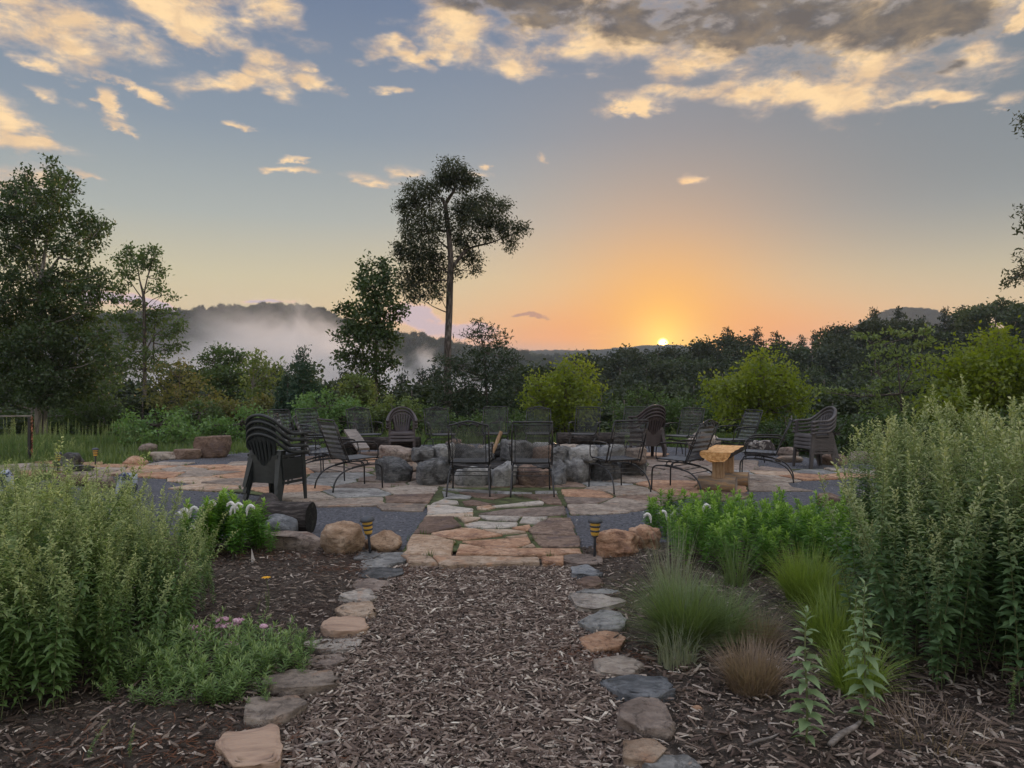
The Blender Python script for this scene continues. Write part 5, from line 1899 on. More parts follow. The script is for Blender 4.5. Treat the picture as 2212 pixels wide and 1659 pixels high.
# two separate young stems, each leaf a piece of its own
def leaf_object_plant(px, py, H, nl, L, label, seed):
    p = G(px, py)
    t = thing('leafy_stalk', (p.x, p.y, bed_z(p.x, p.y)), 0, label, 'plant', 'single leafy stalks in the right bed')
    mb = MB().tube([(0, 0, 0), (0.004, 0.002, H * .3), (-0.004, 0.004, H * .7), (0.0, 0.0, H)], [.005, .0045, .0035, .0015], 6, 3)
    st = link('stem', mb.mesh('stem', M['stem_g'], True), t)
    V, Ft, Fq = leaves_bent(np.array([[0, 0, 0.0]]), np.array([[1.0, 0, 0.0]]), np.array([[0, 0, 1.0]]), np.array([1.0]), np.array([.46]), np.array([.42]))
    lm = mesh_np('leaf', V, [Ft, Fq], M['lf_stalk'])
    rg_ = random.Random(seed)
    a = 0
    for k in range(nl):
        tt = 0.06 + 0.94 * k / nl
        a += 2.399
        ln = L * (0.75 if tt < .15 else 1.0) * (1 - 0.62 * tt ** 2.2) * rg_.uniform(.85, 1.15)
        link('leaf', lm, st, (0, 0, H * tt), (rg_.uniform(-.25, .25), -(0.15 + 0.9 * max(0, tt - .7) / .3) + rg_.uniform(-.2, .2), a), (ln, ln, ln))
    return t


M['lf_stalk'] = mat_leaf('leaf_stalk', (0.13, 0.20, 0.095), (0.25, 0.34, 0.16), None, 0.3)
leaf_object_plant(1742, 1630, 0.56, 46, 0.10, 'single upright stalk with pale green leaves left of the huge right clump', 1)
leaf_object_plant(1868, 1585, 0.62, 48, 0.10, 'single leafy stalk close against the front of the huge right clump', 2)
leaf_object_plant(1850, 1500, 0.50, 38, 0.08, 'shorter leafy stalk behind the two front ones in the right bed', 3)
#leaf_object_plant(2050, 1600, 0.5, 38, 0.10, 'leafy stalk at the foot of the huge right clump', 4)
# small weeds in the left bed
for i, (px, py, h, lb) in enumerate([(438, 1335, .30, 'thin young stem in the left bed behind the pink flowers'), (462, 1320, .28, 'second thin young stem in the left bed, right of the first'),
                                     (555, 1335, .10, 'tiny seedling on the left bed mulch'), (640, 1385, .09, 'little green seedling beside the layered edging stone'),
                                     (425, 1250, .32, 'slender stem leaning out of the left clump over the mulch'), (190, 1655, .16, 'small sprig at the bottom left corner of the bed'), (280, 1650, .14, 'second small sprig at the bottom left of the bed'),
                                     (2185, 1560, .22, 'small yellow-green sprig at the right side of the picture')]):
    p = G(px, py)
    t = thing('seedling', (p.x, p.y, bed_z(p.x, p.y)), i * 1.3, lb, 'plant', 'young sprigs in the beds')
    link('stem', GV[i % 7], t, None, None, (h, h, h))

# bright green loosestrife
LV = [stem_mesh('stem', rg, 1.0, 20, 0.24, 0.15, 0.24, [M['lf_loose'], M['stem_g']], 0.15, 0.45, 0.35, 0.12, 4, 0, 0.006, 0.7) for k in range(6)]
pts = []
while len(pts) < 299:
    x, y = rr.uniform(1.25, 3.6), rr.uniform(5.5, 8.2)
    edge_l = 1.36 + 0.10 * math.sin(y * 3) + (0.25 if y < 5.8 else 0)
    top = 8.0 - 0.2 * abs(x - 2.1)
    bot = 5.7 + 0.15 * math.sin(x * 4) + (0.35 if x < 1.55 else 0)
    if x > edge_l and bot < y < top:
        pts.append((x - 2.2, y - 6.6, 0.385 * rr.uniform(.82, 1.12)))
stem_bush('loosestrife', (2.2, 6.6, 0), 'broad bed of bright green leafy stems right of the path', 'plant', LV, pts, 8)
pts = ell_place(0, 0, .42, .34, 60, .46, minh=.75)
lo = stem_bush('loosestrife', (-2.50, 6.72, 0), 'bright green plant with nodding white flower spikes left of the dark log', 'plant', LV, pts, 9)
# nodding white flower spikes
for (px, py, bend, wh) in [(418, 1098, 1, 0), (447, 1090, -1, 0), (455, 1086, 1, 0), (500, 1088, -1, 0), (505, 1096, 1, 0), (540, 1094, 1, 0), (514, 1090, 1, 0), (400, 1102, -1, 0), (388, 1110, -1, 0), (412, 1138, 1, 0),
                           (1400, 1112, -1, 1), (1434, 1106, -1, 1), (1478, 1102, 1, 1), (1525, 1092, 1, 1), (1456, 1108, 1, 1)]:
    d = 6.6 if not wh else 7.4
    q = P(px, py, d)
    par = lo if not wh else [o for o in COL.objects if o.name == 'loosestrife'][0]
    b = Vector((q.x, q.y, q.z)) - par.location
    mb = MB()
    sc_ = 0.8
    arc = [(-bend * .035, 0, -.10), (-bend * .032, 0, -.045), (-bend * .018, 0, -.005), (bend * .008, 0, .012), (bend * .036, 0, -.004), (bend * .052, 0, -.03)]
    mb.tube(arc, [.006, .014, .017, .016, .012, .004], 8, 3)
    rg_ = random.Random(int(px))
    for k in range(46):
        s_ = rg_.uniform(.15, .95) * (len(arc) - 1)
        i0 = int(s_)
        c_ = Vector(arc[i0]).lerp(Vector(arc[min(i0 + 1, 5)]), s_ - i0)
        u_ = Vector((rg_.gauss(0, 1), rg_.gauss(0, 1), rg_.gauss(0, 1))).normalized()
        mb.box(c_ + u_ * .015, (.008, .008, .008), Matrix.Rotation(rg_.uniform(0, 3), 3, u_))
    link('flower_spike', mb.mesh('flower_spike', M['flower_white']), par, b, None, (sc_,) * 3)

# low green plant with pink flower heads
YV = [stem_mesh('stem', rg, 1.0, 46, 0.42, 0.22, 0.16, [M['lf_yarrow'], M['stem_g']], 0.05, 0.55, 0.2, 0.35, 1, 0, 0.012, 0.6) for k in range(5)]
yc = (-1.58, 3.98)
ya = stem_bush('yarrow', (yc[0], yc[1], 0), 'low spreading green plant with pink flower heads beside the left edging', 'plant', YV, ell_place(0.0, 0, .52, .55, 170, .19, minh=.6), 10)
for (px, py, s) in [(495, 1346, .045), (515, 1337, .03), (440, 1362, .05), (452, 1378, .045), (432, 1375, .04), (500, 1388, .035), (415, 1352, .04), (470, 1350, .03), (478, 1334, .035), (570, 1350, .02)]:
    q = P(px, py, 4.3)
    mb = MB()
    rg_ = random.Random(px * 3)
    for k in range(40):
        a, r_ = rg_.uniform(0, 6.28), s * math.sqrt(rg_.uniform(0, 1))
        mb.box((r_ * math.cos(a), r_ * math.sin(a), rg_.uniform(-.004, .004) - r_ * .3), (.009, .009, .006), Matrix.Rotation(rg_.uniform(0, 3), 3, 'Z'))
    mb.tube([(0, 0, -.12), (0, 0, 0)], .0015, 4)
    link('flower_head', mb.mesh('flower_head', M['flower_pink']), ya, Vector((q.x - yc[0], q.y - yc[1], q.z)))
for (px, py, n_, s, lb) in [(470, 1480, 40, .16, 'low rosette of green leaves below the pink flowered plant'), (462, 1530, 14, .12, 'small leafy rosette nearest the camera in the left bed'), (560, 1530, 6, .09, 'tiny two leaved sprout beside the tan stained edging stone'),
                            (350, 1500, 30, .16, 'small green plant at the foot of the nearest left clump'), (565, 1425, 22, .12, 'narrow leaved sprouts at the right side of the pink flowered plant')]:
    p = G(px, py)
    stem_bush('rosette', (p.x, p.y, 0), lb, 'plant', YV, ell_place(0, 0, .05 if n_ < 20 else .16, .05 if n_ < 20 else .12, max(3, n_ // 3), s, minh=.6), px, 'low rosettes in the left bed')
# orange flower on its stem
p = G(578, 1330)
fl = thing('coreopsis', (p.x, p.y, 0), 0, 'single orange-yellow flower on a thin stem in the left bed', 'flower')
q = P(575, 1248, p.y)
link('stem', MB().tube([(0, 0, 0), (.01, 0, q.z * .5), (q.x - p.x, 0, q.z)], .0025, 5, 3).mesh('stem', M['stem_g']), fl)
pet = leaves_simple(np.array([[0, 0, 0.0]]), np.array([[1.0, 0, 0.15]]), np.array([[0, 0, 1.0]]), 1.0, 0.55)
pm = mesh_np('petal', pet[0], [pet[1]], M['flower_yel'])
for k in range(8):
    link('petal', pm, fl, (q.x - p.x, 0, q.z), (0.0, 0.1, k * PI / 4), (.034,) * 3)
link('leaf_sprig', GV[0], fl, None, None, (.16,) * 3)


# ---------------------------------------------------------------- ornamental grasses
def grass(px, py, n, h, spread, w, mat, label, seed, curve=.6, base=.08, sc=(1, 1, 1)):
    p = G(px, py)
    rg_ = np.random.RandomState(seed)
    V, q_, t_ = blade_tuft(rg_, n, h, spread, w, curve, 5, base)
    o = link('grass_tuft', mesh_np('grass_tuft', V, [q_, t_], mat), None, (p.x, p.y, bed_z(p.x, p.y) if p.y < 7 else 0))
    o.scale = sc
    return tag(o, label, 'grass tuft', 'ornamental grass tufts')


M['gr_green'] = mat_leaf('grass_grey_green', (0.075, 0.115, 0.035), (0.20, 0.27, 0.10), None, 0.3)
M['gr_yel'] = mat_leaf('grass_yellow_green', (0.13, 0.19, 0.035), (0.30, 0.40, 0.08), None, 0.35)
M['gr_pink'] = mat_leaf('grass_dry', (0.16, 0.11, 0.08), (0.36, 0.27, 0.20), None, 0.3)
M['gr_pale'] = mat_leaf('grass_pale', (0.18, 0.20, 0.13), (0.34, 0.36, 0.26), None, 0.3)
grass(1478, 1400, 1900, .46, .56, .0065, M['gr_green'], 'largest arching grey-green grass tuft beside the right edging stones', 1, .75, .12)
grass(1560, 1385, 700, .38, .5, .0065, M['gr_green'], 'arching green grass tuft right of the largest one', 2, .8, .10)
grass(1455, 1300, 260, .58, .30, .004, M['gr_pale'], 'sparse tall thin stalks rising behind the largest grass tuft', 3, .2, .12)
grass(1462, 1440, 200, .28, .30, .005, M['gr_pale'], 'dry pale blades hanging from the front of the largest tuft', 4, 1.2, .10)
grass(1742, 1310, 1300, .42, .34, .0065, M['gr_yel'], 'yellow-green grass tuft in front of the bright green bed', 5, .5, .12)
grass(1800, 1340, 500, .34, .3, .0065, M['gr_yel'], 'yellow-green grass tuft beside the huge right clump', 6, .5, .10)
grass(1800, 1400, 700, .34, .34, .0065, M['gr_yel'], 'lower yellow-green grass tuft behind the single stalk', 7, .6, .12)
grass(1850, 1500, 650, .30, .30, .006, M['gr_yel'], 'yellow-green grass tuft between the two single stalks', 8, .6, .10)
grass(1625, 1500, 1300, .26, .23, .0055, M['gr_pink'], 'small dry pinkish brown grass tuft in the right bed', 9, .5, .10)
grass(1640, 1395, 600, .24, .26, .0055, M['gr_pink'], 'dry brown grass tuft between the green and the pinkish tufts', 10, .6, .10)
grass(2000, 1590, 260, .12, .30, .004, M['gr_pink'], 'dead brown grass under the huge right clump', 11, .6, .25)
grass(1590, 1270, 160, .5, .35, .004, M['gr_green'], 'thin arching blades at the foot of the bright green bed', 12, .6, .08)


# ---------------------------------------------------------------- meadow and low plants round the court
def meadow(name, label, x0, x1, y0, y1, n, h, w, mat, seed, keep=lambda x, y: True):
    rg_ = np.random.RandomState(seed)
    V, q_, t_ = blade_tuft(rg_, n, h, h * .5, w, .4, 2, .01)
    k = 2 * 2 + 1
    X, Y = rg_.uniform(x0, x1, n), rg_.uniform(y0, y1, n)
    ok = np.array([(not in_gravel(x, y, 1.0)) and keep(x, y) and region(x, y) is None for x, y in zip(X, Y)])
    Z = terrain_z(X, Y)
    V = V.reshape(n, k, 3) + np.stack([X, Y, Z], 1)[:, None, :]
    V = V[ok]
    m = len(V)
    i = np.arange(m)[:, None] * k
    tag(link(name, mesh_np(name, V.reshape(-1, 3), [i + np.array([[0, 1, 3, 2]]), i + np.array([[2, 3, 4]])], mat)), label, 'grass', kind='stuff')


M['gr_meadow'] = mat_leaf('grass_meadow', (0.06, 0.105, 0.03), (0.17, 0.23, 0.07), None, 0.35)
meadow('meadow_grass', 'green grass and ground cover beyond the court at the left', -17, -4.5, 13.8, 26, 26000, .22, .03, M['gr_meadow'], 1)
meadow('meadow_grass', 'green grass and ground cover at the far side of the court', -5, 8, 19, 27, 22000, .28, .035, M['gr_meadow'], 2)
meadow('meadow_grass', 'green grass and ground cover right of the court', 5, 17, 9, 26, 26000, .24, .03, M['gr_meadow'], 3, lambda x, y: x > 0.6 * y * 0.9)
meadow('meadow_grass', 'green ground cover between the left boulders and the tall clumps', -11, -5.3, 7.2, 12.4, 14000, .16, .02, M['gr_meadow'], 4)


def plant_px(name, px, py, n, s, rx, variants, label, cat, seed, group=None, ry=None, minh=.7):
    p = G(px, py)
    t = thing(name, (p.x, p.y, -0.03), 0, label, cat, group)
    rg_ = random.Random(seed)
    for (x, y, sc) in ell_place(0, 0, rx, ry or rx * .7, n, s, minh=minh):
        link('stem', rg_.choice(variants), t, (x, y, 0), (0, 0, rg_.uniform(0, 6.28)), (sc, sc, sc))
    return t


SPK = [stem_mesh('stem', rg, 1.0, 70, 0.10, 0.035, 0.22, [M['lf_spike'] if 'lf_spike' in M else M['lf_golden'], M['stem_g']], 0.05, 0.9, 0.1, 0.03, 1, 0, .006, .4) for k in range(4)]
for i, (px, py, n, s, rx, lb) in enumerate([
    (30, 985, 60, .85, 1.0, 'tall spiky plants in front of the iron frame at the far left'), (115, 1000, 40, .5, .6, 'leafy plants behind the first small lamp at far left'),
    (160, 965, 50, .62, 1.0, 'row of spiky plants left of the birch coloured trunk'), (240, 962, 50, .62, .9, 'spiky plants under the dark edge of the left woods'),
    (100, 1030, 50, .4, .8, 'light green low plants in front of the far left lamp'), (30, 1060, 50, .42, .7, 'low plants with whitish flowers at the left side of the picture'),
    (260, 1004, 30, .28, .5, 'low green plants between the second lamp and the orange boulder'), (350, 975, 30, .25, .5, 'low plants under the round green bush'),
    (930, 960, 40, .45, 1.0, 'weeds at the far side of the court behind the arched chair'), (1090, 955, 40, .5, 1.2, 'weeds behind the middle far chairs'),
    (830, 958, 40, .45, 1.0, 'yellow green weeds behind the long log bench'), (1480, 958, 40, .4, .9, 'weeds behind the tan boulder at the back right'),
    (1330, 957, 36, .45, .9, 'weeds under the first round maple'), (700, 965, 40, .42, 1.0, 'weeds behind the chairs at the left back')]):
    plant_px('herb_clump', px, py, n, s, rx, SPK if i in (0, 2, 3) else GV, lb, 'plant', 60 + i, 'herb clumps round the court')
# ---------------------------------------------------------------- trees
M['bark_grey'] = mat_noise('bark_grey', [(0, (0.045, 0.036, 0.030)), (0.5, (0.10, 0.082, 0.07)), (1, (0.20, 0.17, 0.15))], 5, 8, 0.95, 1.0, 0.03, (3, 3, 0.6))
M['bark_pale'] = mat_noise('bark_pale', [(0, (0.12, 0.11, 0.10)), (0.5, (0.22, 0.20, 0.18)), (1, (0.34, 0.31, 0.28))], 5, 8, 0.95, 0.8, 0.02, (3, 3, 0.6))
M['lf_dark'] = mat_leaf('leaf_dark_tree', (0.026, 0.05, 0.017), (0.066, 0.108, 0.034), None, 0.35)
M['lf_oak'] = mat_leaf('leaf_tall_oak', (0.022, 0.032, 0.015), (0.052, 0.066, 0.030), None, 0.35)
M['lf_mid'] = mat_leaf('leaf_mid_tree', (0.042, 0.078, 0.024), (0.105, 0.165, 0.046), None, 0.35)
M['lf_maple'] = mat_leaf('leaf_round_maple', (0.060, 0.105, 0.010), (0.23, 0.28, 0.022), None, 0.50)
M['lf_shrub'] = mat_leaf('leaf_shrub', (0.06, 0.14, 0.04), (0.17, 0.28, 0.08), None, 0.35)
M['lf_olive'] = mat_leaf('leaf_olive', (0.085, 0.10, 0.028), (0.20, 0.20, 0.06), None, 0.40, hue_shift=(0.22, 0.15, 0.06))
M['lf_light'] = mat_leaf('leaf_light_tree', (0.085, 0.125, 0.036), (0.19, 0.25, 0.075), None, 0.40)
M['lf_pine'] = mat_leaf('needles', (0.018, 0.034, 0.016), (0.042, 0.066, 0.030), None, 0.20)
M['lf_conif'] = mat_leaf('needles_blue', (0.022, 0.052, 0.032), (0.050, 0.095, 0.055), None, 0.20)


def px_tree(name, label, d, base, trunks, blobs, leaf, dens, mat, bark, seed, z0=None, twig=0.42, per=14, asp=0.45, twigs=True, droop=0.2, depth=0.8, flat=1.0, conv=None, cat='tree', group=None, shell=0.5, yoff=0.5, scale=1.0):
    """tree at distance d: trunk lines and crown masses given by where they stand against the sky"""
    rg_ = np.random.RandomState(seed)
    cv = conv or (lambda x, y: (x, y))
    bx = P(*base, d)
    zg = tz(bx.x, d) if z0 is None else z0
    t = thing(name, (bx.x, d, zg), 0, label, cat, group)
    o = Vector((bx.x, d, zg))
    B = []
    for b in blobs:
        x, y = cv(b[0], b[1])
        k = (cv(1, 0)[0] - cv(0, 0)[0])
        rx, ry = b[2] * k * d / F, b[3] * k * d / F
        dd = d + rg_.uniform(-1, 1) * yoff * 0.9
        c = P(x, y, dd) - o
        B.append(((c.x, c.y, c.z), (rx, max(rx, ry) * depth, ry)))
    V, Fc, tw = crown(rg_, B, leaf, dens, twig, per, flat, droop, shell, asp)
    link('crown', mesh_np('crown', V, [Fc], M[mat]), t)
    mb = MB()
    lines = []
    for tr in trunks:
        pts = []
        for (x, y, w) in tr:
            X, Y = cv(x, y)
            dd = d + 0.12 * rg_.normal()
            pts.append((P(X, Y, dd) - o, w * (cv(1, 0)[0] - cv(0, 0)[0]) * d / F / 2))
        if tr is trunks[0]:
            pts[0] = (Vector((pts[0][0].x, 0, -0.1)), pts[0][1])
        mb.tube([p for p, _ in pts], [r for _, r in pts], 9, 3)
        lines.append([p for p, _ in pts])
    if twigs:      # thin branches from the nearest limb into each mass
        allp = [p for l in lines for p in l]
        for c, T in tw:
            cc = Vector(c)
            cand = [p for p in allp if p.z < cc.z + 0.25] or allp
            q = min(cand, key=lambda p: (p - cc).length)
            r0 = 0.010 * d / 25 + 0.004 * (q - cc).length
            mid = q.lerp(cc, 0.5) + Vector((0, 0, -0.05 * (q - cc).length))
            mb.tube([q, mid, cc], [r0 * 1.6, r0, r0 * 0.6], 5, 2, False)
            for m in T[:: max(1, len(T) // 7)]:
                mb.tube([cc, Vector(m)], [r0 * 0.6, r0 * 0.25], 3, 0, False)
    if mb.v:
        link('trunk', mb.mesh('trunk', M[bark], True), t)
    return t


cC = lambda x, y: (561.6 + x * .375, 328.3 + y * .375)
cL = lambda x, y: (x * .375, 328.3 + y * .375)
cR = lambda x, y: (1080 + x * .5117, 604.8 + y * .5117)

# the tall tree against the sky
px_tree('tall_tree', 'tall bare-stemmed tree with a ragged crown standing against the sunset sky', 26, (968, 905), [
    [(1085, 1500, 44), (1082, 1180, 42), (1083, 1080, 40), (1090, 930, 40), (1094, 760, 40), (1100, 640, 34), (1090, 500, 30), (1078, 390, 27), (1065, 300, 24), (1048, 270, 18)],
    [(1066, 305, 22), (1090, 265, 20), (1120, 215, 15), (1130, 150, 8), (1115, 90, 5)],
    [(1104, 670, 24), (1150, 610, 20), (1185, 570, 17), (1235, 545, 13), (1340, 520, 8), (1430, 480, 5)],
    [(1078, 455, 18), (1050, 455, 16), (1030, 448, 15)],
    [(1090, 560, 12), (1020, 500, 8), (960, 430, 6), (900, 320, 4)], [(1090, 700, 12), (1000, 640, 8), (900, 590, 5)],
    [(1090, 740, 10), (990, 740, 7), (880, 770, 4)], [(1180, 575, 8), (1200, 480, 6), (1260, 400, 4), (1300, 310, 3)]],
    [(1110, 95, 85, 62), (1060, 130, 50, 45), (1150, 165, 110, 55), (1225, 175, 45, 35), (1050, 185, 45, 40), (900, 225, 75, 55), (965, 205, 50, 40), (860, 300, 55, 45), (825, 325, 48, 22), (930, 290, 70, 50),
     (1010, 260, 40, 35), (1180, 310, 55, 45), (1250, 300, 85, 50), (1310, 260, 45, 40), (1355, 320, 50, 38), (1405, 300, 42, 38), (1240, 385, 110, 55), (1340, 400, 80, 50), (1430, 440, 80, 45), (1515, 450, 38, 38),
     (1440, 520, 40, 50), (1150, 370, 45, 45), (870, 390, 62, 48), (950, 385, 60, 45), (1010, 400, 45, 40), (880, 470, 70, 45), (970, 470, 60, 45), (845, 560, 70, 50), (920, 560, 80, 60), (1000, 560, 65, 60),
     (800, 590, 38, 40), (1030, 650, 60, 60), (960, 660, 80, 50), (870, 660, 60, 50), (840, 730, 60, 45), (930, 740, 80, 40), (1020, 740, 55, 45), (860, 800, 55, 35), (905, 830, 40, 26), (980, 810, 45, 28), (1035, 820, 35, 22),
     (1130, 440, 42, 50), (1140, 330, 35, 40), (1045, 335, 35, 45), (1035, 440, 35, 40), (1190, 500, 60, 40), (1180, 600, 50, 45), (1235, 620, 40, 45), (1225, 680, 30, 26), (1130, 700, 26, 35), (1160, 540, 45, 45), (1290, 500, 50, 28)],
    0.120, 36.0, 'lf_oak', 'bark_grey', 11, conv=cC, twig=0.24, per=18, asp=0.34, droop=0.45)
px_tree('broadleaf_tree', 'dark bushy maple standing left of the tall bare-stemmed tree', 24, (812, 900), [
    [(670, 1530, 24), (668, 1200, 20), (672, 1050, 17), (675, 900, 13), (665, 780, 8), (640, 680, 4)], [(672, 1080, 9), (720, 1010, 6), (780, 960, 4)], [(670, 1130, 9), (600, 1060, 6), (520, 1010, 4)], [(668, 1240, 8), (600, 1200, 5), (500, 1180, 3)]],
    [(612, 640, 24, 36), (618, 690, 40, 40), (700, 650, 35, 40), (690, 700, 55, 45), (750, 700, 45, 40), (600, 745, 45, 35), (575, 785, 40, 34), (660, 770, 80, 50), (730, 800, 65, 45), (700, 850, 75, 40), (640, 860, 60, 35), (560, 915, 60, 40), (500, 925, 42, 28),
     (475, 905, 22, 22), (620, 930, 80, 45), (700, 940, 70, 50), (790, 900, 60, 22), (770, 950, 50, 28), (600, 1000, 110, 60), (500, 1010, 55, 40), (455, 1070, 38, 30), (540, 1070, 80, 45), (660, 1070, 90, 50), (760, 1080, 45, 40), (720, 1030, 60, 40),
     (470, 1190, 38, 30), (520, 1160, 55, 40), (600, 1180, 70, 50), (690, 1200, 75, 50), (770, 1230, 45, 22), (560, 1240, 60, 30), (640, 1270, 70, 35), (730, 1180, 30, 40), (680, 1340, 60, 60)],
    0.13, 18.0, 'lf_dark', 'bark_grey', 12, conv=cC, twig=0.26, per=16, asp=0.6)
px_tree('dark_pine', 'dark layered evergreen at the foot of the tall tree', 23.5, (1065, 905), [
    [(1320, 1540, 18), (1300, 1300, 14), (1290, 1150, 10), (1270, 1060, 6), (1255, 980, 3)], [(1290, 1110, 5), (1220, 1080, 4), (1140, 1050, 2)], [(1285, 1090, 5), (1340, 1060, 4), (1420, 1065, 2)]],
    [(1252, 975, 12, 18), (1270, 1015, 42, 12), (1330, 1010, 26, 12), (1200, 1050, 60, 12), (1290, 1055, 60, 16), (1370, 1058, 45, 12), (1415, 1075, 22, 10), (1310, 1110, 95, 34), (1390, 1120, 45, 26), (1240, 1165, 80, 32), (1350, 1170, 110, 32), (1440, 1190, 85, 24),
     (1100, 1200, 85, 16), (1060, 1200, 40, 9), (1180, 1230, 100, 34), (1300, 1245, 120, 40), (1450, 1245, 85, 30), (1100, 1270, 90, 30), (1220, 1310, 150, 45), (1400, 1310, 120, 45), (1060, 1330, 60, 30), (1130, 1385, 120, 50), (1300, 1400, 160, 55),
     (1480, 1370, 70, 50), (1080, 1440, 90, 50), (1230, 1480, 160, 60), (1420, 1470, 120, 60), (1200, 1560, 180, 60), (1400, 1560, 150, 60)],
    0.13, 15.0, 'lf_pine', 'bark_grey', 13, conv=cC, twig=0.32, per=14, asp=0.3, flat=0.5, droop=0.0)
px_tree('broadleaf_tree', 'huge dark tree filling the left side of the picture', 25, (85, 935), [
    [(225, 1640, 44), (225, 1300, 40), (228, 1000, 36), (230, 850, 32), (235, 740, 26), (250, 640, 20), (270, 500, 14), (300, 300, 8), (312, 120, 4)], [(232, 770, 18), (290, 680, 15), (340, 610, 12), (410, 565, 8), (520, 500, 5)],
    [(230, 760, 14), (180, 680, 12), (120, 560, 8), (100, 350, 5)], [(228, 820, 14), (100, 740, 10), (0, 640, 6)], [(235, 740, 9), (205, 620, 7), (190, 400, 5), (165, 200, 4)], [(180, 700, 7), (60, 720, 5), (-60, 700, 4)], [(260, 1640, 26), (262, 1500, 22), (285, 1380, 16), (330, 1250, 8)]],
    [(312, 95, 30, 50), (300, 150, 40, 50), (340, 160, 35, 45), (320, 230, 50, 60), (400, 170, 30, 35), (410, 230, 42, 45), (380, 290, 40, 35), (160, 150, 35, 40), (165, 210, 45, 50), (100, 240, 45, 45), (30, 225, 45, 35), (40, 290, 60, 50), (110, 310, 70, 60), (200, 290, 60, 65),
     (265, 270, 55, 60), (40, 370, 70, 50), (140, 400, 80, 70), (240, 380, 80, 75), (320, 330, 55, 55), (300, 440, 80, 60), (385, 370, 40, 45), (455, 350, 25, 30), (460, 410, 45, 50), (530, 400, 25, 25), (520, 450, 55, 38), (570, 415, 35, 28), (607, 400, 20, 28), (560, 480, 40, 25),
     (430, 480, 50, 40), (570, 530, 30, 22), (520, 550, 40, 18), (450, 600, 45, 28), (470, 640, 35, 22), (490, 590, 22, 22), (20, 480, 60, 50), (100, 520, 90, 60), (200, 500, 80, 60), (60, 600, 80, 45), (150, 620, 60, 45), (360, 520, 40, 40), (310, 560, 40, 30), (230, 600, 45, 35), (390, 560, 25, 22),
     (20, 700, 60, 35), (110, 745, 90, 45), (250, 700, 50, 35), (370, 690, 70, 38), (330, 760, 100, 55), (440, 740, 70, 45), (540, 720, 50, 40), (590, 700, 22, 22), (580, 770, 45, 45), (500, 800, 80, 50), (60, 830, 90, 60), (200, 830, 120, 70), (380, 850, 120, 65), (530, 880, 60, 50), (60, 930, 110, 60), (240, 950, 140, 70), (420, 950, 110, 60),
     (530, 950, 50, 35), (60, 1050, 120, 70), (250, 1060, 150, 70), (430, 1060, 120, 60), (560, 1060, 80, 50), (60, 1160, 120, 70), (250, 1170, 150, 70), (430, 1160, 120, 65), (600, 1110, 55, 40), (600, 1180, 60, 45), (60, 1270, 120, 70), (240, 1290, 150, 70), (420, 1280, 120, 65), (560, 1260, 60, 50), (60, 1380, 120, 65), (250, 1400, 150, 60), (420, 1390, 100, 55), (540, 1350, 60, 50),
     (-80, 400, 80, 90), (-90, 600, 90, 100), (-90, 850, 90, 120), (-100, 1100, 90, 120), (-90, 1350, 90, 100)],
    0.140, 18.0, 'lf_dark', 'bark_pale', 14, conv=cL, twig=0.30, per=18, asp=0.5, yoff=1.6, z0=-0.1)
px_tree('understory_tree', 'dense undergrowth tree right of the huge left tree', 27, (215, 930), [[(570, 1600, 12), (575, 1480, 10), (560, 1350, 6)]],
    [(600, 1400, 90, 60), (520, 1450, 90, 60), (660, 1460, 60, 50), (450, 1500, 90, 50), (600, 1540, 100, 60), (330, 1520, 90, 45), (640, 1320, 50, 40), (680, 1580, 60, 50), (480, 1590, 90, 40)], 0.16, 11, 'lf_mid', 'bark_pale', 15, conv=cL, twig=0.34)
px_tree('thin_tree', 'slender tree with an open umbrella crown left of the misty hill', 40, (311, 820), [
    [(832, 1330, 24), (832, 1100, 21), (830, 900, 19), (825, 820, 15), (805, 740, 8), (790, 640, 5)], [(828, 830, 9), (850, 720, 7), (880, 620, 4)], [(830, 860, 8), (760, 760, 5), (700, 650, 4)], [(832, 900, 6), (880, 850, 4), (960, 820, 3)], [(845, 940, 4), (880, 880, 3), (930, 830, 2)],
    [(830, 1000, 10), (760, 950, 5), (640, 860, 3)], [(835, 1150, 10), (900, 1050, 6), (1000, 990, 4)], [(885, 1250, 10), (885, 1100, 7), (890, 1020, 4)]],
    [(740, 560, 38, 26), (690, 605, 40, 32), (770, 600, 45, 30), (860, 565, 45, 26), (895, 585, 30, 24), (830, 620, 50, 28), (915, 635, 38, 24), (700, 660, 40, 26), (790, 655, 55, 24), (870, 665, 45, 20), (680, 705, 30, 18), (745, 705, 50, 18), (925, 690, 32, 16), (900, 730, 40, 14), (660, 775, 30, 20), (705, 765, 40, 18),
     (680, 800, 45, 12), (880, 780, 30, 12), (930, 800, 50, 16), (985, 840, 30, 10), (645, 850, 40, 16), (690, 860, 40, 22), (760, 860, 50, 18), (800, 890, 35, 18), (700, 945, 60, 30), (640, 960, 40, 25), (780, 960, 60, 40), (880, 910, 40, 26), (950, 930, 65, 40), (900, 980, 70, 40), (1010, 985, 52, 38), (1030, 1030, 35, 20), (720, 1040, 70, 50),
     (820, 1050, 70, 50), (950, 1060, 60, 25), (1020, 1110, 42, 26), (960, 1140, 60, 26), (700, 1130, 60, 50), (790, 1150, 70, 50), (880, 1180, 55, 30), (780, 1250, 80, 45), (690, 1230, 60, 50), (900, 1240, 60, 30)],
    0.19, 7.5, 'lf_mid', 'bark_grey', 16, conv=cL, twig=0.36, per=14, asp=0.5, flat=0.6, z0=-6)
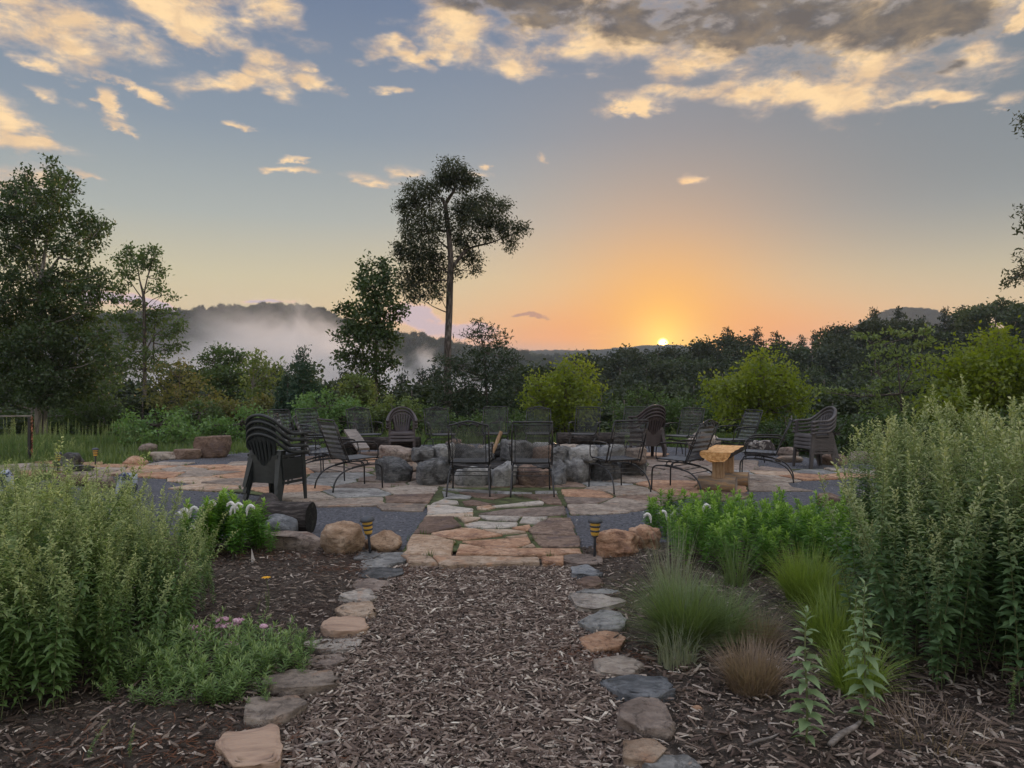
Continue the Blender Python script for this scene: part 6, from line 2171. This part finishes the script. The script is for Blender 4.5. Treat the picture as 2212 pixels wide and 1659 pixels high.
px_tree('young_tree', 'olive brown young tree behind the left shrubs', 26, (397, 900), [[(1060, 1560, 8), (1040, 1400, 6), (1030, 1300, 4)], [(1050, 1500, 5), (1100, 1380, 3)], [(1050, 1500, 5), (960, 1380, 3)]],
    [(1045, 1230, 16, 36), (960, 1230, 30, 26), (870, 1250, 28, 30), (900, 1300, 50, 40), (1010, 1300, 60, 40), (1090, 1280, 40, 40), (1150, 1330, 60, 40), (960, 1370, 90, 50), (1080, 1370, 90, 50), (870, 1370, 50, 40), (1200, 1400, 60, 40), (1000, 1440, 120, 45), (1120, 1450, 90, 45), (900, 1450, 60, 40)],
    0.13, 8.5, 'lf_olive', 'bark_grey', 17, conv=cL, twig=0.26, asp=0.5)
px_tree('broadleaf_tree', 'green spreading tree in front of the mist, behind the olive young tree', 38, (490, 870), [[(1330, 1480, 14), (1320, 1300, 10), (1300, 1200, 6)], [(1325, 1330, 7), (1380, 1230, 4)], [(1325, 1330, 7), (1240, 1220, 4)]],
    [(1230, 1145, 40, 20), (1270, 1160, 60, 24), (1200, 1185, 45, 22), (1350, 1150, 50, 18), (1400, 1175, 36, 16), (1320, 1200, 80, 26), (1160, 1190, 24, 18), (1250, 1230, 70, 30), (1380, 1230, 40, 22), (1320, 1270, 110, 34), (1200, 1280, 60, 40), (1370, 1320, 80, 40), (1280, 1340, 110, 40), (1330, 1400, 120, 45), (1220, 1400, 70, 40)],
    0.20, 10, 'lf_mid', 'bark_grey', 18, conv=cL, twig=0.42, flat=0.6, z0=-5)
px_tree('light_tree', 'pale green feathery tree in front of the mist', 33, (553, 880), [[(1450, 1500, 10), (1455, 1350, 8), (1475, 1200, 4)]],
    [(1475, 1170, 22, 18), (1460, 1200, 40, 20), (1510, 1195, 40, 12), (1430, 1250, 36, 18), (1490, 1250, 50, 22), (1540, 1240, 30, 10), (1450, 1310, 50, 26), (1520, 1300, 50, 26), (1440, 1380, 60, 34), (1530, 1370, 60, 34), (1490, 1440, 90, 40), (1580, 1330, 30, 20), (1600, 1250, 24, 16)],
    0.20, 6.2, 'lf_light', 'bark_pale', 19, conv=cL, twig=0.36, z0=-3.5)


def cone_tree(name, label, px, ytop, ybase, wpx, d, mat, seed, leaf=.12, dens=34, group=None):
    bl = []
    n = 13
    rg_ = random.Random(seed)
    for i in range(n):
        t_ = (i + 0.5) / n
        w = wpx * (0.10 + 0.9 * t_ ** 0.85) * rg_.uniform(.85, 1.1)
        bl.append((px + rg_.uniform(-.08, .08) * w, ytop + (ybase - ytop) * t_, w * .9, (ybase - ytop) / n * 0.75))
        if t_ > .3:
            bl.append((px + rg_.choice((-1, 1)) * w * .6, ytop + (ybase - ytop) * t_ - 4, w * .4, (ybase - ytop) / n * 0.6))
    return px_tree(name, label, d, (px, ybase), [[(px, ybase + 8, 7), (px, (ytop + ybase) / 2, 5), (px, ytop + 3, 1.5)]], bl, leaf, dens, mat, 'bark_grey', seed, twig=0.18, per=14, asp=0.3, twigs=False, droop=-0.5, yoff=0.05, depth=1.0, group=group)


cone_tree('conifer', 'pointed dark blue-green conifer behind the chairs at the left', 655, 752, 905, 46, 22.5, 'lf_conif', 21)
cone_tree('conifer', 'lower dark conifer left of the pointed one', 622, 800, 905, 36, 22.8, 'lf_conif', 22)

# round maples beyond the court
def round_tree(name, label, px, ytop, ybot, rx, d, mat, seed, leaf=.105, dens=20, ctr=None, n=26, group=None, gy=None, twig=.30):
    rg_ = np.random.RandomState(seed)
    cy_ = (ytop + ybot) / 2
    ry = (ybot - ytop) / 2
    bl = []
    for k in range(n):
        a = 2 * PI * k / n * 2.399 * 3
        q = math.sqrt((k + .5) / n) * .80
        w = 1 - 0.25 * max(0, -math.sin(a) * q)
        bl.append((px + rx * q * math.cos(a) * w, cy_ + ry * q * math.sin(a) * 1.0 + 0.10 * ry, rx * rg_.uniform(.15, .27), ry * rg_.uniform(.13, .24)))
    bl.append((px - rx * .05, ytop + ry * .12, rx * .16, ry * .16))
    for k in range(20):
        a = rg_.uniform(0, 2 * PI)
        q = rg_.uniform(.84, 1.04)
        bl.append((px + rx * q * math.cos(a), cy_ + ry * q * math.sin(a), rx * rg_.uniform(.05, .11), ry * rg_.uniform(.05, .13)))
    return px_tree(name, label, d, (px, ybot), [[(px, ybot + 22, 12), (px, cy_ + ry * .5, 9), (px, cy_ - ry * .3, 4)]], bl, leaf, dens, mat, 'bark_grey', seed, twig=twig, asp=.6, yoff=rx * d / F * 0.9, group=group, depth=1.1)


RM = 'round yellow-green maples beyond the court'
round_tree('round_maple', 'smallest round yellow-green maple, right of the dark pine', 1222, 780, 915, 86, 21, 'lf_maple', 31, group=RM, n=34)
round_tree('round_maple', 'pointed yellow-green maple above the lichen boulder and the orange bench', 1640, 766, 930, 112, 20, 'lf_maple', 32, group=RM, n=44)
round_tree('round_maple', 'largest green maple at the right side of the picture', 2150, 722, 965, 158, 17.5, 'lf_maple', 33, leaf=.11, group=RM, n=60)
px_tree('dogwood', 'open layered tree with yellowish tiers left of the largest maple', 22, (1960, 930), [
    [(1720, 640, 9), (1690, 480, 7), (1680, 360, 5), (1660, 260, 3)], [(1700, 540, 5), (1600, 400, 3), (1570, 270, 2)], [(1690, 480, 5), (1760, 340, 3), (1790, 240, 2)]],
    [(1570, 232, 20, 9), (1530, 228, 18, 6), (1660, 225, 30, 10), (1730, 222, 36, 12), (1790, 215, 26, 9), (1590, 275, 26, 12), (1650, 285, 36, 12), (1740, 275, 40, 12), (1800, 265, 30, 10), (1600, 320, 40, 14), (1700, 330, 44, 14), (1790, 325, 40, 14), (1840, 345, 40, 12), (1570, 370, 36, 12), (1650, 385, 46, 16), (1750, 390, 50, 16), (1620, 430, 50, 16),
     (1710, 445, 56, 20), (1800, 440, 50, 18), (1550, 470, 40, 14), (1640, 500, 60, 20), (1740, 510, 60, 24), (1560, 540, 46, 16), (1680, 560, 70, 24), (1400, 465, 40, 8), (1340, 465, 26, 7), (1440, 480, 26, 10)],
    0.13, 9.5, 'lf_light', 'bark_grey', 34, conv=cR, twig=0.24, flat=0.45, per=14, asp=.5, yoff=1.0)

# shrubs
def shrub(label, px, ytop, ybot, rx, d, mat, seed, leaf=.09, dens=20, group='round shrubs round the court'):
    return round_tree('shrub', label, px, ytop, ybot, rx, d, mat, seed, leaf, dens, n=22, group=group, twig=.20)


shrub('round green bush behind the smooth orange and purple boulders', 340, 888, 972, 86, 19.5, 'lf_shrub', 41)
shrub('wide light green bush left of the first iron chairs', 520, 888, 965, 88, 21, 'lf_shrub', 42)
shrub('rounded green bush behind the left back iron chairs', 706, 852, 925, 70, 20.5, 'lf_shrub', 43)
shrub('yellowish sapling bush above the rounded green bush', 768, 812, 880, 36, 23, 'lf_light', 44)
shrub('yellow-green low bush behind the brown plastic stack', 850, 858, 935, 60, 22, 'lf_light', 45)
shrub('low green bush behind the long log bench', 930, 885, 950, 62, 21.5, 'lf_mid', 46)
shrub('dark low bush under the dark pine', 1080, 890, 950, 90, 21, 'lf_mid', 47)
shrub('grey-green bush between the two round maples', 1400, 850, 945, 84, 23, 'lf_mid', 48)
shrub('grey-green bush left of the pointed maple', 1500, 868, 950, 60, 22.5, 'lf_mid', 49)
shrub('dark green bush right of the tan boulder', 1700, 895, 985, 84, 18, 'lf_dark', 50)
shrub('dark green bush behind the taupe chair stack', 1800, 905, 1000, 90, 17, 'lf_dark', 51)
shrub('dark green bush behind the tall plants at the right', 1900, 900, 985, 90, 18, 'lf_mid', 52)
shrub('bushy growth beneath the largest maple', 2060, 890, 970, 110, 18, 'lf_mid', 53)
shrub('reddish tinged brush behind the row of left chairs', 600, 860, 900, 60, 25, 'lf_olive', 54)
shrub('brown tinged brush under the olive young tree', 480, 868, 905, 60, 25, 'lf_olive', 55)
shrub('dark brush left of the wide light green bush', 430, 870, 935, 60, 24, 'lf_mid', 56)
shrub('bushy dark growth under the dark maple', 812, 862, 915, 60, 24.5, 'lf_dark', 57)
shrub('dark brush right of the dark pine', 1150, 860, 930, 60, 25, 'lf_dark', 58)
shrub('grey-green bush far right under the maple', 2230, 880, 980, 90, 16, 'lf_mid', 59)

# branches reaching in from the right
px_tree('overhanging_tree', 'tree mostly outside the right side, its branch tips reaching into view', 15, (2440, 1000), [
    [(2440, 1000, 40), (2430, 700, 34), (2400, 400, 22), (2360, 150, 10)], [(2420, 620, 12), (2330, 580, 8), (2230, 585, 4), (2185, 602, 2)], [(2415, 520, 10), (2320, 470, 6), (2225, 462, 2)], [(2405, 420, 8), (2300, 300, 5), (2220, 255, 2)]],
    [(2214, 250, 14, 18), (2250, 270, 26, 24), (2300, 300, 40, 40), (2208, 458, 12, 5), (2225, 470, 18, 12), (2216, 500, 12, 20), (2270, 480, 36, 30), (2205, 560, 12, 12), (2212, 590, 26, 14), (2190, 600, 16, 9), (2178, 606, 12, 6), (2240, 590, 36, 30), (2300, 560, 60, 40), (2340, 480, 60, 50), (2360, 380, 60, 60),
     (2400, 250, 80, 70), (2380, 620, 70, 50), (2440, 460, 80, 80), (2230, 560, 20, 16)],
    0.10, 22, 'lf_oak', 'bark_grey', 61, twig=.2, per=15, asp=.34, z0=0.0)

# ---------------------------------------------------------------- woods further off
def variant_crown(kind, seed):
    rg_ = np.random.RandomState(seed)
    bl = []
    if kind == 'broad':
        for k in range(15):
            a, q = rg_.uniform(0, 2 * PI), rg_.uniform(0, 1) ** .5
            h = rg_.uniform(.34, .88)
            w = .30 * math.sin(PI * min(1, (h - .18) / .85)) ** .7
            bl.append(((w * q * math.cos(a), w * q * math.sin(a), h), (rg_.uniform(.09, .15),) * 2 + (rg_.uniform(.07, .11),)))
        V, Fc, tw = crown(rg_, bl, .038, 300, .08, 8, 1, .1, .5, .7)
    elif kind == 'pine':
        for k in range(22):
            h = .22 + .74 * (k / 21)
            w = .20 * (1 - ((h - .22) / .78) ** 1.5) + .03
            a = k * 2.4 + rg_.uniform(-.5, .5)
            ln = w * rg_.uniform(.6, 1.2)
            bl.append(((ln * .6 * math.cos(a), ln * .6 * math.sin(a), h), (ln * .55 + .015, ln * .55 + .015, .022)))
        V, Fc, tw = crown(rg_, bl, .040, 460, .05, 8, .5, -.1, .3, .35)
    else:      # open crown
        for k in range(13):
            a, q = rg_.uniform(0, 2 * PI), rg_.uniform(.3, 1)
            h = rg_.uniform(.45, .93)
            bl.append(((.26 * q * math.cos(a), .26 * q * math.sin(a), h), (rg_.uniform(.06, .11),) * 2 + (rg_.uniform(.035, .06),)))
        V, Fc, tw = crown(rg_, bl, .045, 230, .07, 8, .7, .1, .4, .6)
    return V, Fc


VAR = []
for kind, mt, sd in (('broad', 'lf_far1', 1), ('broad', 'lf_far2', 2), ('pine', 'lf_far3', 3), ('broad', 'lf_far1', 4), ('pine', 'lf_far3', 5), ('open', 'lf_far2', 6)):
    if 'lf_far1' not in M:
        M['lf_far1'] = mat_leaf('leaf_wood_dark', (0.020, 0.032, 0.013), (0.044, 0.062, 0.023), None, .3)
        M['lf_far2'] = mat_leaf('leaf_wood_mid', (0.027, 0.046, 0.016), (0.064, 0.092, 0.031), None, .3)
        M['lf_far3'] = mat_leaf('needle_wood', (0.016, 0.028, 0.014), (0.034, 0.052, 0.026), None, .2)
    V, Fc = variant_crown(kind, sd + 70)
    cm = mesh_np('crown', V, [Fc], M[mt])
    tm = MB().tube([(0, 0, -.05), (.004, 0, .4), (-.004, .003, .92)], [.018, .013, .004], 5, 2).mesh('trunk', M['bark_grey'], True)
    VAR.append((kind, cm, tm, V, Fc))
print('variant tris', [len(v[4]) for v in VAR])


def wood_tree(px, ytop, d, vi, label, group, wide=1.0, seed=0, name='forest_tree', H=None):
    x = (px - CX) * d / F
    zt = EYE - (ytop - CY) * d / F
    zt += 0.05 * (H or 8)
    zg = tz(x, d)
    if H is None:
        H = zt - zg
    t = thing(name, (x, d, zt - H), 0, label, 'tree', group)
    r_ = random.Random(seed)
    rz = r_.uniform(0, 6.28)
    kind, cm, tm, _, _ = VAR[vi]
    for nm, m in (('crown', cm), ('trunk', tm)):
        link(nm, m, t, None, (0, 0, rz), (H * wide, H * wide, H))
    return t


# skyline of the near ridge at the right
SKY = [(1448, 757, 0), (1480, 748, 3), (1505, 742, 0), (1533, 737, 1), (1571, 713, 2), (1600, 730, 0), (1635, 713, 4), (1655, 728, 3), (1676, 724, 2), (1700, 733, 1), (1730, 731, 4), (1760, 719, 4), (1788, 722, 1), (1806, 706, 0), (1835, 706, 3),
       (1860, 700, 0), (1888, 671, 2), (1915, 699, 1), (1942, 668, 4), (1965, 698, 0), (1990, 690, 2), (2015, 697, 1), (2042, 669, 2), (2060, 684, 3), (2078, 667, 4), (2100, 676, 1), (2125, 662, 5), (2150, 656, 5), (2178, 652, 5), (2205, 664, 0), (2225, 668, 5), (2250, 660, 1), (1422, 758, 1), (1396, 762, 4), (1375, 757, 0), (1350, 762, 3), (1320, 766, 2), (1285, 770, 0)]
rr = random.Random(12)
for i, (px, yt, vi) in enumerate(SKY):
    d = 118 + rr.uniform(-8, 10) - (6 if px > 1850 else 0)
    pine = VAR[vi][0] == 'pine'
    wood_tree(px, yt, d, vi, 'dark pine standing out on the skyline of the ridge under the sunset' if pine else 'dark leafy tree on the skyline of the ridge under the sunset', 'pines on the ridge skyline' if pine else 'leafy trees on the ridge skyline', .8 if pine else 1.1, i, 'ridge_tree', H=rr.uniform(10, 13))
# the slope below the skyline, tree by tree
k = 0
for row in range(9):
    d = 108 - row * 8.5
    x = 1130 - (row > 4) * 100
    while x < 2330:
        fr = row / 8.0
        sky_y = np.interp(x, [1100, 1285, 1430, 1560, 1760, 1900, 2050, 2250], [790, 778, 757, 740, 728, 700, 686, 676])
        yt = sky_y + (872 - sky_y) * (0.10 + 0.90 * fr ** 0.95) + rr.uniform(-9, 9)
        vi = rr.choice([0, 1, 3, 5, 0, 2, 4, 1])
        H = rr.uniform(7.5, 11) * (1 if d > 60 else .8)
        if VAR[vi][0] == 'pine':
            yt -= 6
        k += 1
        wood_tree(x + rr.uniform(-14, 14), yt, d, vi, 'dark tree %s of the wood behind the court' % ('in the upper part' if row < 3 else 'half way up the slope' if row < 6 else 'at the foot of the slope'), 'wooded slope, ' + ('upper trees' if row < 3 else 'middle trees' if row < 6 else 'lower trees'), 1.15 if VAR[vi][0] != 'pine' else .9, k, H=H)
        x += 11 * F * 0.30 / d * rr.uniform(1.0, 1.7)
# trees rising out of the valley at the left, in front of the mist
for i, (px, yt, d, vi, H, w) in enumerate([(225, 800, 60, 1, 9, 1.2), (265, 830, 55, 0, 8, 1.1), (300, 850, 48, 3, 7, 1.2), (190, 780, 64, 0, 10, 1.1), (360, 820, 50, 1, 8, 1.0), (420, 805, 48, 0, 8, 1.1), (455, 795, 56, 5, 9, 1), (585, 792, 52, 5, 9, 1.0), (612, 786, 50, 1, 8, 1.1),
                                           (545, 830, 44, 1, 6, 1.1), (600, 835, 40, 3, 6, 1.1), (700, 818, 46, 5, 7, 1), (722, 822, 44, 1, 6, 1.1), (690, 842, 38, 0, 6, 1), (745, 806, 52, 2, 7, 1), (770, 800, 58, 3, 7, .8), (850, 828, 44, 1, 6, 1.1), (870, 812, 50, 2, 7, .8), (890, 836, 40, 0, 6, 1.2),
                                           (912, 806, 56, 2, 8, .8), (935, 800, 58, 4, 8, .8), (950, 806, 54, 4, 8, .8), (960, 834, 40, 1, 6, 1.2), (985, 820, 50, 3, 7, 1.2), (1120, 800, 60, 0, 9, 1.3), (1160, 798, 66, 3, 9, 1.2), (1000, 858, 34, 0, 5, 1.2), (905, 858, 33, 3, 5, 1.2), (840, 856, 34, 1, 5, 1.2), (760, 850, 36, 0, 5, 1.2),
                                           (520, 850, 38, 0, 5, 1.2), (440, 850, 40, 1, 5.5, 1.2), (1140, 840, 40, 1, 6, 1.2), (1190, 830, 44, 0, 6, 1.2), (1090, 850, 36, 3, 6, 1.2), (150, 830, 50, 0, 8, 1.2), (80, 800, 60, 1, 10, 1.2), (20, 790, 60, 0, 10, 1.2), (-60, 780, 60, 1, 10, 1.2),
                                           (1350, 856, 36, 1, 6, 1.2), (1410, 838, 42, 0, 6, 1.2), (1465, 850, 36, 3, 6, 1.2), (1520, 840, 40, 1, 6, 1.2), (1300, 842, 44, 1, 6, 1.2), (1760, 838, 40, 1, 6, 1.2), (1800, 860, 32, 0, 5, 1.2), (1850, 846, 36, 1, 6, 1.2), (1900, 838, 36, 3, 6, 1.2), (2000, 830, 38, 0, 6, 1.2)]):
    wood_tree(px, yt, d, vi, 'green tree of the valley wood ' + ('in front of the mist, left of the tall tree' if px < 965 else 'right of the tall tree, behind the maples'), 'valley wood, left' if px < 965 else 'valley wood, right', w, 200 + i, 'valley_tree', H=H)
# brush closing the view under the trees
for i in range(40):
    px = -60 + i * 60 + rr.uniform(-15, 15)
    d = rr.uniform(27, 33)
    wood_tree(px, 872 + rr.uniform(-10, 12), d, rr.choice([0, 1, 3]), 'low bushy tree at the edge of the slope ' + ('left of the tall tree' if px < 965 else 'right of the tall tree'), 'bushy trees at the slope edge, left' if px < 965 else 'bushy trees at the slope edge, right', 1.8, 300 + i, 'thicket_tree', H=rr.uniform(2.6, 3.3))


# far woods as one mass: instances of the same crowns on points
def far_wood(name, label, X, Y, H, V_idx, wide, seed):
    rg_ = np.random.RandomState(seed)
    n = len(X)
    Z = terrain_z(X, Y)
    me = bpy.data.meshes.new(name)
    me.vertices.add(n)
    me.vertices.foreach_set('co', np.stack([X, Y, Z], 1).astype(np.float32).ravel())
    a = me.attributes.new('sz', 'FLOAT_VECTOR', 'POINT')
    S_ = np.stack([H * wide, H * wide, H], 1).astype(np.float32)
    a.data.foreach_set('vector', S_.ravel())
    a = me.attributes.new('rz', 'FLOAT_VECTOR', 'POINT')
    R_ = np.zeros((n, 3), dtype=np.float32)
    R_[:, 2] = rg_.uniform(0, 6.28, n)
    a.data.foreach_set('vector', R_.ravel())
    a = me.attributes.new('vi', 'INT', 'POINT')
    vi = np.array(V_idx)[rg_.randint(0, len(V_idx), n)]
    a.data.foreach_set('value', vi.astype(np.int32))
    me.update()
    o = link(name, me)
    ng = bpy.data.node_groups.new(name, 'GeometryNodeTree')
    ng.interface.new_socket('Geometry', in_out='INPUT', socket_type='NodeSocketGeometry')
    ng.interface.new_socket('Geometry', in_out='OUTPUT', socket_type='NodeSocketGeometry')
    gi = ng.nodes.new('NodeGroupInput')
    go = ng.nodes.new('NodeGroupOutput')
    join = ng.nodes.new('GeometryNodeJoinGeometry')

    def attr(nm, dt):
        q = ng.nodes.new('GeometryNodeInputNamedAttribute')
        q.data_type = dt
        q.inputs['Name'].default_value = nm
        return [s for s in q.outputs if s.enabled][0]
    for v in sorted(set(V_idx)):
        if v not in CR_OBJ:
            CR_OBJ[v] = bpy.data.objects.new('crown_source', VAR[v][1])
        oi = ng.nodes.new('GeometryNodeObjectInfo')
        oi.inputs['Object'].default_value = CR_OBJ[v]
        oi.inputs['As Instance'].default_value = True
        ip = ng.nodes.new('GeometryNodeInstanceOnPoints')
        cmp_ = ng.nodes.new('FunctionNodeCompare')
        cmp_.data_type = 'INT'
        cmp_.operation = 'EQUAL'
        ng.links.new(attr('vi', 'INT'), [s for s in cmp_.inputs if s.enabled][0])
        [s for s in cmp_.inputs if s.enabled][1].default_value = int(v)
        ng.links.new(gi.outputs[0], ip.inputs['Points'])
        ng.links.new(cmp_.outputs[0], ip.inputs['Selection'])
        ng.links.new(oi.outputs['Geometry'], ip.inputs['Instance'])
        er = ng.nodes.new('FunctionNodeEulerToRotation')
        ng.links.new(attr('rz', 'FLOAT_VECTOR'), er.inputs[0])
        ng.links.new(er.outputs[0], ip.inputs['Rotation'])
        ng.links.new(attr('sz', 'FLOAT_VECTOR'), ip.inputs['Scale'])
        ng.links.new(ip.outputs[0], join.inputs[0])
    ng.links.new(join.outputs[0], go.inputs[0])
    md = o.modifiers.new('woods', 'NODES')
    md.node_group = ng
    return tag(o, label, 'woodland', kind='stuff')


CR_OBJ = {}


def scatter_u(rg_, n, u0, u1, y0, y1):
    y = rg_.uniform(y0, y1, n)
    u = rg_.uniform(u0, u1, n)
    return (u - CX) / F * y, y


rg = np.random.RandomState(91)
X, Y = scatter_u(rg, 700, 1040, 2700, 60, 122)
far_wood('slope_woods', 'dark mass of trees between the single trees of the near ridge', X, Y, rg.uniform(5, 7.5, 700), [0, 1, 3, 2], 1.3, 1)
X, Y = scatter_u(rg, 4200, -300, 1560, 455, 660)
far_wood('hill_woods', 'woods covering the misty hill across the valley', X, Y, rg.uniform(11, 17, 4200), [0, 1, 3, 2], 1.0, 2)
X, Y = scatter_u(rg, 900, -200, 1100, 60, 330)
far_wood('valley_woods', 'trees in the bottom of the misty valley', X, Y, rg.uniform(7, 11, 900), [0, 1, 3], 1.1, 3)
X, Y = scatter_u(rg, 1500, 1700, 2200, 900, 1080)
far_wood('far_hill_woods', 'woods on the blue hill behind the right ridge', X, Y, rg.uniform(7, 9, 1500), [0, 3], 2.0, 4)
X, Y = scatter_u(rg, 1500, 1100, 1600, 1350, 1560)
far_wood('far_hill_woods', 'woods on the blue hills beneath the setting sun', X, Y, rg.uniform(10, 14, 1500), [0, 3], 2.0, 5)

# ---------------------------------------------------------------- air and mist
def vol_mat(name, color, dens, aniso=0.0):
    m = bpy.data.materials.new(name)
    m.use_nodes = True
    t_ = m.node_tree
    t_.nodes.clear()
    o = t_.nodes.new('ShaderNodeOutputMaterial')
    v = t_.nodes.new('ShaderNodeVolumePrincipled')
    v.inputs['Color'].default_value = (*color, 1)
    v.inputs['Density'].default_value = dens
    v.inputs['Anisotropy'].default_value = aniso
    t_.links.new(v.outputs[0], o.inputs['Volume'])
    return m, t_, v


if HAZE:
    hm, _, _ = vol_mat('haze', (0.80, 0.86, 0.96), 0.00024)
    hz = MB().box((0, 750, 30), (3600, 2000, 170)).mesh('haze', hm)
    tag(link('haze', hz), 'thin blue evening air over the valley and hills', 'haze', kind='stuff')
if MIST:
    mm_, t_, v = vol_mat('mist', (1.0, 0.955, 0.92), 0.0)
    x_ = Ex(t_)
    tcn = t_.nodes.new('ShaderNodeTexCoord')
    sp = t_.nodes.new('ShaderNodeSeparateXYZ')
    t_.links.new(tcn.outputs['Object'], sp.inputs[0])
    # top of the mist: a broad hump drifting up to the left of the tall tree
    px_, py_, pz_ = sp.outputs
    n_big = x_.noise(x_.mapping(tcn.outputs['Object'], (0.018, 0.008, 0.022)), 1.0, 5, 0.62, 0.6)
    n_w = x_.m('MULTIPLY', x_.m('SUBTRACT', n_big, 0.5), 66.0)
    n_fin = x_.noise(x_.mapping(tcn.outputs['Object'], (0.06, 0.02, 0.07), (3, 1, 2)), 1.0, 5, 0.65, 0.8)
    n_w = x_.m('ADD', n_w, x_.m('MULTIPLY', x_.m('SUBTRACT', n_fin, 0.5), 34.0))
    hump = x_.m('MULTIPLY', x_.m('EXPONENT', x_.m('MULTIPLY', x_.m('POWER', x_.m('DIVIDE', x_.m('ADD', px_, 92.0), 28.0), 2.0), -1.0)), 29.0)
    top = x_.m('ADD', x_.m('ADD', hump, 3.0), n_w)
    depth_ = x_.m('SUBTRACT', top, pz_)
    dn = x_.m('MULTIPLY', x_.smooth(depth_, -2.0, 20.0), 0.055)
    # fade at the ends so that the box itself never shows
    fx = x_.m('MULTIPLY', x_.smooth(px_, -206.0, -165.0), x_.m('SUBTRACT', 1.0, x_.smooth(px_, -14.0, 16.0)))
    fy = x_.m('MULTIPLY', x_.smooth(py_, 210.0, 250.0), x_.m('SUBTRACT', 1.0, x_.smooth(py_, 400.0, 440.0)))
    dn = x_.m('MULTIPLY', dn, x_.m('MULTIPLY', fx, fy))
    t_.links.new(dn, v.inputs['Density'])
    mb = MB().box((-95, 325, 2), (225, 232, 110))
    mo = tag(link('mist', mb.mesh('mist', mm_)), 'bank of pale mist rising in the valley in front of the left hill', 'mist', kind='stuff')
    mm_.cycles.volume_sampling = 'DISTANCE'

print('unique tris', sum(sum(len(p.vertices) - 2 for p in m.polygons) for m in bpy.data.meshes if m.users))
